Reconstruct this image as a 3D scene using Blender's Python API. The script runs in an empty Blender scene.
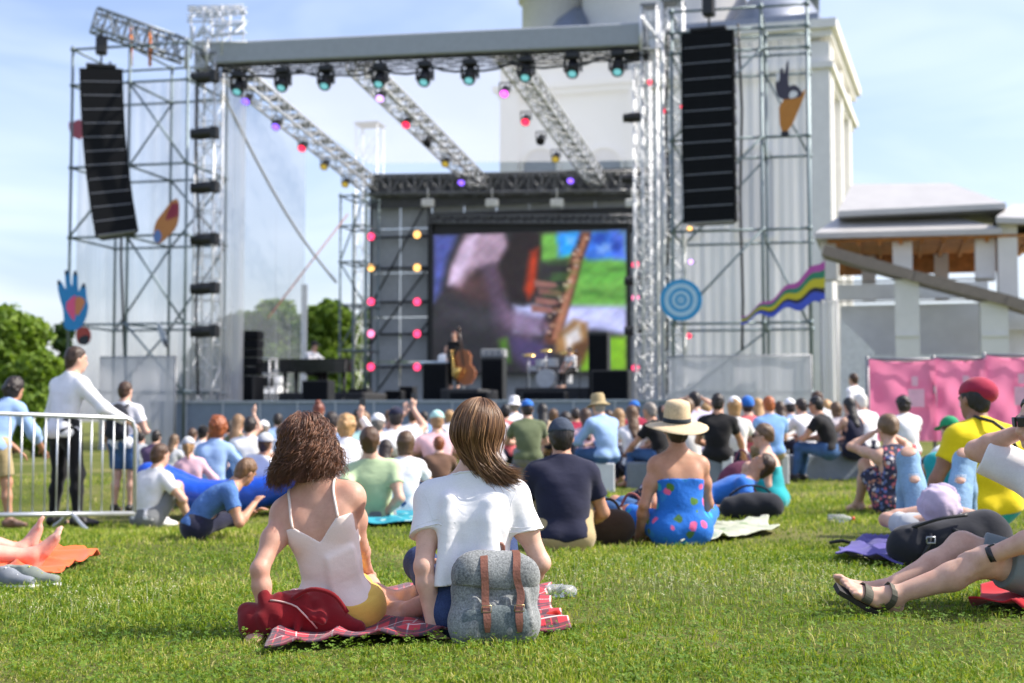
import bpy, math, random
import numpy as np
from mathutils import Vector, Matrix

SC = bpy.context.scene
COL = SC.collection
R = math.radians
rnd = random.Random(7)
F = 1024 * 50 / 36.0
HOR = 421.0
PITCH = math.atan((HOR - 341.5) / F)
CAMZ = 0.8
V3 = lambda *a: np.array(a, dtype=float)


def ray(px, py):
    a = (px - 512) / F
    v = -(py - 341.5) / F
    c, s = math.cos(PITCH), math.sin(PITCH)
    d = V3(a, c - v * s, s + v * c)
    return d / d[1]


def P(px, py, Y):
    d = ray(px, py)
    return V3(d[0] * Y, Y, CAMZ + d[2] * Y)


def sstep(a, b, x):
    t = np.clip((x - a) / (b - a), 0, 1)
    return t * t * (3 - 2 * t)


def gz(x, y):
    x = np.asarray(x, dtype=float)
    y = np.asarray(y, dtype=float)
    z = -0.29 * sstep(0.2, -3.6, x) * sstep(9.0, 15.0, y) * (1 - .9 * sstep(15.2, 19.0, y))
    z = z + 0.10 * sstep(17, 26, y) * sstep(-4, 1, x)
    z = z + 0.012 * np.sin(x * 1.7 + 0.4 * y) * np.sin(y * 1.3 + .5)
    return z


# ---------------------------------------------------------------- properties
def tag(o, label=None, cat=None, group=None, kind=None):
    if label:
        o['label'] = label
    if cat:
        o['category'] = cat
    if group:
        o['group'] = group
    if kind:
        o['kind'] = kind
    return o


def empty(name, loc, label=None, cat=None, group=None, rz=0.0):
    o = bpy.data.objects.new(name, None)
    o.empty_display_size = 0.2
    o.location = loc
    o.rotation_euler = (0, 0, rz)
    COL.objects.link(o)
    return tag(o, label, cat, group)


def par(o, p):
    """parent o to p keeping o's world placement"""
    o.parent = p
    M = Matrix.LocRotScale(p.location, p.rotation_euler, p.scale)
    o.matrix_parent_inverse = M.inverted()
    return o


def copy_tree(o, parent=None):
    c = o.copy()
    COL.objects.link(c)
    if parent is not None:
        c.parent = parent
        c.matrix_parent_inverse = o.matrix_parent_inverse.copy()
    for ch in o.children:
        copy_tree(ch, c)
    return c


# ---------------------------------------------------------------- materials
_M = {}


def lin(c):
    return tuple(((x / 12.92) if x <= 0.04045 else ((x + 0.055) / 1.055) ** 2.4) for x in c)


class NT:
    def __init__(self, name):
        self.m = bpy.data.materials.new(name)
        self.m.use_nodes = True
        self.t = self.m.node_tree
        self.b = self.t.nodes['Principled BSDF']
        self.out = self.t.nodes['Material Output']

    def n(self, ty, **kw):
        x = self.t.nodes.new(ty)
        for k, v in kw.items():
            if k.startswith('i_'):
                x.inputs[int(k[2:]) if k[2:].isdigit() else k[2:].replace('_', ' ')].default_value = v
            else:
                setattr(x, k, v)
        return x

    def l(self, a, b):
        self.t.links.new(a, b)

    def noise(self, scale, detail=4, rough=.6, coord='Object', vec=None):
        x = self.n('ShaderNodeTexNoise')
        x.inputs['Scale'].default_value = scale
        x.inputs['Detail'].default_value = detail
        x.inputs['Roughness'].default_value = rough
        if vec is None:
            tc = self.n('ShaderNodeTexCoord')
            vec = tc.outputs[coord]
        self.l(vec, x.inputs['Vector'])
        return x.outputs['Fac']

    def ramp(self, fac, stops, interp='LINEAR'):
        x = self.n('ShaderNodeValToRGB')
        x.color_ramp.interpolation = interp
        e = x.color_ramp.elements
        while len(e) < len(stops):
            e.new(0.5)
        for i, (p, c) in enumerate(stops):
            e[i].position = p
            e[i].color = (*c, 1)
        self.l(fac, x.inputs['Fac'])
        return x.outputs['Color']

    def mix(self, fac, a, b, mode='MIX'):
        x = self.n('ShaderNodeMix', data_type='RGBA', blend_type=mode)
        for s, v in ((0, fac), (6, a), (7, b)):
            if isinstance(v, (int, float)):
                x.inputs[s].default_value = v
            elif isinstance(v, tuple):
                x.inputs[s].default_value = (*v[:3], 1)
            else:
                self.l(v, x.inputs[s])
        return x.outputs[2]

    def bump(self, fac, strength=.3, dist=.01):
        x = self.n('ShaderNodeBump')
        x.inputs['Strength'].default_value = strength
        x.inputs['Distance'].default_value = dist
        self.l(fac, x.inputs['Height'])
        self.l(x.outputs['Normal'], self.b.inputs['Normal'])

    def set(self, **kw):
        for k, v in kw.items():
            k = k.replace('_', ' ')
            if isinstance(v, tuple):
                v = (*v[:3], 1)
            if hasattr(v, 'is_output'):
                self.l(v, self.b.inputs[k])
            else:
                self.b.inputs[k].default_value = v


def cached(fn):
    def w(*a, **k):
        key = (fn.__name__, a, tuple(sorted(k.items())))
        if key not in _M:
            _M[key] = fn(*a, **k)
        return _M[key]
    return w


@cached
def m_plain(name, c, rough=.6, metal=0.0, var=.12, scale=6.0, bump=0.0, bscale=40.0, spec=.5):
    t = NT(name)
    f = t.noise(scale)
    lo = tuple(x * (1 - var) for x in c)
    hi = tuple(min(1, x * (1 + var)) for x in c)
    t.set(Base_Color=t.ramp(f, [(.3, lo), (.7, hi)]), Roughness=rough, Metallic=metal)
    t.b.inputs['Specular IOR Level'].default_value = spec
    if bump:
        t.bump(t.noise(bscale), bump, .01)
    return t.m


@cached
def m_cloth(name, c, var=.10, wr=.5):
    t = NT(name)
    tc = t.n('ShaderNodeTexCoord')
    f = t.noise(9, 3)
    w = t.noise(260, 2)
    col = t.ramp(f, [(.3, tuple(x * (1 - var) for x in c)), (.7, tuple(min(1, x * (1 + var * .6)) for x in c))])
    col = t.mix(.18, col, t.ramp(w, [(.35, tuple(x * .7 for x in c)), (.65, tuple(min(1, x * 1.15) for x in c))]))
    t.set(Base_Color=col, Roughness=.92, Sheen_Weight=.15)
    t.b.inputs['Specular IOR Level'].default_value = .2
    mp = t.n('ShaderNodeMapping')
    mp.inputs['Scale'].default_value = (1, 1, 1.8)
    mp.inputs['Rotation'].default_value = (.2, .6, .3)
    t.l(tc.outputs['Object'], mp.inputs['Vector'])
    n1 = t.noise(5.5, 3, .45, vec=mp.outputs['Vector'])
    t.bump(n1, wr * .7, .03)
    return t.m


@cached
def m_denim(name, c):
    t = NT(name)
    f = t.noise(7, 4)
    w = t.noise(220, 2)
    col = t.ramp(f, [(.25, tuple(x * .6 for x in c)), (.75, tuple(min(1, x * 1.35) for x in c))])
    col = t.mix(.35, col, t.ramp(w, [(.35, tuple(x * .5 for x in c)), (.65, tuple(min(1, x * 1.7) for x in c))]))
    t.set(Base_Color=col, Roughness=.9)
    t.b.inputs['Specular IOR Level'].default_value = .2
    t.bump(t.noise(16, 3), .5, .02)
    return t.m


@cached
def m_pattern(name, base, cols, scale=18.0, thr=.35):
    """printed fabric: coloured spots on a ground colour"""
    t = NT(name)
    tc = t.n('ShaderNodeTexCoord')
    wz = t.n('ShaderNodeTexNoise')
    wz.inputs['Scale'].default_value = 14
    t.l(tc.outputs['Object'], wz.inputs['Vector'])
    ad = t.n('ShaderNodeVectorMath', operation='MULTIPLY_ADD')
    t.l(wz.outputs['Color'], ad.inputs[0])
    ad.inputs[1].default_value = (.05, .05, .05)
    t.l(tc.outputs['Object'], ad.inputs[2])
    v = t.n('ShaderNodeTexVoronoi')
    v.inputs['Scale'].default_value = scale
    t.l(ad.outputs[0], v.inputs['Vector'])
    sep = t.n('ShaderNodeSeparateColor')
    t.l(v.outputs['Color'], sep.inputs['Color'])
    n = len(cols)
    cc = t.ramp(sep.outputs['Red'], [(i / n, c) for i, c in enumerate(cols)], 'CONSTANT')
    mk = t.ramp(v.outputs['Distance'], [(thr, (1, 1, 1)), (thr + .06, (0, 0, 0))])
    t.set(Base_Color=t.mix(mk, base, cc), Roughness=.9)
    t.bump(t.noise(12, 3), .45, .025)
    return t.m


@cached
def m_skin(name, c, red=(.5, .16, .11)):
    t = NT(name)
    at = t.n('ShaderNodeAttribute', attribute_name='tone')
    f = t.noise(18, 4)
    base = t.ramp(f, [(.3, (c[0] * .86, c[1] * .80, c[2] * .78)), (.7, tuple(min(1, x * 1.08) for x in c))])
    fr = t.noise(95, 3, .7)
    base = t.mix(t.ramp(fr, [(.60, (0, 0, 0)), (.72, (.34, .34, .34))]), base, (c[0] * .62, c[1] * .5, c[2] * .42))
    base = t.mix(t.ramp(t.noise(6, 3), [(.45, (0, 0, 0)), (.75, (.30, .30, .30))]), base, (c[0] * 1.0, c[1] * .68, c[2] * .60))
    sp = t.n('ShaderNodeSeparateColor')
    t.l(at.outputs['Color'], sp.inputs['Color'])
    base = t.mix(sp.outputs['Red'], base, red)
    base = t.mix(sp.outputs['Green'], base, (.02, .015, .012))
    base = t.mix(sp.outputs['Blue'], base, (.75, .72, .68))
    t.set(Base_Color=base, Roughness=.5, Subsurface_Weight=.12)
    t.b.inputs['Subsurface Radius'].default_value = (1, .35, .2)
    t.b.inputs['Subsurface Scale'].default_value = .012
    t.b.inputs['Specular IOR Level'].default_value = .35
    t.bump(t.noise(120, 3), .06, .004)
    return t.m


@cached
def m_hair(name, c, shine=.45):
    t = NT(name)
    tc = t.n('ShaderNodeTexCoord')
    mp = t.n('ShaderNodeMapping')
    mp.inputs['Scale'].default_value = (70, 70, 6)
    t.l(tc.outputs['Object'], mp.inputs['Vector'])
    f = t.noise(1, 3, .6, vec=mp.outputs['Vector'])
    ri = t.n('ShaderNodeNewGeometry')
    f2 = t.mix(.5, f, ri.outputs['Random Per Island'])
    t.set(Base_Color=t.ramp(f2, [(.25, tuple(x * .5 for x in c)), (.75, tuple(min(1, x * 1.5) for x in c))]), Roughness=shine)
    t.b.inputs['Specular IOR Level'].default_value = .5
    t.bump(f, .7, .012)
    return t.m


@cached
def m_emit(name, c, s=1.0):
    t = NT(name)
    t.set(Base_Color=(.02, .02, .02), Emission_Color=c, Emission_Strength=s, Roughness=.3)
    return t.m


# ---------------------------------------------------------------- mesh from arrays
def np_mesh(name, verts, faces, nper, smooth=True):
    """faces: flat int array, all faces with nper corners"""
    me = bpy.data.meshes.new(name)
    verts = np.ascontiguousarray(verts, dtype=np.float32)
    faces = np.ascontiguousarray(faces, dtype=np.int32).reshape(-1)
    me.vertices.add(len(verts))
    me.vertices.foreach_set('co', verts.reshape(-1))
    me.loops.add(len(faces))
    me.loops.foreach_set('vertex_index', faces)
    nf = len(faces) // nper
    me.polygons.add(nf)
    me.polygons.foreach_set('loop_start', np.arange(nf, dtype=np.int32) * nper)
    me.polygons.foreach_set('loop_total', np.full(nf, nper, dtype=np.int32))
    me.polygons.foreach_set('use_smooth', np.full(nf, smooth, dtype=bool))
    me.update(calc_edges=True)
    return me


class MB:
    """collects simple shapes (world coordinates) and links them as ONE mesh object"""

    def __init__(self):
        self.v = []
        self.f = []
        self.sm = []

    def add(self, vs, fs, smooth=False):
        o = len(self.v)
        self.v += [tuple(map(float, p)) for p in vs]
        self.f += [tuple(i + o for i in f) for f in fs]
        self.sm += [smooth] * len(fs)
        return self

    def box(self, c, size, ax=None, bev=0.0):
        c = np.array(c, float)
        if ax is None:
            ax = np.eye(3)
        hx, hy, hz = [s / 2 for s in size]
        if bev <= 0:
            vs = [c + ax[0] * (sx * hx) + ax[1] * (sy * hy) + ax[2] * (sz * hz)
                  for sx in (-1, 1) for sy in (-1, 1) for sz in (-1, 1)]
            fs = [(0, 1, 3, 2), (4, 6, 7, 5), (0, 4, 5, 1), (2, 3, 7, 6), (0, 2, 6, 4), (1, 5, 7, 3)]
            return self.add(vs, fs)
        b = min(bev, hx * .95, hy * .95, hz * .95)
        vs = []
        idx = {}
        for sx in (-1, 1):
            for sy in (-1, 1):
                for sz in (-1, 1):
                    for k in range(3):
                        d = [hx, hy, hz]
                        for j in range(3):
                            if j != k:
                                d[j] -= b
                        idx[(sx, sy, sz, k)] = len(vs)
                        vs.append(c + ax[0] * sx * d[0] + ax[1] * sy * d[1] + ax[2] * sz * d[2])
        fs = []

        def q(*ids):
            p = [np.array(vs[i]) for i in ids]
            n = np.cross(p[1] - p[0], p[2] - p[0])
            m = sum(p) / len(p) - c
            fs.append(tuple(ids) if n @ m > 0 else tuple(reversed(ids)))
        for k in range(3):
            a, b2 = [j for j in range(3) if j != k]
            for s in (-1, 1):
                ids = []
                for sa, sb in ((-1, -1), (1, -1), (1, 1), (-1, 1)):
                    t = [0, 0, 0]
                    t[k], t[a], t[b2] = s, sa, sb
                    ids.append(idx[(*t, k)])
                q(*ids)
            for sa in (-1, 1):
                for sb in (-1, 1):
                    t0, t1 = [0, 0, 0], [0, 0, 0]
                    t0[k], t1[k] = -1, 1
                    t0[a] = t1[a] = sa
                    t0[b2] = t1[b2] = sb
                    q(idx[(*t0, a)], idx[(*t1, a)], idx[(*t1, b2)], idx[(*t0, b2)])
        for sx in (-1, 1):
            for sy in (-1, 1):
                for sz in (-1, 1):
                    q(*[idx[(sx, sy, sz, k)] for k in range(3)])
        return self.add(vs, fs)

    def tube(self, p0, p1, r, n=8, r1=None, caps=True, smooth=True):
        return self.path([p0, p1], [r, r if r1 is None else r1], n, caps, smooth)

    def path(self, pts, r, n=8, caps=True, smooth=True):
        pts = [np.array(p, float) for p in pts]
        if not hasattr(r, '__len__'):
            r = [r] * len(pts)
        vs, fs = [], []
        prev = None
        for i, p in enumerate(pts):
            d = pts[min(i + 1, len(pts) - 1)] - pts[max(i - 1, 0)]
            d = d / (np.linalg.norm(d) + 1e-9)
            if prev is None:
                a = np.cross(d, V3(0, 0, 1) if abs(d[2]) < .9 else V3(1, 0, 0))
            else:
                a = prev - d * (prev @ d)
            a = a / (np.linalg.norm(a) + 1e-9)
            prev = a
            b = np.cross(d, a)
            for k in range(n):
                t = 2 * math.pi * k / n
                vs.append(p + (a * math.cos(t) + b * math.sin(t)) * r[i])
        for i in range(len(pts) - 1):
            for k in range(n):
                k2 = (k + 1) % n
                fs.append((i * n + k, i * n + k2, (i + 1) * n + k2, (i + 1) * n + k))
        self.add(vs, fs, smooth)
        if caps:
            o = len(self.v) - len(vs)
            self.f.append(tuple(o + k for k in reversed(range(n))))
            self.f.append(tuple(o + (len(pts) - 1) * n + k for k in range(n)))
            self.sm += [False, False]
        return self

    def lathe(self, c, prof, n=24, ax=None, smooth=True):
        """prof: list of (radius, height) about axis ax[2] at c"""
        c = np.array(c, float)
        if ax is None:
            ax = np.eye(3)
        vs, fs = [], []
        for rr, h in prof:
            for k in range(n):
                t = 2 * math.pi * k / n
                vs.append(c + ax[0] * rr * math.cos(t) + ax[1] * rr * math.sin(t) + ax[2] * h)
        for i in range(len(prof) - 1):
            for k in range(n):
                k2 = (k + 1) % n
                fs.append((i * n + k, i * n + k2, (i + 1) * n + k2, (i + 1) * n + k))
        return self.add(vs, fs, smooth)

    def prism(self, poly, o, u, w, nrm, depth):
        """polygon (2-D points) on plane o + u*x + w*y, thickened along nrm"""
        o, u, w, nrm = [np.array(x, float) for x in (o, u, w, nrm)]
        n = len(poly)
        a = [o + u * x + w * y for x, y in poly]
        b = [p + nrm * depth for p in a]
        fs = [tuple(range(n)), tuple(reversed(range(n, 2 * n)))]
        for i in range(n):
            j = (i + 1) % n
            fs.append((j, i, n + i, n + j))
        return self.add(a + b, fs)

    def build(self, name, mat, parent=None, label=None, cat=None, group=None, kind=None, origin=None):
        me = bpy.data.meshes.new(name)
        v = np.array(self.v)
        if origin is None:
            lo, hi = v.min(0), v.max(0)
            origin = V3((lo[0] + hi[0]) / 2, (lo[1] + hi[1]) / 2, lo[2])
        me.from_pydata((v - origin).tolist(), [], self.f)
        me.polygons.foreach_set('use_smooth', self.sm)
        me.materials.append(mat)
        me.update()
        o = bpy.data.objects.new(name, me)
        o.location = origin
        COL.objects.link(o)
        if parent is not None:
            par(o, parent)
        return tag(o, label, cat, group, kind)


def truss(mb, p0, p1, w=.4, h=.4, seg=None, r=.03, rd=.016, up=(0, 0, 1), n=6):
    p0, p1 = np.array(p0, float), np.array(p1, float)
    L = np.linalg.norm(p1 - p0)
    d = (p1 - p0) / L
    up = np.array(up, float)
    s = np.cross(d, up)
    s /= np.linalg.norm(s)
    up = np.cross(s, d)
    seg = seg or max(2, int(L / (w * 1.1)))
    cs = [s * w / 2 * a + up * h / 2 * b for a, b in ((-1, -1), (1, -1), (1, 1), (-1, 1))]
    for c in cs:
        mb.tube(p0 + c, p1 + c, r, n)
    for i in range(seg):
        a, b = p0 + d * L * i / seg, p0 + d * L * (i + 1) / seg
        for k in range(4):
            c0, c1 = cs[k], cs[(k + 1) % 4]
            if i % 2:
                c0, c1 = c1, c0
            mb.tube(a + c0, b + c1, rd, 4, caps=False)
            mb.tube(a + cs[k], a + cs[(k + 1) % 4], rd, 4, caps=False)
    return mb
# ---------------------------------------------------------------- implicit surfaces -> one continuous mesh
def cap(a, b, r1, r2, k=.03, flat=None, t='', cut=None):
    return dict(a=np.array(a, float), b=np.array(b, float), r1=r1, r2=r2, k=k, flat=flat, t=t, cut=cut)


def ell(c, rad, rot=None, k=.03, t='', cut=None):
    return dict(c=np.array(c, float), rad=np.array(rad, float), rot=np.eye(3) if rot is None else np.array(rot), k=k, t=t, cut=cut)


def prim_d(p, X, Y, Z, inf):
    if 'c' in p:
        q = [X - p['c'][0], Y - p['c'][1], Z - p['c'][2]]
        rot = p['rot']
        rad = p['rad'] + inf
        m = [(rot[i][0] * q[0] + rot[i][1] * q[1] + rot[i][2] * q[2]) for i in range(3)]
        k0 = np.sqrt(sum((m[i] / rad[i]) ** 2 for i in range(3))) + 1e-6
        k1 = np.sqrt(sum((m[i] / rad[i] ** 2) ** 2 for i in range(3))) + 1e-6
        d = k0 * (k0 - 1) / k1
    else:
        a, b = p['a'], p['b']
        ba = b - a
        l2 = float(ba @ ba) + 1e-12
        qx, qy, qz = X - a[0], Y - a[1], Z - a[2]
        t = np.clip((qx * ba[0] + qy * ba[1] + qz * ba[2]) / l2, 0, 1)
        qx, qy, qz = qx - t * ba[0], qy - t * ba[1], qz - t * ba[2]
        if p['flat'] is not None:
            ax, s = p['flat']
            # keep thickness: stretched space only for the part of radius, inflation added evenly
            cpt = (qx * ax[0] + qy * ax[1] + qz * ax[2]) * (1 / s - 1)
            qx, qy, qz = qx + cpt * ax[0], qy + cpt * ax[1], qz + cpt * ax[2]
        d = np.sqrt(qx * qx + qy * qy + qz * qz) - (p['r1'] + (p['r2'] - p['r1']) * t) - inf
    for (pt, n) in (p.get('cut') or ()):
        d = np.maximum(d, (X - pt[0]) * n[0] + (Y - pt[1]) * n[1] + (Z - pt[2]) * n[2])
    return d


def prim_box(p, inf):
    if 'c' in p:
        r = p['rad'].max() + inf
        return p['c'] - r, p['c'] + r
    r = max(p['r1'], p['r2']) + inf
    return np.minimum(p['a'], p['b']) - r, np.maximum(p['a'], p['b']) + r


def waves(X, Y, Z, seed, freq, n=5):
    g = np.random.RandomState(seed)
    out = 0
    for i in range(n):
        d = g.normal(size=3)
        d /= np.linalg.norm(d)
        f = freq * g.uniform(.6, 1.7)
        out = out + np.sin((X * d[0] + Y * d[1] + Z * d[2]) * f + g.uniform(0, 6.28) + 1.3 * np.sin((X * d[1] - Y * d[2] + Z * d[0]) * f * .7))
    return out / n


def sdf_mesh(prims, h, inf=0.0, cuts=(), vcuts=(), wr=0.0, wf=25.0, seed=0, carve=(), kscale=1.0):
    """returns vertices, quads of the smooth union of prims"""
    bb = [prim_box(p, inf) for p in prims]
    lo = np.min([b[0] for b in bb], 0) - 3 * h - wr
    hi = np.max([b[1] for b in bb], 0) + 3 * h + wr
    n = np.ceil((hi - lo) / h).astype(int) + 1
    D = np.full(n, 1.0, dtype=np.float32)
    ax = [(lo[i] + np.arange(n[i]) * h).astype(np.float32) for i in range(3)]
    for p, (b0, b1) in zip(prims, bb):
        k = max(p['k'] * kscale, 1e-4)
        pad = k + 3 * h + wr
        i0 = np.maximum(((b0 - pad - lo) / h).astype(int), 0)
        i1 = np.minimum(((b1 + pad - lo) / h).astype(int) + 2, n)
        sl = tuple(slice(i0[j], i1[j]) for j in range(3))
        X = ax[0][sl[0]][:, None, None]
        Y = ax[1][sl[1]][None, :, None]
        Z = ax[2][sl[2]][None, None, :]
        d = prim_d(p, X, Y, Z, inf).astype(np.float32)
        old = D[sl]
        hh = np.maximum(k - np.abs(old - d), 0) / k
        D[sl] = np.minimum(old, d) - hh * hh * k * .25
    X, Y, Z = ax[0][:, None, None], ax[1][None, :, None], ax[2][None, None, :]
    if wr:
        D = D + (waves(X, Y, Z, seed, wf) * wr).astype(np.float32)
    for pt, nn in cuts:
        D = np.maximum(D, ((X - pt[0]) * nn[0] + (Y - pt[1]) * nn[1] + (Z - pt[2]) * nn[2]).astype(np.float32))
    for (a_, na), (b_, nb) in vcuts:
        D = np.maximum(D, np.minimum((X - a_[0]) * na[0] + (Y - a_[1]) * na[1] + (Z - a_[2]) * na[2],
                                     (X - b_[0]) * nb[0] + (Y - b_[1]) * nb[1] + (Z - b_[2]) * nb[2]).astype(np.float32))
    for p in carve:
        D = np.maximum(D, -prim_d(p, X, Y, Z, 0).astype(np.float32))
    D[0], D[-1], D[:, 0], D[:, -1], D[:, :, 0], D[:, :, -1] = (1.0,) * 6
    return nets(D, lo, h)


def nets(D, lo, h):
    S = D < 0
    cnt = np.zeros(np.array(D.shape) - 1, dtype=np.int8)
    for i in (0, 1):
        for j in (0, 1):
            for k in (0, 1):
                cnt += S[i:D.shape[0] - 1 + i, j:D.shape[1] - 1 + j, k:D.shape[2] - 1 + k]
    I, J, K = np.nonzero((cnt > 0) & (cnt < 8))
    m = len(I)
    idx = np.full(cnt.shape, -1, dtype=np.int32)
    idx[I, J, K] = np.arange(m)
    acc = np.zeros((m, 3))
    num = np.zeros(m)
    for axis in range(3):
        o = [a for a in range(3) if a != axis]
        for u in (0, 1):
            for w in (0, 1):
                off = [0, 0, 0]
                off[o[0]], off[o[1]] = u, w
                d0 = D[I + off[0], J + off[1], K + off[2]]
                of1 = list(off)
                of1[axis] = 1
                d1 = D[I + of1[0], J + of1[1], K + of1[2]]
                c = (d0 < 0) != (d1 < 0)
                t = np.where(c, d0 / np.where(c, d0 - d1, 1), 0)
                pt = np.zeros((m, 3))
                pt[:, o[0]], pt[:, o[1]] = u, w
                pt[:, axis] = t
                acc += pt * c[:, None]
                num += c
    acc /= np.maximum(num, 1)[:, None]
    verts = (np.stack([I, J, K], 1) + acc) * h + lo
    quads = []
    for axis in range(3):
        o = [(axis + 1) % 3, (axis + 2) % 3]
        sh = list(D.shape)
        a = [slice(None)] * 3
        b = [slice(None)] * 3
        a[axis], b[axis] = slice(0, sh[axis] - 1), slice(1, None)
        for q in o:
            a[q] = b[q] = slice(1, sh[q] - 1)
        s0, s1 = S[tuple(a)], S[tuple(b)]
        E = np.nonzero(s0 != s1)
        base = [None] * 3
        base[axis] = E[axis]
        for q in o:
            base[q] = E[q] + 1
        flip = s0[E]

        def cell(du, dv):
            c = list(base)
            c[o[0]] = c[o[0]] - du
            c[o[1]] = c[o[1]] - dv
            return idx[c[0], c[1], c[2]]
        q4 = np.stack([cell(1, 1), cell(0, 1), cell(0, 0), cell(1, 0)], 1)
        q4[~flip] = q4[~flip][:, ::-1]
        quads.append(q4)
    return verts, np.concatenate(quads)


def smooth_v(v, q, it=1):
    for _ in range(it):
        acc = np.zeros_like(v)
        n = np.zeros(len(v))
        for i in range(4):
            j = (i + 1) % 4
            np.add.at(acc, q[:, i], v[q[:, j]])
            np.add.at(acc, q[:, j], v[q[:, i]])
            np.add.at(n, q[:, i], 1)
            np.add.at(n, q[:, j], 1)
        v = .5 * v + .5 * acc / np.maximum(n, 1)[:, None]
    return v


def sdf_obj(name, prims, h, mat, parent=None, M=None, **kw):
    v, q = sdf_mesh(prims, h, **kw)
    me = np_mesh(name, v, q, 4)
    me.materials.append(mat)
    o = bpy.data.objects.new(name, me)
    COL.objects.link(o)
    if parent is not None:
        o.parent = parent
    return o, v


def unit(v):
    v = np.array(v, float)
    return v / (np.linalg.norm(v) + 1e-9)


def ik(a, c, l1, l2, pole):
    a, c = np.array(a, float), np.array(c, float)
    d = c - a
    L = np.linalg.norm(d)
    if L > (l1 + l2) * .995:
        c = a + d / L * (l1 + l2) * .995
        d = c - a
        L = np.linalg.norm(d)
    x = (l1 * l1 - l2 * l2 + L * L) / (2 * L)
    hgt = math.sqrt(max(l1 * l1 - x * x, 0))
    u = d / L
    p = np.array(pole, float)
    p = unit(p - u * (p @ u))
    return a + u * x + p * hgt, c


def rotm(ax, ang):
    return np.array(Matrix.Rotation(ang, 3, Vector(ax)))


POSES = {
    # seat height, lower / upper spine lean (deg, + forward), hands, elbow poles, ankles, knee poles
    'hug': dict(seat=0, l1=-10, l2=22, hands=[(-.07, .37, .36), (.07, .37, .36)], ep=[(-1, -.2, -.5), (1, -.2, -.5)],
                ank=[(-.11, .44, .07), (.11, .44, .07)], kp=[(-.15, .2, 1), (.15, .2, 1)]),
    'cross': dict(seat=0, l1=-6, l2=20, hands=[(-.14, .32, .16), (.14, .32, .16)], ep=[(-1, -.3, -.2), (1, -.3, -.2)],
                  ank=[(.10, .30, .06), (-.10, .36, .06)], kp=[(-1, .5, .35), (1, .5, .35)]),
    'lean': dict(seat=0, l1=-24, l2=-6, hands=[(-.27, -.33, .04), (.27, -.33, .04)], ep=[(-.3, -1, 0), (.3, -1, 0)],
                 ank=[(-.12, .78, .07), (.12, .78, .07)], kp=[(-.1, 0, 1), (.1, 0, 1)]),
    'bench': dict(seat=.43, l1=-4, l2=18, hands=[(-.10, .40, .60), (.10, .40, .60)], ep=[(-1, -.4, -.3), (1, -.4, -.3)],
                  ank=[(-.13, .46, .08), (.13, .46, .08)], kp=[(0, 1, .4), (0, 1, .4)]),
    'stand': dict(seat=.80, l1=2, l2=4, hands=[(-.26, .06, .80), (.26, .06, .80)], ep=[(-.4, -1, 0), (.4, -1, 0)],
                  ank=[(-.11, 0, .08), (.11, .02, .08)], kp=[(-.05, 1, 0), (.05, 1, 0)]),
}


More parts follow.
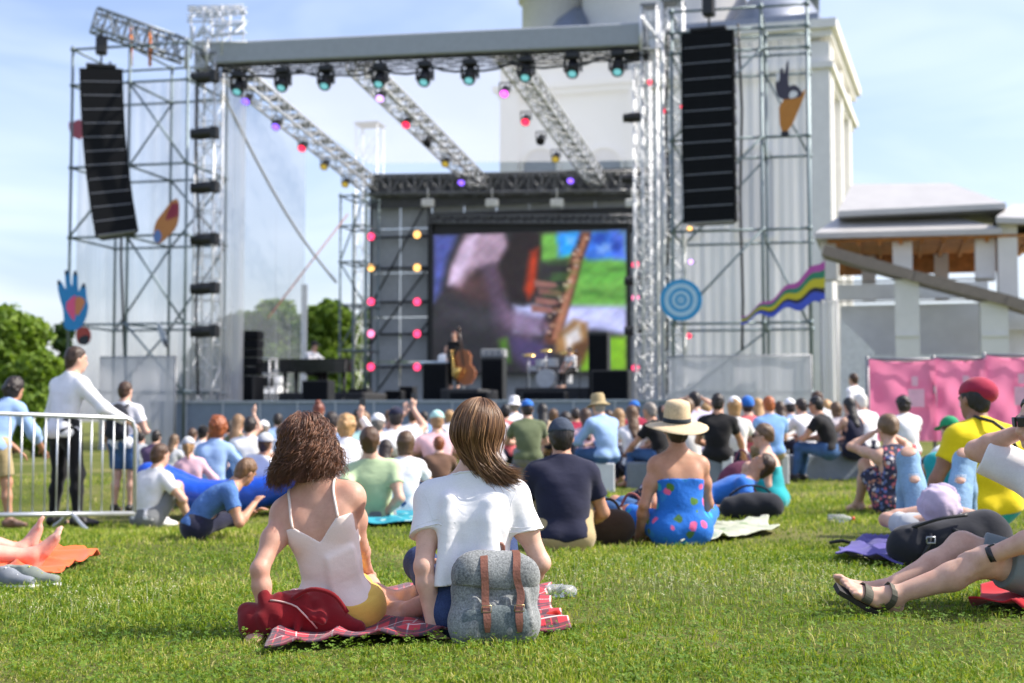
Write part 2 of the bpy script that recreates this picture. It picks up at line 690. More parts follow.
def skeleton(pose='hug', sex='m', l1=None, l2=None, side=0, twist=0, head=(0, 0, 0), hands=None, ep=None, ank=None, kp=None,
             seat=None, fat=1.0, legs=1.0, shoulders=0.0, handdir=None, footdir=None, pelvis=None, curl=(.5, .5), waist=.09):
    D = POSES[pose]
    l1 = R(D['l1'] if l1 is None else l1)
    l2 = R(D['l2'] if l2 is None else l2)
    seat = D['seat'] if seat is None else seat
    hands = [D['hands'][i] if (hands is None or hands[i] is None) else hands[i] for i in (0, 1)]
    ep = [D['ep'][i] if (ep is None or ep[i] is None) else ep[i] for i in (0, 1)]
    ank = [D['ank'][i] if (ank is None or ank[i] is None) else ank[i] for i in (0, 1)]
    kp = [D['kp'][i] if (kp is None or kp[i] is None) else kp[i] for i in (0, 1)]
    fm = sex == 'f'
    sd = R(side)
    J = {}
    p0 = V3(0, 0, seat + .105) if pelvis is None else np.array(pelvis, float)
    tw = rotm((0, 0, 1), R(twist))
    tw2 = rotm((0, 0, 1), R(twist * .5))
    u1 = unit(tw2 @ V3(math.sin(sd * .6), math.sin(l1), math.cos(l1)))
    u2 = unit(tw @ V3(math.sin(sd), math.sin(l2), math.cos(l2)))
    p1 = p0 + u1 * .20
    p2 = p1 + u2 * .265
    r0 = V3(1, 0, 0)
    r1 = unit(tw2 @ V3(1, 0, 0) - u1 * ((tw2 @ V3(1, 0, 0)) @ u1))
    r2 = tw @ V3(math.cos(sd), 0, -math.sin(sd))
    r2 = unit(r2 - u2 * (r2 @ u2))
    f1, f2 = np.cross(u1, r1), np.cross(u2, r2)
    un = unit(u2 + .35 * V3(0, 0, 1) + f2 * .12)
    hy, hp, hr = [R(a) for a in head]
    HR = np.stack([r2 * 1.0, V3(0, 0, 0), V3(0, 0, 0)])
    # head frame: start upright along world z blended with the torso
    hu = unit(u2 * .4 + V3(0, 0, .6))
    hrx = unit(r2 - hu * (r2 @ hu))
    hf = np.cross(hu, hrx)
    B = np.stack([hrx, hf, hu], 1)
    B = B @ np.array(Matrix.Rotation(-hy, 3, 'Z')) @ np.array(Matrix.Rotation(hp, 3, 'X')) @ np.array(Matrix.Rotation(hr, 3, 'Y'))
    hc = p2 + un * .075 + B[:, 2] * .125 + B[:, 1] * .012
    sw = (.150 if fm else .178) + shoulders
    sh = [p2 - u2 * .055 - r2 * sw, p2 - u2 * .055 + r2 * sw]
    hw = .088 if fm else .085
    hip = [p0 - r0 * hw + V3(0, .01, -.005), p0 + r0 * hw + V3(0, .01, -.005)]
    la, lf = (.27, .235) if fm else (.29, .25)
    lt, ls = .41 * legs, .40 * legs
    J.update(p0=p0, p1=p1, p2=p2, u1=u1, u2=u2, r1=r1, r2=r2, f1=f1, f2=f2, hc=hc, HB=B, sh=sh, hip=hip, un=un)
    J['el'], J['wr'], J['kn'], J['an'], J['hd'], J['fd'] = [], [], [], [], [], []
    for i in (0, 1):
        e, w = ik(sh[i], hands[i], la, lf, ep[i])
        J['el'].append(e)
        J['wr'].append(w)
        J['hd'].append(unit(w - e) if (handdir is None or handdir[i] is None) else unit(handdir[i]))
        kn, an = ik(hip[i], ank[i], lt, ls, kp[i])
        J['kn'].append(kn)
        J['an'].append(an)
        if footdir is not None and footdir[i] is not None:
            J['fd'].append(unit(footdir[i]))
        else:
            sd_ = unit(an - kn)
            f = unit((kn - hip[i]) * V3(1, 1, 0) + V3(0, .05, 0))
            if abs(sd_[2]) < .5:
                f = unit(f * .35 + V3(0, 0, 1))
            J['fd'].append(f)
    J['fm'], J['fat'], J['curl'] = fm, fat, curl
    J['waist'] = waist
    return J


def body_prims(J, fingers=True, hand_n=None):
    fm, fat = J['fm'], J['fat']
    p0, p1, p2, u1, u2, r1, r2, f1, f2 = [J[k] for k in ('p0', 'p1', 'p2', 'u1', 'u2', 'r1', 'r2', 'f1', 'f2')]
    rP, rW, rC = (.142, .116, .132) if fm else (.135, .134, .156)
    rP, rW, rC = rP * fat, rW * fat, rC * (1 + (fat - 1) * .5)
    pr = []
    pr.append(cap(J['hip'][0] * .55 + p0 * .45, J['hip'][1] * .55 + p0 * .45, .105 * fat, .105 * fat, .05, None, 'pelvis'))
    for h in J['hip']:
        pr.append(ell(h + V3(0, -.035, -.01), (.095 * fat, .10 * fat, .09), None, .05, 'pelvis'))
    pr.append(cap(p0, p1, rP, rW, .06, (f1, .72), 'abd'))
    pr.append(cap(p1, p2 - u2 * .15, rW, rC, .06, (f2, .68), 'chest'))
    pr.append(cap(p2 - u2 * .15, p2 - u2 * .06, rC, rC * .80, .05, (f2, .60), 'chest'))
    s0, s1 = J['sh']
    pr.append(cap(s0 * .75 + s1 * .25, s1 * .75 + s0 * .25, .07, .07, .05, (f2, .85), 'chest'))
    for i, s in enumerate((s0, s1)):
        pr.append(cap(p2 + J['un'] * .045, s * .82 + p2 * .18 + u2 * .012, .042, .046, .05, None, 'trap'))
        pr.append(ell(s, (.058, .058, .064) if fm else (.068, .066, .07), None, .045, 'delt%d' % i))
        # shoulder blade
        pr.append(ell(s * .55 + p2 * .45 - u2 * .10 - f2 * .055, (.055, .04, .075), np.stack([r2, f2, u2]), .05, 'chest'))
        if fm:
            pr.append(ell(p2 - u2 * .19 + f2 * .085 + r2 * (.065 if i else -.065), (.062, .055, .06), None, .04, 'chest'))
    hc, B = J['hc'], J['HB']
    hr, hf, hu = B[:, 0], B[:, 1], B[:, 2]
    pr.append(cap(p2 - u2 * .03, hc - hu * .06 - hf * .015, .055 if fm else .062, .05 if fm else .058, .035, None, 'neck'))
    rot = np.stack([hr, hf, hu])
    pr.append(ell(hc + hu * .025 - hf * .008, (.076, .094, .092), rot, .03, 'head'))
    pr.append(ell(hc - hu * .045 + hf * .028, (.058, .066, .075), rot, .035, 'head'))
    pr.append(cap(hc - hu * .085 + hf * .066, hc - hu * .088 + hf * .070, .024, .022, .03, None, 'face'))
    pr.append(cap(hc + hu * .008 + hf * .088, hc - hu * .030 + hf * .104, .010, .015, .016, None, 'face'))
    pr.append(cap(hc - hu * .058 + hf * .090 - hr * .018, hc - hu * .058 + hf * .090 + hr * .018, .009, .009, .010, None, 'face'))
    pr.append(cap(hc + hu * .024 + hf * .086 - hr * .035, hc + hu * .024 + hf * .086 + hr * .035, .011, .011, .02, None, 'face'))
    for s in (-1, 1):
        pr.append(ell(hc - hu * .008 + hr * s * .078 - hf * .004, (.010, .020, .032), rot, .012, 'ear'))
    for i in (0, 1):
        s, e, w = J['sh'][i], J['el'][i], J['wr'][i]
        ra, rb, rc, rw = (.044, .036, .037, .024) if fm else (.052, .042, .043, .029)
        pr.append(cap(s, e, ra, rb, .035, None, 'ua%d' % i))
        pr.append(ell(s * .55 + e * .45, (ra * 1.06,) * 3, None, .04, 'ua%d' % i))
        m = e * .72 + w * .28
        pr.append(cap(e, m, rb * .96, rc, .02, None, 'fa%d' % i))
        pr.append(cap(m, w, rc, rw, .02, None, 'fa%d' % i))
        pr += hand_prims(w, J['hd'][i], i, hand_n[i] if hand_n else None, J['curl'][i], fingers, 'hand%d' % i, 1.0 if not fm else .92)
        h, kn, an = J['hip'][i], J['kn'][i], J['an'][i]
        pr.append(cap(h, kn, .088 * fat, .056, .05, None, 'th%d' % i))
        sdv = unit(an - kn)
        back = unit(np.cross(np.cross(unit(kn - h), sdv), sdv) + 1e-4)
        if back @ unit(kn - h) > 0:
            back = -back
        pr.append(ell(kn, (.058, .058, .058), None, .03, 'kn%d' % i))
        pr.append(cap(kn, kn * .62 + an * .38 + back * .012, .052, .054, .03, None, 'sn%d' % i))
        pr.append(cap(kn * .62 + an * .38 + back * .012, an, .054, .034, .03, None, 'sn%d' % i))
        pr += foot_prims(an, J['fd'][i], sdv, i, fingers)
    return pr


def foot_prims(an, fd, sdv, i, toes=True, t=None):
    t = t or 'ft%d' % i
    dn = unit(sdv - fd * (sdv @ fd))
    sid = np.cross(fd, dn)
    if (i == 1) != (sid[0] > 0):
        pass
    out = [cap(an, an + dn * .03 - fd * .045, .036, .030, .03, None, t),
           cap(an + fd * .02 + dn * .012, an + fd * .12 + dn * .05, .034, .026, .03, None, t),
           cap(an - fd * .035 + dn * .045, an + fd * .13 + dn * .055, .027, .024, .02, None, t)]
    for s in (-.028, -.010, .010, .028):
        out.append(cap(an + fd * .05 + dn * .05 + sid * s * .7, an + fd * .145 + dn * .058 + sid * s, .018, .015, .02, None, t))
    if toes:
        big = sid if (sid @ V3(1, 0, 0)) * (1 if i == 0 else -1) > 0 else -sid
        for k, (o, l, r) in enumerate(((.034, .195, .0125), (.014, .190, .009), (-.002, .184, .0085), (-.018, .176, .008), (-.033, .166, .0075))):
            b = an + fd * .14 + dn * .056 + big * o
            mid = an + fd * (l - .018) + dn * .052 + big * (o * 1.08)
            out.append(cap(b, mid, r * 1.05, r, .012, None, t))
            out.append(cap(mid, an + fd * l + dn * .060 + big * (o * 1.1), r, r * .95, .006, None, t))
    return out


def hand_prims(w, d, i, nrm=None, curl=.5, fingers=True, t='hand', sc=1.0):
    """palm with four bent unequal fingers and a thumb leaving the side of the palm"""
    d = unit(d)
    nrm = V3(0, 0, -1) if nrm is None else np.array(nrm, float)   # palm side
    if abs(unit(nrm) @ d) > .9:
        nrm = V3(0, 1, 0)
    nrm = unit(nrm - d * (nrm @ d))
    s = np.cross(d, nrm)
    inner = V3(1, 0, 0) if i == 0 else V3(-1, 0, 0)
    th = s if s @ inner > 0 else -s
    pc = w + d * .05 * sc
    out = [cap(w + d * .012 * sc, w + d * .085 * sc, .027 * sc, .038 * sc, .012, (nrm, .42), t)]
    out.append(cap(w - d * .01, w + d * .02, .024 * sc, .024 * sc, .015, (nrm, .7), t))
    if not fingers:
        out.append(cap(w + d * .08 * sc, w + d * .15 * sc + nrm * .03 * curl, .036 * sc, .024 * sc, .015, (nrm, .4), t))
        out.append(cap(w + d * .03 * sc + th * .025 * sc, w + d * .085 * sc + th * .055 * sc + nrm * .015, .012 * sc, .010 * sc, .012, None, t))
        return out
    for o, L in ((.030, .070), (.010, .080), (-.010, .074), (-.029, .058)):
        b = w + d * .088 * sc + th * o * sc
        a = curl * .75
        q = b.copy()
        ang = a * .5
        for sg, (fr, rr) in enumerate(((.45, .0088), (.32, .0080), (.23, .0072))):
            q2 = q + (d * math.cos(ang) + nrm * math.sin(ang) + th * o * .8) * L * fr * sc
            out.append(cap(q, q2, rr * sc * 1.06, rr * sc, .004 if sg else .010, None, t))
            q = q2
            ang += a * .9
    b = w + d * .022 * sc + th * .022 * sc
    m = b + (d * .6 + th * .62 + nrm * .25) * .045 * sc
    out.append(cap(b, m, .0135 * sc, .0105 * sc, .014, None, t))
    out.append(cap(m, m + (d * .85 + th * .25 + nrm * .35) * .032 * sc, .0105 * sc, .0088 * sc, .004, None, t))
    return out


def tone_attr(me, v, J, near):
    """lips, brows, eyes and a little redness, as a colour attribute on the skin"""
    B, hc = J['HB'], J['hc']
    q = (v - hc) @ B
    x, y, z = q[:, 0], q[:, 1], q[:, 2]
    fr = y > .05
    col = np.zeros((len(v), 4), dtype=np.float32)
    col[:, 3] = 1
    lips = fr & (np.abs(z + .060) < .011) & (np.abs(x) < .026)
    col[lips, 0] = .55
    chk = fr & (np.abs(z + .03) < .03) & (np.abs(np.abs(x) - .04) < .02)
    col[chk, 0] = .18
    brow = fr & (np.abs(z - .030) < .006) & (np.abs(np.abs(x) - .033) < .018)
    col[brow, 1] = .7
    ew = fr & (((np.abs(x) - .032) / .014) ** 2 + ((z - .010) / .007) ** 2 < 1)
    col[ew, 2] = .8
    ir = fr & ((np.abs(x) - .032) ** 2 + (z - .010) ** 2 < .0065 ** 2)
    col[ir, 2] = 0
    col[ir, 1] = .95
    for k in ('el', 'kn'):
        for p in J[k]:
            d = np.linalg.norm(v - p, axis=1)
            col[:, 0] = np.maximum(col[:, 0], .10 * np.clip(1 - d / .07, 0, 1))
    a = me.attributes.new('tone', 'FLOAT_COLOR', 'POINT')
    a.data.foreach_set('color', col.reshape(-1))


SKINS = {'light': (.62, .40, .30), 'tan': (.50, .28, .18), 'pink': (.64, .38, .30), 'brown': (.30, .16, .10), 'fair': (.66, .43, .33), 'warm': (.58, .34, .25)}
HAIRS = {'brown': (.055, .027, .013), 'dark': (.016, .010, .008), 'black': (.008, .007, .007), 'blond': (.36, .21, .085), 'ltbrown': (.13, .068, .03),
         'ginger': (.28, .075, .018), 'auburn': (.12, .03, .015), 'grey': (.25, .22, .19), 'white': (.62, .6, .55), 'sand': (.22, .13, .065)}
CLO = {'white': (.80, .80, .82), 'offwhite': (.72, .70, .66), 'black': (.012, .012, .014), 'navy': (.018, .020, .045), 'ltblue': (.30, .45, .72), 'sky': (.20, .38, .70),
       'denim': (.05, .11, .24), 'denimlt': (.22, .36, .52), 'pink': (.75, .48, .52), 'lilac': (.55, .52, .68), 'olive': (.13, .16, .085), 'khaki': (.42, .33, .18),
       'grey': (.20, .21, .22), 'ltgrey': (.48, .5, .52), 'green': (.02, .30, .13), 'lime': (.46, .58, .36), 'teal': (.02, .36, .40), 'red': (.34, .025, .06),
       'yellow': (.78, .60, .01), 'brown': (.16, .09, .06), 'mint': (.42, .68, .64), 'cream': (.78, .70, .58), 'coral': (.75, .16, .17), 'beige': (.55, .42, .28), 'blue': (.03, .16, .55),
       'plum': (.10, .06, .13)}


def by(pr, *tags):
    return [p for p in pr if any(p['t'].startswith(t) for t in tags)]


def sleeve(J, i, frac, infl, k=.03):
    """sleeve prims down the arm to a fraction (1 = elbow, 2 = wrist)"""
    s, e, w = J['sh'][i], J['el'][i], J['wr'][i]
    ra, rb, rw = (.044, .036, .024) if J['fm'] else (.052, .042, .029)
    f = min(frac, 1)
    c = s + (e - s) * f
    n = unit(e - s)
    out = [cap(s, s + (e - s) * min(f + .1, 1), ra + infl, ra + (rb - ra) * f + infl + (.008 if frac < 1 else 0), k, None, 'sl', [(c, n)] if frac < 1 else None)]
    if frac > 1:
        g = frac - 1
        c = e + (w - e) * g
        out.append(ell(e, (rb + infl + .008,) * 3, None, .02, 'sl'))
        out.append(cap(e, c, rb + infl, rb + (rw - rb) * g + infl, .02, None, 'sl', [(c - unit(w - e) * .005, unit(w - e))]))
    return out


def garment(kind, J, pr, h, mat, name, parent, seed, loose=.012):
    p0, p1, p2, u1, u2, f2 = J['p0'], J['p1'], J['p2'], J['u1'], J['u2'], J['f2']
    cuts, use, carve = [], [], []
    necky = [(p2 + J['un'] * .030 - f2 * .02, unit(J['un'] + f2 * .42))]
    hem = [(p0 - u1 * (.03 if p0[2] < .7 else .075), -u1)]
    wr = .0065 if h > .0075 else .0045
    if kind in ('tee', 'long', 'polo', 'shirt34', 'baggy'):
        use = by(pr, 'abd', 'chest', 'trap', 'delt')
        use = use + by(pr, 'pelvis')
        fr = {'tee': .55, 'polo': .62, 'shirt34': 1.5, 'baggy': .86, 'long': 1.96}[kind]
        for i in (0, 1):
            use = use + sleeve(J, i, fr, .004 if kind != 'baggy' else .012)
        if kind in ('polo', 'long'):
            use = use + [cap(p2 + u2 * .0, p2 + J['un'] * .035, .068, .060, .02, None, 'collar')]
            necky = [(p2 + J['un'] * .035, unit(J['un'] + f2 * .3))]
        use = [q if q['t'] == 'sl' else dict(q, cut=necky + hem) for q in use]
        v = dict()
    elif kind == 'tank':
        use = by(pr, 'abd', 'chest')
        if J['p0'][2] < .7:
            use = use + by(pr, 'pelvis')
        v = dict(cuts=hem + [(p2 - u2 * .11, unit(u2 - f2 * .2))])
        loose *= .6
    elif kind == 'vest':
        use = by(pr, 'abd', 'chest', 'trap', 'pelvis')
        v = dict(cuts=necky + hem, carve=[cap(J['sh'][i] + u2 * .06, J['sh'][i] - u2 * .10, .062, .05, .02) for i in (0, 1)])
    elif kind == 'strapless':
        use = by(pr, 'abd', 'chest', 'pelvis', 'th')
        v = dict(cuts=[(p2 - u2 * .155, u2)])
    elif kind == 'dress':
        use = by(pr, 'abd', 'chest', 'trap', 'pelvis', 'th')
        v = dict(cuts=necky, carve=[cap(J['sh'][i] + u2 * .06, J['sh'][i] - u2 * .10, .058, .05, .02) for i in (0, 1)])
    elif kind in ('jeans', 'trousers'):
        use = [dict(q, cut=[(p0 + u1 * J.get('waist', .09), u1)]) for q in by(pr, 'pelvis', 'abd')] + by(pr, 'th', 'kn', 'sn')
        v = dict()
    elif kind == 'shorts':
        use = [dict(q, cut=[(p0 + u1 * J.get('waist', .09), u1)]) for q in by(pr, 'pelvis', 'abd')] + [dict(q, cut=[(J['kn'][i] * .82 + J['hip'][i] * .18, unit(J['kn'][i] - J['hip'][i]))], r1=q['r1'] + .012, r2=q['r2'] + .02)
                                  for i in (0, 1) for q in by(pr, 'th%d' % i)]
        v = dict()
    o, vv = sdf_obj(name, use, h, mat, parent, inf=loose, wr=wr, wf=21, seed=seed, **v)
    return o


def hair_obj(style, J, h, mat, parent, seed):
    hc, B, p2, u2, f2 = J['hc'], J['HB'], J['p2'], J['u2'], J['f2']
    hr, hf, hu = B[:, 0], B[:, 1], B[:, 2]
    rot = np.stack([hr, hf, hu])
    line = [(hc + hf * .012 + hu * .0, unit(hf * .8 - hu * .6))]
    short = [ell(hc + hu * .028 - hf * .010, (.086, .104, .102), rot, .02, 'h', line)]
    nape = [ell(hc - hu * .035 - hf * .045, (.066, .058, .075), rot, .03, 'h', [(hc + hf * .0, hf)])]
    pr, wr, wf = short + nape, .0065, 75
    back = hc - hf * .075
    if style == 'short':
        pass
    elif style == 'bob':
        pr = [ell(hc + hu * .028 - hf * .012, (.092, .110, .108), rot, .02, 'h', line),
              cap(hc + hu * .0 - hf * .03, hc - hu * .12 - hf * .03, .088, .075, .03, (hf, .9), 'h', [(hc + hf * .03, hf), (hc - hu * .125, -hu)])]
        wr = .006
    elif style == 'curly':
        g = np.random.RandomState(seed)
        pr = [ell(hc + hu * .032 - hf * .014, (.098, .116, .114), rot, .02, 'h', line), ell(hc - hu * .04 - hf * .035, (.092, .08, .09), rot, .03, 'h', [(hc + hf * .02, hf)])]
        for _ in range(40):
            d = unit(g.normal(size=3))
            q = hc + hu * .01 - hf * .02 + (hr * d[0] * .092 + hf * d[1] * .10 + hu * d[2] * .115)
            if (q - hc) @ unit(hf * .8 - hu * .6) < .0:
                pr.append(ell(q, (.026,) * 3, None, .01, 'h'))
        wr = .007
    elif style == 'long':
        d = unit(-V3(0, 0, 1) + hr * .05)
        e = p2 - u2 * .13 - f2 * .115
        pr = pr + [cap(back + hu * .0 + hf * .02, p2 - f2 * .085, .075, .070, .03, (hf, .6), 'h'), cap(p2 - f2 * .085, e, .072, .045, .03, (f2, .45), 'h')]
        wr = .005
    elif style == 'pony':
        pr = pr + [cap(back + hu * .03, back - hf * .045 + hu * .01, .022, .03, .01, None, 'h'), cap(back - hf * .045 + hu * .01, back - hf * .05 - hu * .17, .032, .014, .01, None, 'h')]
    elif style == 'bun':
        pr = pr + [ell(hc + hu * .115 - hf * .06, (.045, .045, .042), rot, .01, 'h')]
    elif style == 'updo':
        pr = [ell(hc + hu * .036 - hf * .02, (.092, .112, .108), rot, .02, 'h', line), ell(hc - hu * .02 - hf * .085, (.05, .045, .05), rot, .02, 'h')]
        wr = .006
    o, v = sdf_obj('hair', pr, min(h, .012), mat, parent, wr=wr, wf=wf, seed=seed)
    return o


def hat_obj(kind, J, h, mat, parent, mat2=None):
    hc, B = J['hc'], J['HB']
    hr, hf, hu = B[:, 0], B[:, 1], B[:, 2]
    rot = np.stack([hr, hf, hu])
    h = min(h, .011)
    if kind in ('cap', 'capback'):
        s = 1 if kind == 'cap' else -1
        dome = [ell(hc + hu * .034 - hf * .008, (.093, .111, .108), rot, .01, 'h', [(hc + hu * .035, -hu)])]
        o, v = sdf_obj('cap', dome, h, mat, parent)
        vis = [ell(hc + hu * .042 + hf * s * .115, (.078, .085, .012), np.stack([hr, unit(hf * s - hu * .18), unit(hu + hf * s * .18)]), .01, 'h')]
        sdf_obj('visor', vis, min(h, .007), mat2 or mat, o)
        sdf_obj('button', [ell(hc + hu * .141 - hf * .008, (.009, .009, .006), rot, .005)], .004, mat2 or mat, o)
        return o
    if kind == 'sunhat':
        return sdf_obj('cap', [ell(hc + hu * .036 - hf * .012, (.100, .116, .112), rot, .01, 'h', [(hc + hu * .015, unit(-hu + hf * .1))]),
                               ell(hc + hu * .03, (.125, .14, .016), rot, .02)], min(h, .007), mat, parent, wr=.011, wf=46)[0]
    if kind == 'beanie':
        return sdf_obj('beanie', [ell(hc + hu * .036 - hf * .012, (.094, .112, .112), rot, .01, 'h', [(hc + hu * .01, unit(-hu + hf * .25))])], h, mat, parent, wr=.003)[0]
    if kind == 'beret':
        return sdf_obj('cap', [ell(hc + hu * .055 - hf * .045 + hr * .03, (.095, .110, .08), rotm(hr, R(-28)) @ rot, .01, 'h'),
                               ell(hc + hu * .04 - hf * .015, (.093, .11, .10), rot, .02, 'h', [(hc + hu * .04, -hu)])], h, mat, parent, wr=.004)[0]
    prof = {'bucket': [(.001, .150), (.07, .148), (.086, .130), (.094, .04), (.097, .028), (.155, -.008), (.157, -.012), (.152, -.013), (.092, .020), (.085, .02)],
            'straw': [(.001, .178), (.05, .177), (.075, .168), (.088, .145), (.093, .06), (.095, .030), (.11, .022), (.15, .016), (.19, .008), (.215, -.004), (.217, -.008),
                      (.19, .002), (.15, .010), (.11, .015), (.09, .02)]}[kind]
    mb = MB()
    n = 40
    tip = rotm(hr, R(14 if kind == 'straw' else 0))
    ax = [tip @ hr, tip @ hf, tip @ hu]
    vs, fs = [], []
    c = hc + hu * .012 - hf * .01
    for rr, hh in prof:
        for k in range(n):
            t = 2 * math.pi * k / n
            wv = .010 * math.sin(2 * t + 1) * max(0, (rr - .1) / .1)
            vs.append(c + ax[0] * rr * .97 * math.cos(t) + ax[1] * rr * 1.08 * math.sin(t) + ax[2] * (hh + wv))
    for i in range(len(prof) - 1):
        for k in range(n):
            k2 = (k + 1) % n
            fs.append((i * n + k2, i * n + k, (i + 1) * n + k, (i + 1) * n + k2))
    mb.add(vs, fs, True)
    o = mb.build('hat', mat, None, origin=V3(0, 0, 0))
    o.parent = parent
    if mat2:
        b = MB()
        vs, fs = [], []
        for rr, hh in ((.0955, .032), (.0975, .034), (.0965, .062), (.0945, .062)):
            for k in range(n):
                t = 2 * math.pi * k / n
                vs.append(c + ax[0] * rr * .97 * math.cos(t) + ax[1] * rr * 1.08 * math.sin(t) + ax[2] * hh)
        for i in range(3):
            for k in range(n):
                k2 = (k + 1) % n
                fs.append((i * n + k, i * n + k2, (i + 1) * n + k2, (i + 1) * n + k))
        b.add(vs, fs, True)
        bo = b.build('hat_band', mat2, None, origin=V3(0, 0, 0))
        bo.parent = o
    return o


def sunglasses(J, parent):
    hc, B = J['hc'], J['HB']
    hr, hf, hu = B[:, 0], B[:, 1], B[:, 2]
    mb = MB()
    for s in (-1, 1):
        mb.box(hc + hu * .008 + hf * .103 + hr * s * .036, (.056, .010, .042), [unit(hr - hf * s * .2), unit(hf + hr * s * .2), hu], .004)
        mb.tube(hc + hu * .014 + hf * .098 + hr * s * .066, hc + hu * .008 + hr * s * .085, .004, 6)
    mb.tube(hc + hu * .014 + hf * .106 - hr * .01, hc + hu * .014 + hf * .106 + hr * .01, .004, 6)
    o = mb.build('sunglasses', m_plain('black_glasses', (.01, .01, .012), .15), None, origin=V3(0, 0, 0))
    o.parent = parent


def shoe_obj(J, i, h, mat, parent):
    an, fd = J['an'][i], J['fd'][i]
    sdv = unit(an - J['kn'][i])
    dn = unit(sdv - fd * (sdv @ fd))
    pr = foot_prims(an, fd, sdv, i, False) + [cap(an + fd * .10 + dn * .052, an + fd * .175 + dn * .056, .034, .026, .02, (dn, .75), 's')]
    return sdf_obj('shoe', pr, min(h, .012), mat, parent, inf=.008)[0]


def cloth_mat(spec):
    """'white' | 'denim:denim' | ready material"""
    if not isinstance(spec, str):
        return spec
    if spec.startswith('denim'):
        return m_denim(spec + '_cloth', CLO[spec])
    return m_cloth(spec + '_cloth', CLO[spec])


_seed = [0]
BADH = []


def person(label, px=None, top=None, Y=None, face=0.0, skin='light', hair=('short', 'brown'), upper=('tee', 'white'), lower=('trousers', 'navy'),
           hat=None, glasses=False, shoes=None, group='people watching the concert', scale=None, h=None, root=None, rootz=None, shirt_loose=.012, hand_n=None, **sk):
    """facing: 0 = towards the stage (+y), positive turns to the right. (px, top) is where the top of the head is seen"""
    _seed[0] += 1
    seed = _seed[0]
    J = skeleton(**sk)
    ztop = (J['hc'] + J['HB'][:, 2] * .13)
    a = -R(face)
    Rz = rotm((0, 0, 1), a)
    if root is None:
        w = P(px, top, Y)
        for _ in range(3):
            s0 = scale or .95
            off = Rz @ ztop * s0
            rx, ry = w[0] - off[0], w[1] - off[1]
            g = float(gz(rx, ry)) if rootz is None else rootz
            need = w[2] - g
            s1 = need / ztop[2]
        if scale is None:
            scale = s1
            if not .80 < s1 < 1.12:
                BADH.append((label[:60], round(s1, 2)))
            scale = min(max(s1, .62), 1.14 if rootz is None else 1.24)
            off = Rz @ ztop * scale
            rx, ry = w[0] - off[0], w[1] - off[1]
            g = float(gz(rx, ry)) if rootz is None else rootz
        root = (rx, ry, g)
    scale = scale or 1.0
    Y = root[1]
    if h is None:
        h = .007 if Y < 7 else .010 if Y < 11.5 else .014 if Y < 15.5 else .018
    near = Y < 12
    pr = body_prims(J, fingers=Y < 20, hand_n=hand_n)
    body, v = sdf_obj('person', pr, h, m_skin('skin_' + skin, SKINS[skin]))
    tone_attr(body.data, v, J, near)
    body.location = root
    body.rotation_euler = (0, 0, a)
    body.scale = (scale,) * 3
    tag(body, label, 'person', group)
    names = {'tee': 'shirt', 'baggy': 'shirt', 'long': 'shirt', 'polo': 'shirt', 'shirt34': 'shirt', 'tank': 'top', 'vest': 'top', 'strapless': 'dress', 'dress': 'dress', 'jeans': 'jeans', 'trousers': 'trousers', 'shorts': 'shorts'}
    if lower:
        garment(lower[0], J, pr, h, cloth_mat(lower[1]), names[lower[0]], body, seed + 500, .009)
    if upper:
        garment(upper[0], J, pr, h, cloth_mat(upper[1]), names[upper[0]], body, seed, shirt_loose)
    if hair:
        hair_obj(hair[0], J, h, m_hair('hair_' + hair[1], HAIRS[hair[1]]), body, seed)
    if hat:
        m2 = None
        if hat[0] == 'straw':
            m2 = m_cloth('dark_ribbon', (.02, .03, .04))
        hat_obj(hat[0], J, h, hat[1] if not isinstance(hat[1], str) else m_cloth(hat[1] + '_cloth', CLO[hat[1]]), body, m2)
    if glasses:
        sunglasses(J, body)
    if shoes:
        for i in (0, 1):
            shoe_obj(J, i, h, m_plain('shoe_' + shoes, CLO[shoes], .5), body)
    body['_J'] = 0
    del body['_J']
    return body, J
# ================================================================ camera, light, sky
cam = bpy.data.cameras.new('camera')
cam.lens = 50
cam.sensor_width = 36
cam.clip_end = 5000
cam.dof.use_dof = True
cam.dof.focus_distance = 5.25
cam.dof.aperture_fstop = 2.9
co = bpy.data.objects.new('camera', cam)
co.location = (0, 0, CAMZ)
co.rotation_euler = (math.pi / 2 + PITCH, 0, 0)
COL.objects.link(co)
SC.camera = co
SUND = unit(V3(1.0, .06, 1.0))
sl = bpy.data.lights.new('sun', 'SUN')
sl.energy = 4.0
sl.angle = R(.5)
sl.color = (1, .93, .82)
so = bpy.data.objects.new('sun', sl)
so.rotation_euler = Vector(SUND).to_track_quat('Z', 'Y').to_euler()
COL.objects.link(so)
W = bpy.data.worlds.new('World')
SC.world = W
W.use_nodes = True
wt = W.node_tree
bg = wt.nodes['Background']
sky = wt.nodes.new('ShaderNodeTexSky')
sky.sky_type = 'NISHITA'
sky.sun_disc = False
sky.sun_elevation = math.asin(SUND[2])
sky.sun_rotation = math.atan2(SUND[0], SUND[1])
sky.air_density = 1.0
sky.dust_density = 2.0
sky.ozone_density = 2.6
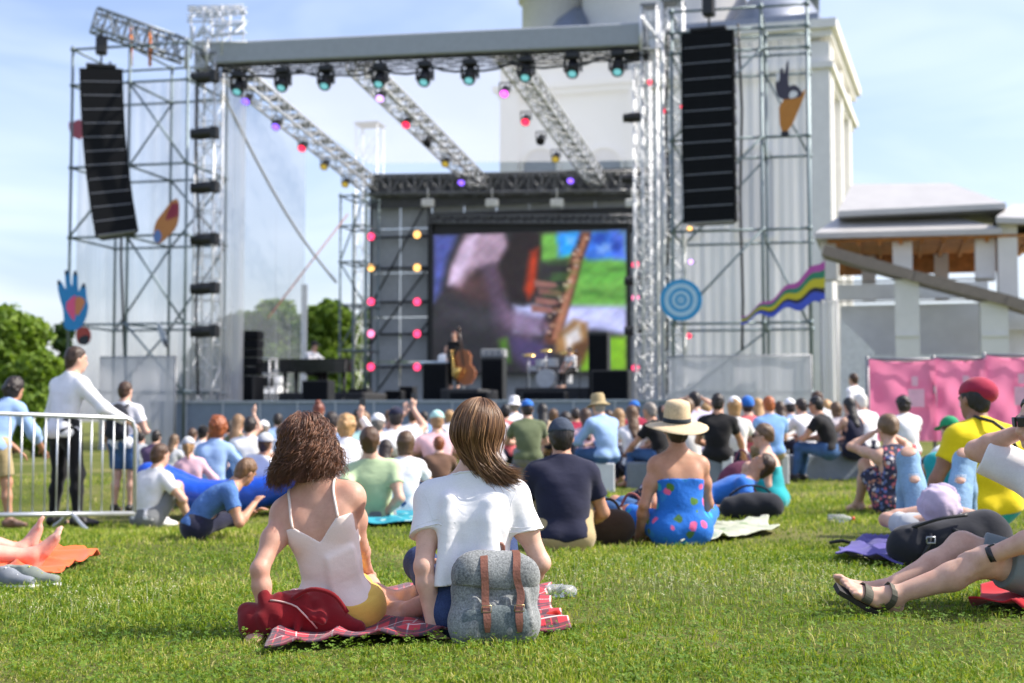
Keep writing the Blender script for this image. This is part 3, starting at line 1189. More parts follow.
# thin veil of high cloud
tc = wt.nodes.new('ShaderNodeTexCoord')
mp = wt.nodes.new('ShaderNodeMapping')
mp.inputs['Scale'].default_value = (2.2, 2.2, 7.5)
mp.inputs['Location'].default_value = (.3, .1, .35)
nz = wt.nodes.new('ShaderNodeTexNoise')
nz.inputs['Scale'].default_value = 1.7
nz.inputs['Detail'].default_value = 4
nz.inputs['Roughness'].default_value = .52
nz.inputs['Distortion'].default_value = .5
rp = wt.nodes.new('ShaderNodeValToRGB')
rp.color_ramp.elements[0].position = .38
rp.color_ramp.elements[0].color = (.03, .03, .03, 1)
rp.color_ramp.elements[1].position = .85
rp.color_ramp.elements[1].color = (.42, .42, .42, 1)
mx = wt.nodes.new('ShaderNodeMix')
mx.data_type = 'RGBA'
mx.inputs[7].default_value = (7.2, 7.5, 8.5, 1)
L = wt.links.new
L(tc.outputs['Generated'], mp.inputs['Vector'])
L(mp.outputs['Vector'], nz.inputs['Vector'])
L(nz.outputs['Fac'], rp.inputs['Fac'])
L(rp.outputs['Color'], mx.inputs[0])
tint = wt.nodes.new('ShaderNodeMix')
tint.data_type = 'RGBA'
tint.blend_type = 'MULTIPLY'
tint.inputs[0].default_value = 1
tint.inputs[7].default_value = (1.06, .98, 1.03, 1)
L(sky.outputs['Color'], tint.inputs[6])
L(tint.outputs[2], mx.inputs[6])
L(mx.outputs[2], bg.inputs['Color'])
bg.inputs['Strength'].default_value = .13
SC.view_settings.view_transform = 'Standard'
SC.view_settings.look = 'None'
SC.view_settings.exposure = 0.88
SC.view_settings.gamma = 1.0
SC.view_settings.use_curve_mapping = False
SC.cycles.use_denoising = True
SC.cycles.denoiser = 'OPENIMAGEDENOISE'
SC.cycles.max_bounces = 6
SC.cycles.transparent_max_bounces = 24
SC.cycles.sample_clamp_indirect = 4
SC.render.use_persistent_data = False

# ================================================================ ground and grass
ys = np.concatenate([[-60, -20, -5, 0, 1.5], np.arange(2.5, 12, .2), np.arange(12, 30, .6), [32, 36, 42, 50, 65, 90, 140, 250, 600, 2000]])
xs = np.concatenate([[-2000, -500, -150, -60, -30, -18], np.arange(-12, 12.1, .3), [18, 30, 60, 150, 500, 2000]])
GX, GY = np.meshgrid(xs, ys, indexing='ij')
GZ = gz(GX, GY)
gv = np.stack([GX, GY, GZ], -1).reshape(-1, 3)
ny = len(ys)
ii, jj = np.meshgrid(np.arange(len(xs) - 1), np.arange(ny - 1), indexing='ij')
a = (ii * ny + jj).reshape(-1)
gme = np_mesh('ground', gv, np.stack([a, a + ny, a + ny + 1, a + 1], 1), 4)
t = NT('turf_soil')
f = t.noise(.55, 4)
f2 = t.noise(14, 5, .7)
c1 = t.ramp(f, [(.3, (.09, .12, .02)), (.48, (.16, .18, .035)), (.62, (.34, .30, .12))])
c2 = t.ramp(f2, [(.3, (.03, .045, .012)), (.7, (.11, .15, .035))])
t.set(Base_Color=t.mix(.5, c1, c2), Roughness=.95)
t.b.inputs['Specular IOR Level'].default_value = .1
t.bump(t.noise(40, 5, .8), .8, .03)
gme.materials.append(t.m)
go = bpy.data.objects.new('ground', gme)
COL.objects.link(go)
tag(go, kind='structure')


def leaf_mat(name, cols, trans=.35):
    t = NT(name)
    g = t.n('ShaderNodeNewGeometry')
    tc = t.n('ShaderNodeTexCoord')
    f = t.noise(.8, 3)
    m = t.n('ShaderNodeMath', operation='MULTIPLY_ADD')
    t.l(f, m.inputs[0])
    m.inputs[1].default_value = 1.25
    t.l(g.outputs['Random Per Island'], m.inputs[2])
    m2 = t.n('ShaderNodeMath', operation='MULTIPLY')
    t.l(m.outputs[0], m2.inputs[0])
    m2.inputs[1].default_value = .50
    n = len(cols)
    c = t.ramp(m2.outputs[0], [(.15 + .7 * i / (n - 1), x) for i, x in enumerate(cols)])
    t.set(Base_Color=c, Roughness=.55)
    t.b.inputs['Specular IOR Level'].default_value = .3
    tr = t.n('ShaderNodeBsdfTranslucent')
    t.l(t.mix(1.0, c, (1.25, 1.35, .5), 'MULTIPLY'), tr.inputs['Color'])
    ms = t.n('ShaderNodeMixShader')
    ms.inputs[0].default_value = trans
    t.l(t.b.outputs[0], ms.inputs[1])
    t.l(tr.outputs[0], ms.inputs[2])
    t.l(ms.outputs[0], t.out.inputs['Surface'])
    return t.m


G = np.random.RandomState(11)


def field_noise(x, y, s, seed):
    return waves(x, y, 0 * x, seed, s, 6)


def scatter(n, y0, y1, margin=.25, power=1.0):
    """points on the ground inside the widened view wedge between two distances"""
    y = y0 + (y1 - y0) * G.uniform(size=n) ** power
    hw = .40 * y + margin
    x = G.uniform(-1, 1, n) * hw
    return x, y


def blades(x, y, hgt, wid, bend, z0=0.0):
    n = len(x)
    z = gz(x, y) - .004 + z0
    az = G.uniform(0, 2 * math.pi, n)
    dx, dy = np.cos(az), np.sin(az)
    ba = G.uniform(0, 2 * math.pi, n)
    bx, by_ = np.cos(ba) * bend, np.sin(ba) * bend
    V = np.zeros((n, 5, 3))
    hw = wid / 2
    for k, (fr, wf) in enumerate(((0, 1), (0, -1), (.55, .8), (.55, -.8))):
        V[:, k, 0] = x + dx * hw * wf + bx * fr ** 2
        V[:, k, 1] = y + dy * hw * wf + by_ * fr ** 2
        V[:, k, 2] = z + hgt * fr
    V[:, 4, 0], V[:, 4, 1], V[:, 4, 2] = x + bx, y + by_, z + hgt * (1 - .25 * (bend / np.maximum(hgt, .01)) ** .8)
    b = np.arange(n)[:, None] * 5
    T = np.concatenate([b + np.array([[0, 1, 3]]), b + np.array([[0, 3, 2]]), b + np.array([[2, 3, 4]])], 1).reshape(-1)
    return V.reshape(-1, 3), T


def g_at(px, py):
    """ground point seen at a pixel (flat part of the field)"""
    d = ray(px, py)
    Y = -CAMZ / d[2]
    return V3(d[0] * Y, Y, 0)


TARTAN = [g_at(262, 658), g_at(566, 636), g_at(545, 594), g_at(300, 600)]
GREENC = [g_at(678, 547), g_at(778, 536), g_at(766, 524), g_at(700, 532)]
VIOLET = [g_at(838, 566), g_at(905, 570), g_at(925, 548), g_at(860, 544)]
REDC = [g_at(972, 612), g_at(1060, 620), g_at(1060, 596), g_at(978, 598)]
ORANGE = [g_at(-60, 590), g_at(52, 582), g_at(104, 562), g_at(-20, 548)]
TEALC = [V3(-1.5, 10.9, 0), V3(-.55, 10.9, 0), V3(-.45, 12.4, 0), V3(-1.5, 12.4, 0)]


def off_cloth(x, y):
    """True where no cloth lies on the grass"""
    keep = np.ones(len(x), bool)
    for q in (TARTAN, GREENC, VIOLET, REDC, ORANGE, TEALC):
        c = sum(q) / 4
        q = [c + (p - c) * .96 for p in q]
        ins = np.ones(len(x), bool)
        sg = None
        for i in range(4):
            a, b = q[i], q[(i + 1) % 4]
            cr = (b[0] - a[0]) * (y - a[1]) - (b[1] - a[1]) * (x - a[0])
            cc = (b[0] - a[0]) * (c[1] - a[1]) - (b[1] - a[1]) * (c[0] - a[0])
            ins &= cr * cc > 0
        keep &= ~ins
    return keep


GRASSC = [(.03, .075, .008), (.085, .165, .013), (.19, .285, .022), (.36, .40, .055), (.60, .53, .25)]
vs, fs, off = [], [], 0


def dens_keep(x, y, s=2.3, seed=4, lo=-.45):
    nz_ = field_noise(x, y, s, seed) + .75 * field_noise(x, y, 34, 15)
    return G.uniform(size=len(x)) < np.clip((nz_ - lo) * 1.2, .12, 1)


for n, y0, y1, h0, h1, w in ((105000, 3.7, 6.2, .018, .060, .0052), (95000, 6.2, 9.5, .022, .066, .0068), (70000, 9.5, 14, .03, .07, .008), (40000, 14, 22, .03, .08, .013)):
    x, y = scatter(n, y0, y1)
    kp_ = dens_keep(x, y) & off_cloth(x, y)
    x, y = x[kp_], y[kp_]
    hn = np.clip(.78 + .40 * field_noise(x, y, 1.6, 9) + .50 * field_noise(x, y, 21, 19), .25, 1.9)
    hg = G.uniform(h0, h1, len(x)) * hn
    v, t_ = blades(x, y, hg, w * G.uniform(.6, 1.3, len(x)), hg * G.uniform(.1, .9, len(x)))
    vs.append(v)
    fs.append(t_ + off)
    off += len(v)
gr = bpy.data.objects.new('grass', np_mesh('grass', np.concatenate(vs), np.concatenate(fs), 3, False))
gr.data.materials.append(leaf_mat('grass_blade', GRASSC))
COL.objects.link(gr)
tag(gr, 'short sunlit green lawn grass over the whole field', 'grass', kind='stuff')

# clover and plantain leaves low in the sward
n = 34000
x, y = scatter(n, 3.7, 8.5, power=1.3)
kp_ = (field_noise(x, y, 1.9, 21) > -.25) & off_cloth(x, y)
x, y = x[kp_], y[kp_]
n = len(x)
hz = G.uniform(.012, .05, n)
vs, fs = [], []
sz = G.uniform(.004, .0095, n) * (1 + .5 * (G.uniform(size=n) > .92))
a0 = G.uniform(0, 6.28, n)
tl = G.uniform(-.5, .5, (n, 2))
for k in range(3):
    aa = a0 + k * 2.094
    c, s = np.cos(aa), np.sin(aa)
    V = np.zeros((n, 4, 3))
    for q, (rr, ww) in enumerate(((0, 0), (.75, .55), (1.15, 0), (.75, -.55))):
        lx, ly = (c * rr - s * ww) * sz, (s * rr + c * ww) * sz
        V[:, q, 0], V[:, q, 1] = x + lx, y + ly
        V[:, q, 2] = gz(x, y) + hz + lx * tl[:, 0] + ly * tl[:, 1] + rr * sz * .15
    vs.append(V.reshape(-1, 3))
    fs.append((np.arange(n)[:, None] * 4 + np.arange(4)[None, :] + k * n * 4).reshape(-1))
cl = bpy.data.objects.new('clover', np_mesh('clover', np.concatenate(vs), np.concatenate(fs), 4, False))
cl.data.materials.append(leaf_mat('clover_leaf', [(.035, .085, .010), (.075, .155, .013), (.13, .225, .020), (.20, .30, .038)], .3))
COL.objects.link(cl)
tag(cl, 'low clover and weed leaves among the near grass', 'clover', kind='stuff')

# flowering grass stems with pale heads
n = 5200
x, y = scatter(n, 5.0, 10.5)
kp_ = (.6 * field_noise(x, y, 2.2, 33) + 1.0 * np.exp(-((x - 1.1) / 1.0) ** 2 - ((y - 6.9) / 1.1) ** 2) + .45 * np.exp(-((x + 1.5) / .8) ** 2 - ((y - 6.6) / 1.0) ** 2)) > .42
kp_ &= off_cloth(x, y)
x, y = x[kp_], y[kp_]
n = len(x)
hg = G.uniform(.05, .13, n)
bd = hg * G.uniform(.1, .5, n)
v1, t1 = blades(x, y, hg, np.full(n, .0016), bd)
tips = v1.reshape(-1, 5, 3)[:, 4]
hv, hf_, o2 = [], [], len(v1)
for k in range(5):
    d = G.normal(size=(n, 3)) * .0065
    s = G.uniform(.0022, .0042, n)[:, None]
    c = tips + d
    A = G.normal(size=(n, 3))
    A /= np.linalg.norm(A, axis=1)[:, None]
    Bv = np.cross(A, G.normal(size=(n, 3)))
    Bv /= np.linalg.norm(Bv, axis=1)[:, None]
    V = np.stack([c + A * s * 1.6, c + Bv * s, c - Bv * s], 1)
    hv.append(V.reshape(-1, 3))
    hf_.append(np.arange(3 * n) + o2)
    o2 += 3 * n
st = bpy.data.objects.new('seed_stems', np_mesh('seed_stems', np.concatenate([v1] + hv), np.concatenate([t1] + hf_), 3, False))
st.data.materials.append(leaf_mat('seed_head', [(.35, .36, .16), (.5, .5, .28), (.62, .6, .42), (.7, .7, .58)], .3))
COL.objects.link(st)
tag(st, 'thin pale flowering stems standing above the grass', 'wild flowers', kind='stuff')


# ================================================================ trees
def tree(label, base, hgt, rx, seed, cols, n=9000, ls=.16, group=None, trunk_h=.25, lobes=16):
    g = np.random.RandomState(seed)
    base = np.array(base, float)
    root = empty('tree', base, label, 'tree', group)
    mb = MB()
    top = base + V3(0, 0, hgt * .75)
    mb.path([base, base + V3(.1, 0, hgt * trunk_h), base + V3(-.1, .1, hgt * .5), top], [hgt * .035, hgt * .028, hgt * .018, .03], 8)
    cs = []
    for k in range(lobes):
        fr = g.uniform(.18, 1.0)
        rad = rx * (1 - .55 * max(0, fr - .35) / .65) * g.uniform(.25, .85)
        a = g.uniform(0, 6.28)
        c = base + V3(math.cos(a) * rad, math.sin(a) * rad, hgt * (.12 + .76 * fr))
        cs.append((c, rx * g.uniform(.36, .56)))
        mb.path([base + V3(0, 0, hgt * (trunk_h + .3 * fr * .8)), (base + c) / 2 + V3(0, 0, hgt * .2 * fr), c], [hgt * .014, hgt * .009, .02], 5)
    mb.build('trunk', m_plain('bark', (.09, .065, .045), .9, bump=.6, bscale=12), root)
    cs.append((base + V3(0, 0, hgt * .55), rx * .75))
    per = n // len(cs)
    pts, nrm = [], []
    for c, r in cs:
        d = g.normal(size=(per, 3))
        d /= np.linalg.norm(d, axis=1)[:, None]
        rr = r * g.uniform(.55, 1.08, per) ** .7
        rr *= 1 + .22 * np.sin(d[:, 0] * 5 + seed) * np.sin(d[:, 2] * 6 + d[:, 1] * 4)
        p = c + d * rr[:, None] * V3(1, 1, .82)
        pts.append(p)
        nrm.append(d)
    p = np.concatenate(pts)
    d = np.concatenate(nrm)
    m = len(p)
    nn = d + g.normal(size=(m, 3)) * .7
    nn /= np.linalg.norm(nn, axis=1)[:, None]
    A = np.cross(nn, g.normal(size=(m, 3)))
    A /= np.linalg.norm(A, axis=1)[:, None]
    Bv = np.cross(nn, A)
    s = (ls * g.uniform(.6, 1.4, m))[:, None]
    V = np.stack([p - A * s, p + Bv * s * .55, p + A * s, p - Bv * s * .55], 1).reshape(-1, 3) - base
    me = np_mesh('crown', V, np.arange(4 * m), 4, False)
    me.materials.append(leaf_mat('leaf_%d' % (hash(cols) % 999), list(cols), .3))
    o = bpy.data.objects.new('crown', me)
    COL.objects.link(o)
    o.parent = root
    return root


LT = ((.04, .09, .012), (.09, .16, .016), (.15, .24, .026), (.22, .31, .04))
LD = ((.012, .035, .008), (.025, .06, .012), (.04, .085, .016), (.06, .11, .02))
LM = ((.03, .07, .012), (.06, .12, .02), (.10, .17, .03), (.14, .21, .04))


def tree_at(label, px, ytop, Y, wpx, seed, cols, group='trees behind the stage', **k):
    q = P(px, ytop, Y)
    return tree(label, (q[0], Y, -.3), q[2] + .3, wpx / F * Y / 2, seed, cols, group=group, **k)


tree_at('bushy bright green tree at the left edge of the field', 12, 304, 36, 96, 3, LT, n=40000, ls=.10, lobes=34, trunk_h=.15)
tree_at('low rounded green bush beside the bright tree', 32, 350, 33, 74, 4, LT, n=22000, ls=.09, trunk_h=.10, lobes=22)
tree_at('dark narrow tree just behind the blue painted hand', 64, 312, 58, 34, 5, LD, n=12000, ls=.15)
tree_at('sunlit bright green tree seen behind the pianist', 330, 289, 66, 74, 6, LT, n=34000, ls=.17, lobes=26, trunk_h=.12)
tree_at('bright green tree partly behind the dark stage wall', 372, 298, 68, 56, 16, LT, n=16000, ls=.19, trunk_h=.12)
tree_at('tall hazy tree seen through the side netting', 266, 288, 96, 84, 8, LT, n=26000, ls=.26)
tree_at('lower dark tree left of the hazy tall tree', 228, 314, 92, 76, 10, LM, n=16000, ls=.26)
tree_at('small dark bush under the left scaffold', 188, 368, 84, 30, 12, LD, n=9000, ls=.22)
# ================================================================ stage frame: u right, v back, z up
YAW = R(12.5)
UR = V3(math.cos(YAW), -math.sin(YAW), 0)
UB = V3(math.sin(YAW), math.cos(YAW), 0)
UZ = V3(0, 0, 1)
AX = [UR, UB, UZ]
L0 = V3((205 - 512) / F * 43, 43, 0)
GS = -0.3   # ground level below the stage


def SP(px, py, v):
    d = ray(px, py)
    Y = (v + L0 @ UB) / (d[0] * UB[0] + d[1] * UB[1])
    return V3(d[0] * Y, Y, CAMZ + d[2] * Y)


def SPz(px, z, v):
    """point seen at column px on the plane v, at height z"""
    p = SP(px, HOR, v)
    q = SP(px + (p[0] / p[1] * F + 512 - px), HOR, v)
    return V3(q[0], q[1], z)


M_ALU = m_plain('aluminium', (.66, .68, .70), .42, .35, bump=0)
M_GALV = m_plain('galvanised_tube', (.17, .22, .24), .5, .5)
M_BLK = m_plain('black_housing', (.012, .013, .015), .45)
M_BLKF = m_plain('black_grille', (.006, .007, .009), .8, spec=.15)
M_GREY = m_plain('grey_steel', (.22, .23, .25), .5, .4)
M_FASC = m_plain('grey_fascia', (.34, .37, .41), .75, var=.05)
M_WHITE = m_plain('white_paint', (.80, .80, .80), .5)


def scrim_mat(name, c, alpha, folds=0.0):
    t = NT(name)
    t.set(Base_Color=c, Roughness=.9)
    t.b.inputs['Specular IOR Level'].default_value = .1
    tr = t.n('ShaderNodeBsdfTransparent')
    tl = t.n('ShaderNodeBsdfTranslucent')
    tl.inputs['Color'].default_value = (*c, 1)
    m1 = t.n('ShaderNodeMixShader')
    m1.inputs[0].default_value = .5
    t.l(t.b.outputs[0], m1.inputs[1])
    t.l(tl.outputs[0], m1.inputs[2])
    m2 = t.n('ShaderNodeMixShader')
    m2.inputs[0].default_value = alpha
    t.l(tr.outputs[0], m2.inputs[1])
    t.l(m1.outputs[0], m2.inputs[2])
    if folds:
        tc = t.n('ShaderNodeTexCoord')
        mp = t.n('ShaderNodeMapping')
        mp.inputs['Scale'].default_value = (folds, folds, .12)
        t.l(tc.outputs['Object'], mp.inputs['Vector'])
        f = t.noise(1, 2, .5, vec=mp.outputs['Vector'])
        mr = t.n('ShaderNodeMapRange')
        mr.inputs['From Min'].default_value = .35
        mr.inputs['From Max'].default_value = .65
        mr.inputs['To Min'].default_value = max(0, alpha - .14)
        mr.inputs['To Max'].default_value = min(1, alpha + .14)
        t.l(f, mr.inputs['Value'])
        t.l(mr.outputs[0], m2.inputs[0])
    t.l(m2.outputs[0], t.out.inputs['Surface'])
    return t.m


M_SCRIM = scrim_mat('white_mesh_net', (.86, .87, .89), .46, 1.6)
M_ROOF = scrim_mat('clear_roof_foil', (.78, .79, .80), .46)
M_SIDE = scrim_mat('grey_side_net', (.50, .53, .56), .34)


def curtain(name, p0, p1, z0, z1, mat, folds=.05, nf=30, parent=None, **k):
    """hanging sheet with real folds between two ground points"""
    p0, p1 = np.array(p0, float), np.array(p1, float)
    d = (p1 - p0) * V3(1, 1, 0)
    L_ = np.linalg.norm(d)
    d /= L_
    nn = np.cross(d, UZ)
    n = nf * 6
    m = 10
    g = np.random.RandomState(nf)
    ph = g.uniform(0, 6, 4)
    vs = []
    for i in range(n + 1):
        s = L_ * i / n
        for j in range(m + 1):
            zz = j / m
            o = folds * (math.sin(s / L_ * nf * 6.28 + ph[0] + .5 * math.sin(zz * 2)) + .7 * math.sin(s / L_ * nf * 3.7 + ph[1] + zz)) * (1.1 - .5 * zz)
            vs.append(p0 * V3(1, 1, 0) + d * s + nn * o + UZ * (z0 + (z1 - z0) * zz))
    fs = [(i * (m + 1) + j, (i + 1) * (m + 1) + j, (i + 1) * (m + 1) + j + 1, i * (m + 1) + j + 1) for i in range(n) for j in range(m)]
    b = MB()
    b.add(vs, fs, True)
    return b.build(name, mat, parent, **k)


# ---------------------------------------------------------------- deck
FZ = SP(450, 400, -1)[2]
d0, d1 = SPz(150, 0, -1.0), SPz(700, 0, -1.0)
wd = np.linalg.norm(d1 - d0)
root = empty('stage_platform', (d0 + d1) / 2 + V3(0, 0, GS), 'long grey stage platform the musicians stand on', 'stage')
mb = MB()
mb.box((d0 + d1) / 2 + UB * 9.0 + UZ * (FZ - .09), (wd, 18, .18), AX)
mb.build('deck', m_plain('stage_deck', (.06, .065, .07), .6), root)
mb = MB()
npan = 14
for i in range(npan):
    c = d0 + (d1 - d0) * (i + .5) / npan
    mb = MB()
    mb.box(c + UZ * ((FZ - .02 + GS) / 2), (wd / npan - .03, .05, FZ - .02 - GS), AX)
    mb.build('skirt_panel', m_plain('skirt_grey', (.20, .25, .33), .8, var=.06), root)
mb = MB()
for i in range(1, npan):
    c = d0 + (d1 - d0) * i / npan - UB * .04
    mb.box(c + UZ * ((FZ + GS) / 2), (.05, .04, FZ - GS), AX)
mb.box((d0 + d1) / 2 - UB * .05 + UZ * (FZ - .03), (wd, .05, .06), AX)
mb.build('edge_trim', m_plain('trim_grey', (.42, .46, .52), .6), root)


# ---------------------------------------------------------------- lattice towers and scaffolds
def tower(name, px, v, ytop, w, label, mat=M_ALU, seg=None, z0=GS, r=.03):
    b = SPz(px, z0, v)
    zt = SP(px, ytop, v)[2]
    rt = empty(name, b, label, 'tower', 'lattice truss towers')
    mb = MB()
    truss(mb, b, b + UZ * (zt - z0), w, w, seg or int((zt - z0) / (w * 1.05)), r, r * .55, up=tuple(UB))
    mb.build('lattice', mat, rt)
    mb = MB()
    mb.box(b + UZ * .06, (w * 1.8, w * 1.8, .12), AX, .02)
    mb.build('base_plate', M_GREY, rt)
    mb = MB()
    mb.box(b + UZ * (zt - z0 + .05), (w * 1.15, w * 1.15, .10), AX, .02)
    mb.build('head_block', M_GREY, rt)
    return rt


tower('truss_tower', 205, 0, 58, .62, 'silver lattice tower carrying the left end of the roof beam')
tower('truss_tower', 652, 0, 8, .42, 'slim silver lattice tower at the right end of the roof beam')
tower('truss_tower', 676, -.6, 4, .55, 'bright silver lattice tower beside the right black speaker stack')
tower('truss_tower', 644, 4.5, 60, .5, 'silver lattice tower inside the right wing of the stage')
tower('truss_tower', 368, 22, 126, 1.0, 'far pale lattice tower behind the translucent roof')


def scaffold(label, pxs, ylev, v0, v1, pgroup='scaffold towers', braces=()):
    b = SPz(sum(pxs) / len(pxs), GS, (v0 + v1) / 2)
    rt = empty('scaffold_tower', b, label, 'scaffold', pgroup)
    lev = [SP(pxs[0], y, v0)[2] for y in ylev]
    base = {}
    for iv, v in enumerate((v0, v1)):
        for ip, px in enumerate(pxs):
            p = SPz(px, GS, v0) + UB * (v - v0)
            base[(ip, iv)] = p
            mb = MB()
            mb.tube(p, p + UZ * (lev[0] - GS + .1), .045, 6)
            for z in lev:
                mb.lathe(p * V3(1, 1, 0) + UZ * (z - .06), [(.02, 0), (.085, .02), (.085, .10), (.02, .12)], 8)
            mb.build('standard', M_GALV, rt)
    for z in lev:
        mb = MB()
        for iv in (0, 1):
            for ip in range(len(pxs) - 1):
                mb.tube(base[(ip, iv)] * V3(1, 1, 0) + UZ * z, base[(ip + 1, iv)] * V3(1, 1, 0) + UZ * z, .038, 6)
        for ip in range(len(pxs)):
            mb.tube(base[(ip, 0)] * V3(1, 1, 0) + UZ * z, base[(ip, 1)] * V3(1, 1, 0) + UZ * z, .038, 6)
        mb.build('ledger', M_GALV, rt)
    for (ia, la, ib, lb, iv) in braces:
        mb = MB()
        mb.tube(base[(ia, iv)] * V3(1, 1, 0) + UZ * lev[la] - UB * (.06 if iv == 0 else -.06), base[(ib, iv)] * V3(1, 1, 0) + UZ * lev[lb] - UB * (.06 if iv == 0 else -.06), .034, 6)
        mb.build('brace', M_GALV, rt)
    return rt, base, lev


sc1, bs1, lv1 = scaffold('left scaffold tower holding the curved black speakers', (66, 124, 183), (50, 86, 168, 238, 325, 392), -1.2, 1.6,
                         braces=[(0, 3, 1, 2, 0), (1, 2, 2, 3, 1), (1, 3, 2, 4, 0), (0, 5, 1, 4, 1), (1, 4, 2, 5, 0), (2, 2, 1, 3, 1), (1, 4, 2, 3, 1), (0, 4, 1, 3, 1), (1, 1, 2, 2, 0), (0, 2, 1, 1, 1)])
curtain('scrim', bs1[(0, 1)] + UB * .15 - UR * 1.45, bs1[(2, 1)] + UB * .15 + UR * .6, GS + 1.2, lv1[0] - .3, M_SCRIM, .016, 16, sc1)
sc2, bs2, lv2 = scaffold('right scaffold tower with the straight black speaker stack', (674, 765, 812), (12, 33, 54, 141, 232, 324, 392), -1.4, 1.6,
                         braces=[(0, 3, 1, 2, 0), (0, 4, 1, 3, 0), (0, 5, 1, 4, 0), (0, 6, 1, 5, 1), (1, 4, 2, 5, 1), (1, 2, 2, 3, 1), (1, 3, 0, 4, 1)])
curtain('scrim', bs2[(0, 1)] + UB * .15 - UR * .3, bs2[(2, 1)] + UB * .15 + UR * .05, GS + 1.4, lv2[0] - .1, M_SCRIM, .014, 14, sc2)
scaffold('small side scaffold left of the dark stage wall', (339, 352, 364), (196, 226, 262, 305, 350), 13.5, 15.2,
         braces=[(2, 0, 0, 2, 0), (0, 2, 2, 3, 0), (2, 3, 0, 4, 0)])

# roof beam (grey cloth-covered truss) with its lower chord
bl, br = SP(203, 56, 0), SP(651, 36, 0)
root = empty('roof_beam', (bl + br) / 2, 'long grey covered beam spanning the top front of the stage', 'beam')
dv = unit(br - bl)
axb = [dv, UB, unit(np.cross(dv, UB))]
mb = MB()
mb.box((bl + br) / 2 + dv * .1, (np.linalg.norm(br - bl) - .5, .62, .66), axb, .04)
mb.build('fascia', M_FASC, root)
mb = MB()
truss(mb, bl - axb[2] * .50, br - axb[2] * .50, .5, .22, 44, .022, .012)
mb.build('lower_chord', M_BLK, root)
mb = MB()
for e in (bl - dv * .05, br + dv * .1):
    truss(mb, e - UZ * .45, e + UZ * .5, .7, .7, 1, .05, .03, up=tuple(UB))
    mb.box(e, (.34, .34, .9), AX, .03)
mb.build('corner_block', M_ALU, root)

# three sloping rafters
raft = []
rr = [((232, 72), (372, 187), 'leftmost sloping roof truss with grey square panels', M_ALU, 14),
      ((356, 62), (482, 186), 'middle sloping roof truss under the clear roof', M_ALU, 18),
      ((508, 54), (600, 184), 'rightmost sloping roof truss catching bright sunlight', M_ALU, 18)]
VB = 16.0
for (a_, b_, lab, mt, sg) in rr:
    p, q = SP(*a_, .6), SP(*b_, VB)
    rt = empty('roof_truss', (p + q) / 2, lab, 'truss', 'sloping roof trusses')
    mb = MB()
    truss(mb, p, q, .62, .5, sg, .042, .026)
    mb.build('lattice', mt, rt)
    s_ = unit(np.cross(unit(q - p), UZ))
    for k in range(sg):
        c = p + (q - p) * (k + .5) / sg
        mb = MB()
        mb.box(c + UZ * .30, (.50, np.linalg.norm(q - p) / sg * .55, .03), [s_, unit(q - p), np.cross(s_, unit(q - p))])
        mb.build('deck_plate', m_plain('plate_grey', (.30, .31, .31), .6), rt)
    raft.append((p, q))

# clear roof sheet
c0, c1, c2, c3 = SP(213, 70, .9), SP(648, 50, .9), SP(640, 180, VB), SP(368, 182, VB)
mb = MB()
n, m = 24, 20
vs = []
for i in range(n + 1):
    for j in range(m + 1):
        a_ = i / n
        b_ = j / m
        p = (c0 * (1 - a_) + c1 * a_) * (1 - b_) + (c3 * (1 - a_) + c2 * a_) * b_
        vs.append(p + UZ * (.78 - .10 * math.sin(b_ * math.pi) * (1 + .4 * math.sin(a_ * 9.4))))
mb.add(vs, [(i * (m + 1) + j, (i + 1) * (m + 1) + j, (i + 1) * (m + 1) + j + 1, i * (m + 1) + j + 1) for i in range(n) for j in range(m)], True)
mb.build('roof_sheet', M_ROOF, None, 'pale translucent sheet stretched over the roof trusses', 'roof sheet')
# side net from the left tower to the rear
q0, q1 = SPz(222, 0, .4), SPz(304, 0, 13)
curtain('side_net', q0, q1, FZ, SP(222, 70, .4)[2], M_SIDE, .05, 10, None, label='pale grey netting wall along the left side of the stage', cat='netting')
mb = MB()
e = SPz(303, FZ, 13)
mb.box(e + UZ * 2.4, (.22, .10, 4.8), AX)
mb.build('net_post', M_WHITE, None, 'white upright post at the rear edge of the side netting', 'post')

# ---------------------------------------------------------------- rear wall
wl, wr_ = SPz(366, 0, VB), SPz(664, 0, VB)
ztop = SP(500, 180, VB)[2]
root = empty('stage_back_wall', (wl + wr_) / 2 + UZ * FZ, 'grey panelled back wall of the stage around the screen', 'stage wall')
W_ = np.linalg.norm(wr_ - wl)
mb = MB()
npx = 9
for i in range(npx):
    for j in range(5):
        c = wl + (wr_ - wl) * (i + .5) / npx + UZ * (FZ + (ztop - FZ) * (j + .5) / 5) + UB * .25
        mb.box(c, (W_ / npx - .04, .06, (ztop - FZ) / 5 - .03), AX)
mb.build('panel', m_plain('back_panel', (.36, .385, .41), .8, var=.08), root)
mb = MB()
for y in (204, 237, 268, 302, 334, 367):
    z = SP(400, y, VB)[2]
    mb.tube(wl + UZ * z, wl + UR * 2.75 + UZ * z, .05, 6)
for px in (370, 428):
    p = SPz(px, 0, VB - .1)
    mb.tube(p + UZ * FZ, p + UZ * ztop, .05, 6)
for a_, b_ in (((374, 300), (425, 205)), ((370, 345), (428, 268)), ((372, 398), (428, 322))):
    mb.tube(SP(*a_, VB - .1), SP(*b_, VB - .1), .04, 6)
mb.build('wall_scaffold', M_BLK, root)
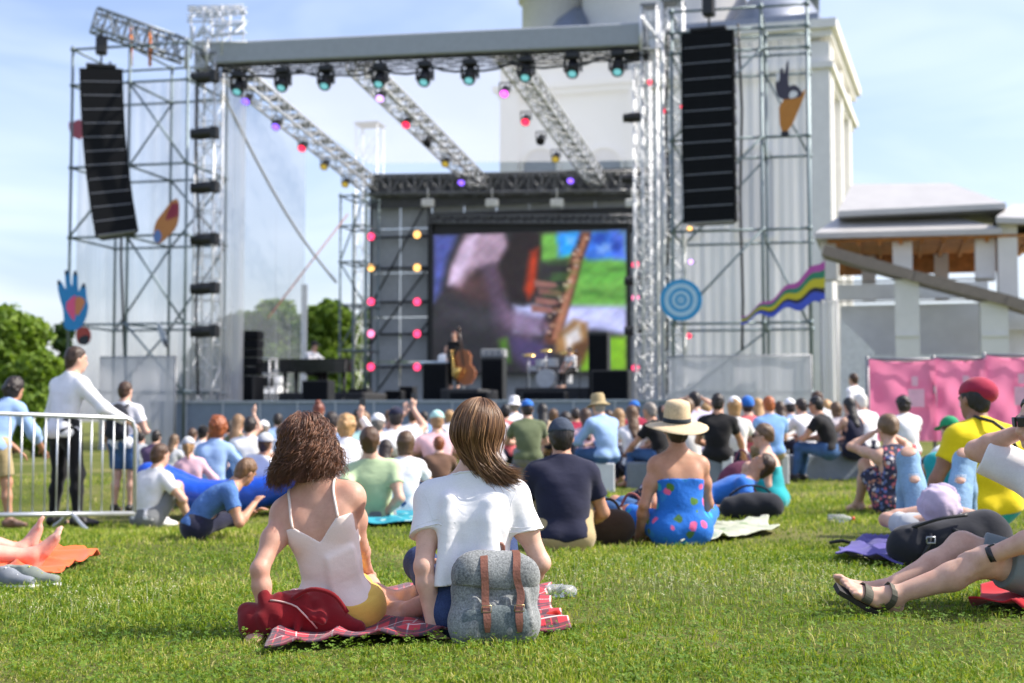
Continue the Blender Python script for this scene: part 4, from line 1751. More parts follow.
# rear truss
pl, pr_ = SP(368, 186, VB - .6), SP(648, 182, VB - .6)
rt = empty('rear_truss', (pl + pr_) / 2, 'dark rear truss across the top of the back wall', 'truss')
mb = MB()
truss(mb, pl, pr_, .7, .75, 22, .06, .035)
mb.build('lattice', m_plain('dark_truss', (.16, .165, .17), .5, .4), rt)
mb = MB()
mb.box((pl + pr_) / 2 + UB * .5 - UZ * .1, (np.linalg.norm(pr_ - pl), .08, 1.3), AX)
mb.build('backing', m_plain('dark_backing', (.09, .095, .105), .8), rt)
# header strip over the screen
hl, hr_ = SP(428, 222, VB - .5), SP(632, 222, VB - .5)
rt = empty('screen_frame', (hl + hr_) / 2, 'black frame and small truss hanging above the video screen', 'frame')
mb = MB()
mb.box((hl + hr_) / 2 + UB * .35, (np.linalg.norm(hr_ - hl), .1, 1.05), AX)
mb.build('header', M_BLK, rt)
mb = MB()
truss(mb, hl + UZ * .12, hr_ + UZ * .12, .3, .3, 30, .02, .014)
mb.build('lattice', M_GREY, rt)
mb = MB()
for px in (430.5, 629.5):
    p = SPz(px, 0, VB - .3)
    mb.box(p + UZ * ((FZ + hl[2]) / 2), (.14, .16, hl[2] - FZ), AX)
mb.build('side_post', M_BLK, rt)

# ---------------------------------------------------------------- video screen (its picture is painted by code)
sx0, sx1, sy0, sy1 = 433, 627, 232, 372
NX, NY = 196, 142
gx, gy = np.meshgrid(np.linspace(sx0, sx1, NX), np.linspace(sy0, sy1, NY), indexing='ij')


def poly_mask(pts, soft=1.6):
    pts = np.array(pts, float)
    inside = np.zeros(gx.shape, bool)
    dist = np.full(gx.shape, 1e9)
    j = len(pts) - 1
    for i in range(len(pts)):
        x0, y0, x1, y1 = *pts[j], *pts[i]
        cnd = ((y1 > gy) != (y0 > gy)) & (gx < (x0 - x1) * (gy - y1) / ((y0 - y1) + 1e-9) + x1)
        inside ^= cnd
        d = np.array([x1 - x0, y1 - y0])
        t_ = np.clip(((gx - x0) * d[0] + (gy - y0) * d[1]) / (d @ d + 1e-9), 0, 1)
        dist = np.minimum(dist, np.hypot(gx - x0 - t_ * d[0], gy - y0 - t_ * d[1]))
        j = i
    s = np.where(inside, dist, -dist)
    return np.clip(.5 + s / (2 * soft), 0, 1)


img = np.zeros((*gx.shape, 3)) + V3(.17, .16, .18)


def paint(c, pts, soft=1.6, a=1.0):
    global img
    m_ = poly_mask(pts, soft * 1.7)[..., None] * a
    img = img * (1 - m_) + np.array(c) * m_


paint((.30, .31, .36), [(433, 300), (627, 300), (627, 330), (433, 330)], 12, .35)
paint((.29, .33, .62), [(433, 232), (458, 232), (446, 262), (440, 290), (433, 300)], 2.5)
paint((.62, .53, .62), [(466, 232), (505, 232), (512, 248), (502, 262), (478, 268), (462, 288), (448, 284), (452, 262)], 2)
paint((.74, .66, .78), [(470, 234), (480, 232), (462, 284), (449, 282), (454, 262)], 2)
paint((.30, .21, .22), [(452, 290), (470, 272), (500, 266), (512, 286), (500, 306), (470, 300)], 4, .8)
paint((.33, .27, .36), [(482, 264), (498, 262), (516, 330), (540, 350), (520, 360), (500, 342)], 3, .8)
paint((.40, .64, .28), [(540, 234), (627, 234), (627, 312), (545, 305)], 2)
paint((.32, .56, .24), [(543, 262), (627, 266), (627, 282), (543, 280)], 3, .6)
paint((.22, .45, .88), [(560, 233), (620, 233), (618, 246), (625, 260), (590, 262), (572, 250), (560, 258)], 2)
paint((.12, .62, .92), [(565, 236), (578, 234), (576, 254), (564, 258)], 2)
paint((.30, .42, .86), [(612, 234), (627, 234), (627, 262), (616, 260)], 3)
paint((.70, .72, .92), [(515, 305), (627, 308), (627, 336), (595, 330), (560, 336), (515, 332)], 2)
paint((.14, .11, .12), [(516, 232), (543, 232), (540, 290), (525, 305), (512, 300), (500, 262)], 2)
paint((.62, .20, .10), [(532, 252), (540, 248), (538, 288), (530, 300), (526, 290)], 2)
paint((.16, .15, .17), [(541, 262), (570, 260), (562, 300), (545, 312), (538, 296)], 2)
paint((.36, .22, .17), [(583, 233), (592, 233), (592, 240), (585, 258), (576, 292), (568, 318), (560, 345), (543, 345), (552, 318), (563, 286), (574, 252)], 1.2)
paint((.62, .42, .33), [(585, 236), (589, 236), (574, 290), (560, 340), (553, 340), (568, 288)], 1)
paint((.10, .09, .10), [(566, 268), (572, 266), (560, 312), (544, 336), (540, 326), (556, 300)], 1.5)
paint((.56, .42, .26), [(560, 334), (575, 320), (588, 324), (590, 345), (575, 360), (556, 352)], 1.8)
paint((.80, .78, .80), [(566, 336), (580, 326), (583, 342), (568, 350)], 2)
paint((.36, .24, .14), [(575, 345), (590, 340), (592, 366), (570, 368)], 2)
paint((.28, .24, .40), [(512, 336), (545, 342), (552, 360), (530, 372), (510, 352)], 3)
paint((.36, .62, .12), [(500, 340), (508, 338), (512, 362), (502, 366)], 2)
paint((.46, .66, .14), [(596, 338), (627, 338), (627, 372), (580, 372)], 2)
paint((.12, .12, .14), [(433, 330), (500, 330), (520, 372), (433, 372)], 8, .7)
g5 = np.random.RandomState(15)
for k in range(26):
    s_ = k / 25
    cx, cy = 586 - 38 * s_ + g5.uniform(-5, 4), 240 + 96 * s_
    a_ = g5.uniform(1.5, 3.2)
    paint([(.85, .74, .66), (.16, .10, .09), (.48, .30, .22), (.70, .62, .62)][k % 4], [(cx - a_, cy - a_ * .7), (cx + a_, cy - a_ * .4), (cx + a_ * .7, cy + a_ * .8), (cx - a_ * .8, cy + a_ * .6)], .6, .85)
for k, (fx, fy) in enumerate(((548, 286), (552, 294), (549, 303), (545, 311))):
    paint((.52, .36, .34), [(fx - 12, fy - 6), (fx + 8, fy - 3), (fx + 12, fy + 1), (fx + 6, fy + 3), (fx - 12, fy + 1)], .9)
paint((.42, .34, .44), [(500, 300), (520, 312), (548, 318), (552, 330), (530, 340), (506, 326)], 2.5, .8)
for k in range(18):
    cx, cy = g5.uniform(545, 626), g5.uniform(262, 304)
    paint(g5.choice([.5, .3, .7]) * np.array((.5, 1, .35)), [(cx - 9, cy - 1), (cx + 9, cy - 2), (cx + 8, cy + 2), (cx - 8, cy + 1.5)], 1.5, .35)
for k in range(10):
    cx, cy = g5.uniform(562, 622), g5.uniform(234, 258)
    paint([(.10, .22, .60), (.55, .70, .95), (.12, .5, .85)][k % 3], [(cx - 5, cy - 4), (cx + 5, cy - 3), (cx + 3, cy + 5), (cx - 4, cy + 4)], 1.5, .6)
for (cx, cy, rr_) in ((577, 262, 3), (572, 280, 3), (566, 298, 3), (561, 312, 3), (554, 326, 3)):
    th = np.linspace(0, 6.28, 9)
    paint((.70, .55, .45), [(cx + rr_ * math.cos(q), cy + rr_ * math.sin(q) * .6) for q in th], 1, .8)
sl0, sl1 = SP(sx0, sy1, VB - .45), SP(sx1, sy1, VB - .45)
zt_ = SP(530, sy0, VB - .45)[2]
zb_ = SP(530, sy1, VB - .45)[2]
rt = empty('video_screen', (sl0 + sl1) / 2, 'large video screen showing a close-up of a saxophone player', 'screen')
mb = MB()
mb.box(V3(*((sl0 + sl1) / 2)[:2], (zt_ + zb_) / 2) + UB * .12, (np.linalg.norm((sl1 - sl0)[:2]) + .1, .2, zt_ - zb_ + .1), AX)
mb.build('housing', M_BLK, rt)
org = V3(*sl0[:2], zb_)
du = (sl1 - sl0) * V3(1, 1, 0)
vs = np.array([org + du * (i / (NX - 1)) + UZ * ((zt_ - zb_) * (1 - j / (NY - 1))) for i in range(NX) for j in range(NY)])
ii, jj = np.meshgrid(np.arange(NX - 1), np.arange(NY - 1), indexing='ij')
a = (ii * NY + jj).reshape(-1)
me = np_mesh('picture', vs - org, np.stack([a, a + 1, a + NY + 1, a + NY], 1), 4, False)
at = me.attributes.new('pic', 'FLOAT_COLOR', 'POINT')
gr_ = np.random.RandomState(3)
wob = waves(gx, gy, 0 * gx, 4, .16, 6)[..., None]
wob2 = waves(gx, gy, 0 * gx, 9, .5, 6)[..., None]
img = np.clip(img * (1 + .16 * wob + .10 * wob2) + gr_.normal(size=img.shape) * .015, 0, 1)
lc = np.where(img <= .04045, img / 12.92, ((img + .055) / 1.055) ** 2.4)
at.data.foreach_set('color', np.concatenate([lc, np.ones((*gx.shape, 1))], -1).astype(np.float32).reshape(-1))
t = NT('screen_picture')
an = t.n('ShaderNodeAttribute', attribute_name='pic')
tc = t.n('ShaderNodeTexCoord')
wv = t.n('ShaderNodeTexWave', wave_type='BANDS', bands_direction='Z')
wv.inputs['Scale'].default_value = 3.2
t.l(tc.outputs['Object'], wv.inputs['Vector'])
sc_ = t.mix(.16, an.outputs['Color'], wv.outputs['Color'], 'MULTIPLY')
t.set(Base_Color=(.01, .01, .01), Emission_Color=sc_, Emission_Strength=.74, Roughness=.6)
SCREEN_MAT = t
me.materials.append(t.m)
o = bpy.data.objects.new('picture', me)
o.location = org
COL.objects.link(o)
par(o, rt)


# ---------------------------------------------------------------- line arrays
def line_array(label, pts, w, dep, n, yaw_extra, mat=M_BLKF):
    """cabinets hung along a curve given by (px, py) pairs on the front plane"""
    rt = empty('line_array_speaker', SP(*pts[0], -1.8) + UZ * .6, label, 'speakers', 'hanging speaker arrays')
    pts = [SP(*p, -1.8) for p in pts]
    seg = np.cumsum([0] + [np.linalg.norm(pts[i + 1] - pts[i]) for i in range(len(pts) - 1)])
    ca, sa = math.cos(yaw_extra), math.sin(yaw_extra)
    ur = UR * ca + UB * sa
    ub = -UR * sa + UB * ca

    def at(s):
        i = min(np.searchsorted(seg, s, 'right') - 1, len(pts) - 2)
        f_ = (s - seg[i]) / (seg[i + 1] - seg[i])
        return pts[i] * (1 - f_) + pts[i + 1] * f_, unit(pts[i + 1] - pts[i])
    hgt = seg[-1] / n
    proto = None
    for k in range(n):
        c, d = at((k + .5) * hgt)
        tilt = math.atan2((d @ ub), -d[2]) if abs(d @ ub) > 1e-6 else 0
        up = -d
        fw = unit(ub - up * (ub @ up))
        ax = [np.cross(fw, up), fw, up]
        mb = MB()
        hw, hh = w / 2, hgt * .465
        poly = [(-hw, -.02), (hw, -.02), (hw, dep * .35), (hw * .72, dep), (-hw * .72, dep), (-hw, dep * .35)]
        mb.prism(poly, c - up * hh, ax[0], ax[1], up, 2 * hh)
        cab = mb.build('cabinet', M_BLKF, rt)
        mb = MB()
        for s in (-1, 1):
            mb.box(c + ax[0] * s * (hw - .02) + ax[1] * dep * .55 + up * 0, (.05, .24, hgt * .5), ax, .01)
        mb.box(c - up * hgt * .482 + ax[1] * (dep * .25), (w * .9, dep * .56, .022), ax)
        mb.build('rigging', m_plain('speaker_rig', (.20, .21, .24), .45, .2), cab)
    top, _ = at(0)
    mb = MB()
    mb.box(top + UZ * .10 + ub * .3, (w * .7, .5, .10), [ur, ub, UZ], .02)
    mb.tube(top + UZ * .1 + ub * .3, top + UZ * 1.4 + ub * .3, .03, 6)
    mb.box(top + UZ * .75 + ub * .3, (.34, .3, .55), [ur, ub, UZ], .05)
    mb.build('hoist', M_BLK, rt)
    return rt


LAc = [(100, 67), (101.5, 105), (103, 135), (107, 165), (114, 197), (124, 232)]


def la_left():
    # hangs plumb, its lower cabinets swing back towards the stage along the array's own axis
    pass


line_array('curved black hanging speaker array on the left scaffold', [(101, 68), (102, 100), (104, 135), (107, 167), (111.5, 201), (117, 233)], 1.24, .85, 12, R(28))
line_array('straight black hanging speaker array on the right scaffold', [(707, 31), (707.5, 90), (708, 150), (709.5, 222)], 1.42, .8, 12, R(-6))
# speaker boom on the left scaffold
mb = MB()
truss(mb, SP(94, 20, -1.6), SP(186, 52, 0), .6, .62, 9, .045, .028)
mb.build('speaker_boom', m_plain('boom_steel', (.22, .25, .28), .45, .5), None, 'steel lattice boom over the left scaffold', 'boom')
for px, lab in ((131, 'left orange strap hanging under the lattice boom'), (150, 'right orange strap hanging under the lattice boom')):
    mb = MB()
    mb.tube(SP(px, 66, -.4), SP(px, 27, -.4), .05, 6)
    mb.build('orange_strap', m_plain('orange_webbing', (.75, .22, .03), .7), None, lab, 'strap', 'orange straps under the boom')

# ---------------------------------------------------------------- festival lettering on the left tower
rt = empty('festival_sign', SP(217, 42, -.5), 'white cut-out letters reading Усадьба JAZZ on top of the left tower', 'sign')


def lettering(txt, px0, px1, y0, y1, v, mat, parent, name, spacing=1.0, bold=.0):
    cu = bpy.data.curves.new(name, 'FONT')
    cu.body = txt
    cu.size = 1
    cu.extrude = .06
    cu.offset = bold
    cu.space_character = spacing
    o = bpy.data.objects.new(name, cu)
    COL.objects.link(o)
    dg = bpy.context.evaluated_depsgraph_get()
    me = bpy.data.meshes.new_from_object(o.evaluated_get(dg))
    bpy.data.objects.remove(o)
    co_ = np.array([v_.co for v_ in me.vertices])
    lo, hi = co_.min(0), co_.max(0)
    a_, b_ = SP(px0, y1, v), SP(px1, y0, v)
    wid, hg = (b_ - a_) @ UR, b_[2] - a_[2]
    out = np.array([a_ + UR * ((c[0] - lo[0]) / (hi[0] - lo[0]) * wid) + UZ * ((c[1] - lo[1]) / (hi[1] - lo[1]) * hg) + UB * (-c[2]) for c in co_])
    org_ = a_
    me.vertices.foreach_set('co', (out - org_).astype(np.float32).reshape(-1))
    me.materials.clear()
    me.materials.append(mat)
    ob = bpy.data.objects.new(name, me)
    ob.location = org_
    COL.objects.link(ob)
    if parent is not None:
        par(ob, parent)
    return ob


M_SIGN = m_plain('sign_letters', (.62, .66, .74), .4)
lettering('усадьба', 187, 246, 10, 19.5, -.5, M_SIGN, rt, 'lettering', 1.0, .012)
lettering('JAZZ', 187, 246, 23, 41, -.5, M_SIGN, rt, 'lettering', 1.05, .02)
mb = MB()
truss(mb, SP(190, 9.5, -.1), SP(245, 8.5, -.1), .3, .12, 10, .02, .012)
for px in (191, 217, 243):
    mb.tube(SP(px, 9, -.2), SP(px, 58, -.2), .025, 6)
for y in (21.5, 42):
    mb.tube(SP(187, y, -.3), SP(247, y, -.3), .025, 6)
truss(mb, SP(217, 58, 0), SP(217, 9, 0), .6, .6, 4, .025, .014, up=tuple(UB))
mb.build('sign_frame', M_ALU, rt)


# ---------------------------------------------------------------- lamps
def moving_head():
    """hangs from its origin, lens towards -y and down"""
    rt = empty('stage_lamp', (0, 0, 0))
    mb = MB()
    mb.box((0, 0, -.10), (.34, .26, .16), None, .03)
    mb.tube((0, 0, .04), (0, 0, -.05), .03, 8)
    mb.build('base', M_BLK, rt)
    mb = MB()
    for s in (-1, 1):
        mb.box((s * .20, 0, -.33), (.05, .12, .34), None, .015)
    mb.box((0, 0, -.185), (.44, .10, .03), None, .01)
    mb.build('yoke', M_BLK, rt)
    mb = MB()
    d = unit(V3(0, -.62, -.78))
    c = V3(0, 0, -.42)
    mb.path([c - d * .22, c - d * .18, c + d * .14, c + d * .20], [.09, .145, .165, .150], 14)
    mb.build('head', M_BLK, rt)
    mb = MB()
    mb.path([c + d * .195, c + d * .215], [.105, .08], 14)
    mb.build('lens', m_emit('lens_cyan', (.20, .62, .66), .55), rt)
    return rt


def par_can():
    rt = empty('stage_lamp', (0, 0, 0))
    mb = MB()
    d = unit(V3(0, -.72, -.69))
    c = V3(0, 0, -.24)
    mb.path([c - d * .17, c - d * .14, c + d * .12, c + d * .15], [.05, .11, .135, .14], 12)
    mb.build('can', M_BLK, rt)
    mb = MB()
    for s in (-1, 1):
        mb.box((s * .155, 0, -.13), (.025, .06, .26), None, .005)
    mb.box((0, 0, -.01), (.32, .06, .03), None, .005)
    mb.build('bracket', M_BLK, rt)
    mb = MB()
    mb.path([c + d * .135, c + d * .165], [.132, .10], 12)
    mb.build('lens', M_BLK, rt)
    return rt


def place(proto, first, loc, label, group, rz=-YAW, sc=1.0, lens=None):
    o = proto if first else copy_tree(proto)
    o.location = loc
    o.rotation_euler = (0, 0, rz)
    o.scale = (sc,) * 3
    if lens:
        for ch in o.children:
            if ch.name.startswith('lens'):
                if not first or True:
                    ch.data = ch.data.copy()
                    ch.data.materials.clear()
                    ch.data.materials.append(lens)
    return tag(o, label, 'stage lamp', group)


COLS = {'violet': (.22, .10, .95), 'red': (1, .02, .07), 'amber': (.95, .50, .14), 'yellow': (.55, .40, .05), 'magenta': (.95, .12, .90), 'lilac': (.62, .36, .98), 'pink': (1, .05, .16), 'redblue': (.9, .2, .4)}
EM = {k: m_emit('lens_' + k, v, 1.6 if k not in ('yellow',) else .5) for k, v in COLS.items()}
mh = moving_head()
orders = ['first', 'second', 'third', 'fourth', 'fifth', 'sixth', 'seventh', 'eighth', 'ninth', 'tenth']
for i, (px, y) in enumerate(((239, 67), (283, 63), (326, 61), (380, 59), (425, 57), (470, 55), (526, 52), (573, 48), (618, 46))):
    place(mh, i == 0, SP(px, y + 3.5, -.15), '%s black moving lamp from the left under the grey roof beam' % orders[i], 'lamps under the roof beam', sc=1.2)
pc = par_can()
first = True


def proj_y(w_):
    fy = math.cos(PITCH) * w_[1] + math.sin(PITCH) * (w_[2] - CAMZ)
    uy = -math.sin(PITCH) * w_[1] + math.cos(PITCH) * (w_[2] - CAMZ)
    return 341.5 - F * uy / fy


def lamp_row(a_, b_, items, v0, v1, what):
    global first
    k = 0
    for i, (px, py, col) in enumerate(items):
        ra, rb = v0
        best = min(np.linspace(0, 1, 400), key=lambda f: abs(proj_y(ra + (rb - ra) * f) - (py - 13)))
        vv = (ra + (rb - ra) * best - L0) @ UB
        p = SP(px, py - 8.5, vv)
        place(pc, first, p, '%s lamp with %s lens from the top of %s' % (orders[i], {'dark': 'unlit dark', 'redblue': 'red and blue'}.get(col, col), what), 'coloured lamps on the roof trusses', sc=1.12, lens=EM.get(col, M_BLK))
        first = False


lamp_row((232, 72), (372, 187), [(247, 99, 'violet'), (277, 125, 'violet'), (303, 147, 'red'), (325, 166, 'yellow'), (346, 184, 'yellow')], raft[0], 0, 'the leftmost roof truss')
lamp_row((356, 62), (482, 186), [(381, 96, 'lilac'), (407, 123, 'red'), (428, 142, 'dark'), (446, 163, 'yellow'), (462, 182, 'violet')], raft[1], 0, 'the middle roof truss')
lamp_row((508, 54), (600, 184), [(505, 91, 'magenta'), (526, 120, 'red'), (541, 140, 'dark'), (556, 158, 'yellow'), (571, 180, 'violet')], raft[2], 0, 'the rightmost roof truss')


def wall_lamp():
    """points straight at the audience (-y)"""
    rt = empty('stage_lamp', (0, 0, 0))
    mb = MB()
    mb.path([(0, .18, 0), (0, .12, 0), (0, -.10, 0), (0, -.14, 0)], [.06, .13, .17, .175], 12)
    mb.build('can', M_BLK, rt)
    mb = MB()
    mb.box((0, .12, .0), (.06, .2, .06), None, .01)
    mb.box((0, .24, 0), (.5, .05, .08), None, .01)
    mb.build('bracket', M_BLK, rt)
    mb = MB()
    mb.path([(0, -.13, 0), (0, -.16, 0)], [.165, .13], 12)
    mb.build('lens', M_BLK, rt)
    return rt


wl_ = wall_lamp()
f1_ = True
for col_, px, lst, v, what in (('outer', 372, ((237, 'pink'), (268, 'amber'), (302, 'pink'), (334, 'redblue'), (367, 'pink')), VB - .4, 'the outer column left of the screen'),
                               ('inner', 418, ((235, 'amber'), (268, 'amber'), (302, 'pink'), (334, 'pink'), (367, 'pink')), VB - .4, 'the column beside the left edge of the screen'),
                               ('right', 636, ((265, 'pink'), (298, 'redblue'), (368, 'pink')), 9, 'the column right of the screen')):
    for i, (py, c) in enumerate(lst):
        place(wl_, f1_, SP(px, py, v), '%s lamp down, %s lens, in %s' % (orders[i], 'red and blue' if c == 'redblue' else c, what), 'lamps beside the screen', sc=1.0 if v > 10 else .85, lens=EM[c])
        f1_ = False
for i, (px, py, c, v) in enumerate(((650, 83, 'red', .2), (665, 112, 'red', -.4), (683, 107, 'red', .6), (690, 229, 'amber', .5), (691, 262, 'lilac', .5), (689, 336, 'red', .5))):
    place(wl_, False, SP(px, py, v), ['small red lamp high on the slim right tower', 'small red lamp on the bright right tower', 'small red lamp hidden by the right speakers', 'small amber lamp under the right speakers',
                                      'small lilac lamp above the blue spiral disc', 'small red lamp below the blue spiral disc'][i], 'small lamps on the right towers', sc=.48, lens=EM[c])


def flood():
    """black lamp sticking out sideways (-x) from a tower"""
    rt = empty('tower_lamp', (0, 0, 0))
    mb = MB()
    mb.path([(.26, 0, 0), (.2, 0, 0), (-.16, 0, -.02), (-.36, -.05, -.03), (-.44, -.06, -.03)], [.08, .17, .19, .15, .17], 12)
    mb.build('body', M_BLK, rt)
    mb = MB()
    mb.box((.28, 0, .0), (.22, .30, .36), None, .03)
    mb.build('yoke', M_BLK, rt)
    mb = MB()
    mb.path([(-.43, -.06, -.03), (-.455, -.062, -.03)], [.15, .11], 12)
    mb.build('lens', m_plain('lamp_glass', (.1, .13, .16), .1), rt)
    return rt


fl = flood()
for i, y in enumerate((77, 133, 187, 239, 288, 331)):
    place(fl, i == 0, SP(206, y, -.55), '%s black lamp down the left lattice tower' % orders[i], 'black lamps up the left tower')
for i, (px, y, v) in enumerate(((638, 56, .3), (636, 117, .6), (634, 178, 8), (637, 280, 8.5), (637, 330, 8.5))):
    place(fl, False, SP(px, y, v), '%s black lamp down the right stage edge' % orders[i], 'black lamps down the right edge', sc=.82 if v < 1 else .95)
mb0 = None
for i, px in enumerate((428, 492, 557, 632)):
    mb = MB()
    c = SP(px, 203, VB - 1.1)
    mb.box(c, (.52, .22, .32), AX, .04)
    mb.tube(c + UZ * .15, c + UZ * .6, .025, 6)
    mb.build('flood_lamp', m_plain('lamp_white', (.62, .63, .6), .5), None, '%s pale box lamp from the left under the rear truss' % orders[i], 'stage lamp', 'pale lamps under the rear truss')


# ---------------------------------------------------------------- painted cut-outs hanging on the scaffolds
def panel(o_parent, name, pts, v, depth, mat, smooth=2):
    p = np.array(pts, float)
    for _ in range(smooth):
        q = []
        for i in range(len(p)):
            a_, b_ = p[i], p[(i + 1) % len(p)]
            q += [a_ * .75 + b_ * .25, a_ * .25 + b_ * .75]
        p = np.array(q)
    w = np.array([SP(x, y, v) for x, y in p])
    mb = MB()
    o_ = w.mean(0)
    poly = [((q_ - o_) @ UR, q_[2] - o_[2]) for q_ in w]
    ar = sum(poly[i][0] * poly[(i + 1) % len(poly)][1] - poly[(i + 1) % len(poly)][0] * poly[i][1] for i in range(len(poly)))
    if ar < 0:
        poly = poly[::-1]
    mb.prism(poly, o_, UR, UZ, UB, depth)
    return mb.build(name, mat, o_parent)


def pm(n_, c):
    return m_plain('paint_' + n_, c, .6, var=.06)


HANDB = [(63, 330), (64, 312), (59, 296), (57, 283), (60, 280), (64, 288), (66, 291), (65, 278), (64.5, 271), (68, 270), (70, 284), (72, 288), (72.5, 276), (74, 271), (77, 273), (77, 290),
         (79, 292), (82, 284), (85, 284), (86, 300), (88, 306), (85, 320), (78, 331)]
rt = empty('painted_hand', SP(73, 335, -1.4), 'blue painted hand cut-out with a pink and orange diamond, left scaffold', 'artwork')
panel(rt, 'hand_board', HANDB, -1.4, .05, pm('blue', (.02, .24, .55)))
panel(rt, 'diamond_left', [(64, 305), (74, 295), (76, 296), (75, 322), (71, 318)], -1.405, .02, pm('pinkd', (.78, .10, .24)), 1)
panel(rt, 'diamond_right', [(74.6, 296), (83, 297), (86, 303), (75.6, 320)], -1.405, .02, pm('oranged', (.62, .22, .09)), 1)
for k, (x, y) in enumerate(((58.7, 283), (66, 273), (75, 273.5), (83.6, 286))):
    panel(rt, 'fingertip', [(x - 1.6, y + 2), (x - 1.2, y - 3), (x + 1.2, y - 3), (x + 1.6, y + 2)], -1.41, .015, pm('black', (.015, .02, .03)), 1)
rt = empty('painted_disc', SP(82, 347, -1.4), 'dark red and black round painted cut-out below the blue hand', 'artwork')
panel(rt, 'disc_board', [(76, 330), (82, 326), (89, 329), (91, 337), (87, 345), (79, 345), (76, 338)], -1.4, .05, pm('darkred', (.35, .05, .04)))
panel(rt, 'black_patch', [(78, 337), (90, 334), (88, 345), (79, 345)], -1.405, .02, pm('black', (.015, .02, .03)))
rt = empty('painted_hand', SP(165, 243, -1.4), 'slanted orange and red striped hand cut-out on the left scaffold', 'artwork')
panel(rt, 'hand_board', [(153, 236), (155, 222), (163, 212), (172, 200), (178, 198), (179, 214), (176, 228), (168, 236), (160, 244), (154, 242)], -1.3, .05, pm('orangeh', (.50, .20, .06)))
panel(rt, 'blue_wrist', [(153, 236), (157, 228), (162, 234), (160, 243), (154, 242)], -1.305, .02, pm('bluew', (.12, .22, .50)))
for k in range(4):
    panel(rt, 'finger_stripe', [(165 + k * 3.4, 218 - k * 1.0), (172 + k * 1.6, 203), (174 + k * 1.6, 203), (168 + k * 3.4, 222 - k * 1)], -1.305, .02, pm('redstripe', (.30, .03, .06)), 1)
rt = empty('painted_mask', SP(73, 142, -1.3), 'pink line-drawn face cut-out half behind the left speakers', 'artwork')
panel(rt, 'mask_board', [(68.5, 121), (72, 123), (78, 119), (82, 121), (82, 140), (74, 138), (69, 131)], -1.0, .05, pm('pinkm', (.55, .13, .19)))
rt = empty('painted_leaf', SP(161, 348, -1.2), 'grey leaf-shaped cut-out low on the left scaffold', 'artwork')
panel(rt, 'leaf_board', [(156, 321), (161, 325), (166, 336), (168, 349), (163, 345), (159, 335)], -1.3, .05, pm('leafgrey', (.40, .44, .50)))
panel(rt, 'leaf_tip', [(163, 337), (167, 342), (168, 349), (164, 346)], -1.305, .02, pm('black', (.015, .02, .03)))
# ice cream cone with a hand
rt = empty('painted_cone', SP(788, 138, -1.5), 'orange cone cut-out holding a dark hand, right scaffold', 'artwork')
panel(rt, 'cone', [(778.5, 99.5), (803, 92), (806, 88), (804, 97), (789, 132), (780, 132)], -1.5, .06, pm('cone', (.50, .20, .03)), 1)
panel(rt, 'hand_board', [(779, 100), (775, 88), (776, 80), (779, 79), (780, 69), (783, 67), (784, 76), (787, 60), (789, 61), (788, 88), (793, 84), (799, 87), (803, 95), (797, 98)], -1.51, .05, pm('darkh', (.05, .045, .075)))
panel(rt, 'white_eye', [(789, 93), (793, 90), (798, 92), (797, 97), (789, 99)], -1.52, .03, pm('whitep', (.75, .75, .78)))
panel(rt, 'nail', [(775.6, 81), (777, 72), (779.6, 71), (779.5, 82)], -1.52, .03, pm('whitep', (.75, .75, .78)))
panel(rt, 'cone_tip', [(780, 131), (790, 131), (788, 137), (782, 137)], -1.51, .05, pm('black', (.02, .02, .03)))
# blue spiral disc
rt = empty('painted_disc', SP(681, 322, -1.6), 'round blue disc with pale rings below the right speakers', 'artwork')
c = SP(681, 300, -1.6)
rad = SP(702, 300, -1.6) @ UR - c @ UR
dax = [UR, UZ, -UB]
mb = MB()
mb.lathe(c, [(0.001, .02), (rad, .02), (rad, -.04), (.001, -.04)], 48, dax, False)
mb.build('disc', pm('discblue', (.03, .30, .60)), rt)
for k, (r0, r1) in enumerate(((.80, .58), (.44, .28), (.16, .05))):
    mb = MB()
    mb.lathe(c, [(rad * r0, .02), (rad * r0, .026 + .001 * k), (rad * r1, .026 + .001 * k), (rad * r1, .02)], 48, dax, False)
    mb.build('ring', pm('disclight', (.38, .60, .76)), rt)
# rainbow wave
rt = empty('painted_wave', SP(784, 322, -1.7), 'wavy striped ribbon board in magenta, green, yellow, black and blue', 'artwork')
wx = np.linspace(741, 825, 40)


def wy(f_, x):
    s = (x - 741) / 84
    top = 316 - 58 * s ** 1.15 + 2.5 * math.sin(s * 21)
    bot = 322 - 20 * s ** .9 + 3.2 * math.sin(s * 19 + .8)
    bot = max(bot, top + 2)
    return top + (bot - top) * f_


for nm, fa, fb, c in (('magenta_stripe', 0, .20, (.45, .08, .36)), ('green_stripe', .20, .38, (.03, .22, .12)), ('yellow_stripe', .38, .62, (.55, .48, .02)), ('black_stripe', .62, .74, (.02, .02, .03)), ('blue_stripe', .74, 1, (.05, .09, .55))):
    a_ = [SP(x, wy(fa, x), -1.7) for x in wx]
    b_ = [SP(x, wy(fb, x), -1.7) for x in wx]
    mb = MB()
    n = len(wx)
    dep = UB * .06
    vs = a_ + b_ + [p + dep for p in a_] + [p + dep for p in b_]
    fs = []
    for i in range(n - 1):
        fs += [(n + i, n + i + 1, i + 1, i), (2 * n + i, 2 * n + i + 1, 3 * n + i + 1, 3 * n + i), (i, i + 1, 2 * n + i + 1, 2 * n + i), (n + i + 1, n + i, 3 * n + i, 3 * n + i + 1)]
    fs += [(0, 2 * n, 3 * n, n), (n - 1, 2 * n - 1, 4 * n - 1, 3 * n - 1)]
    mb.add(vs, fs)
    mb.build(nm, pm(nm, c), rt)


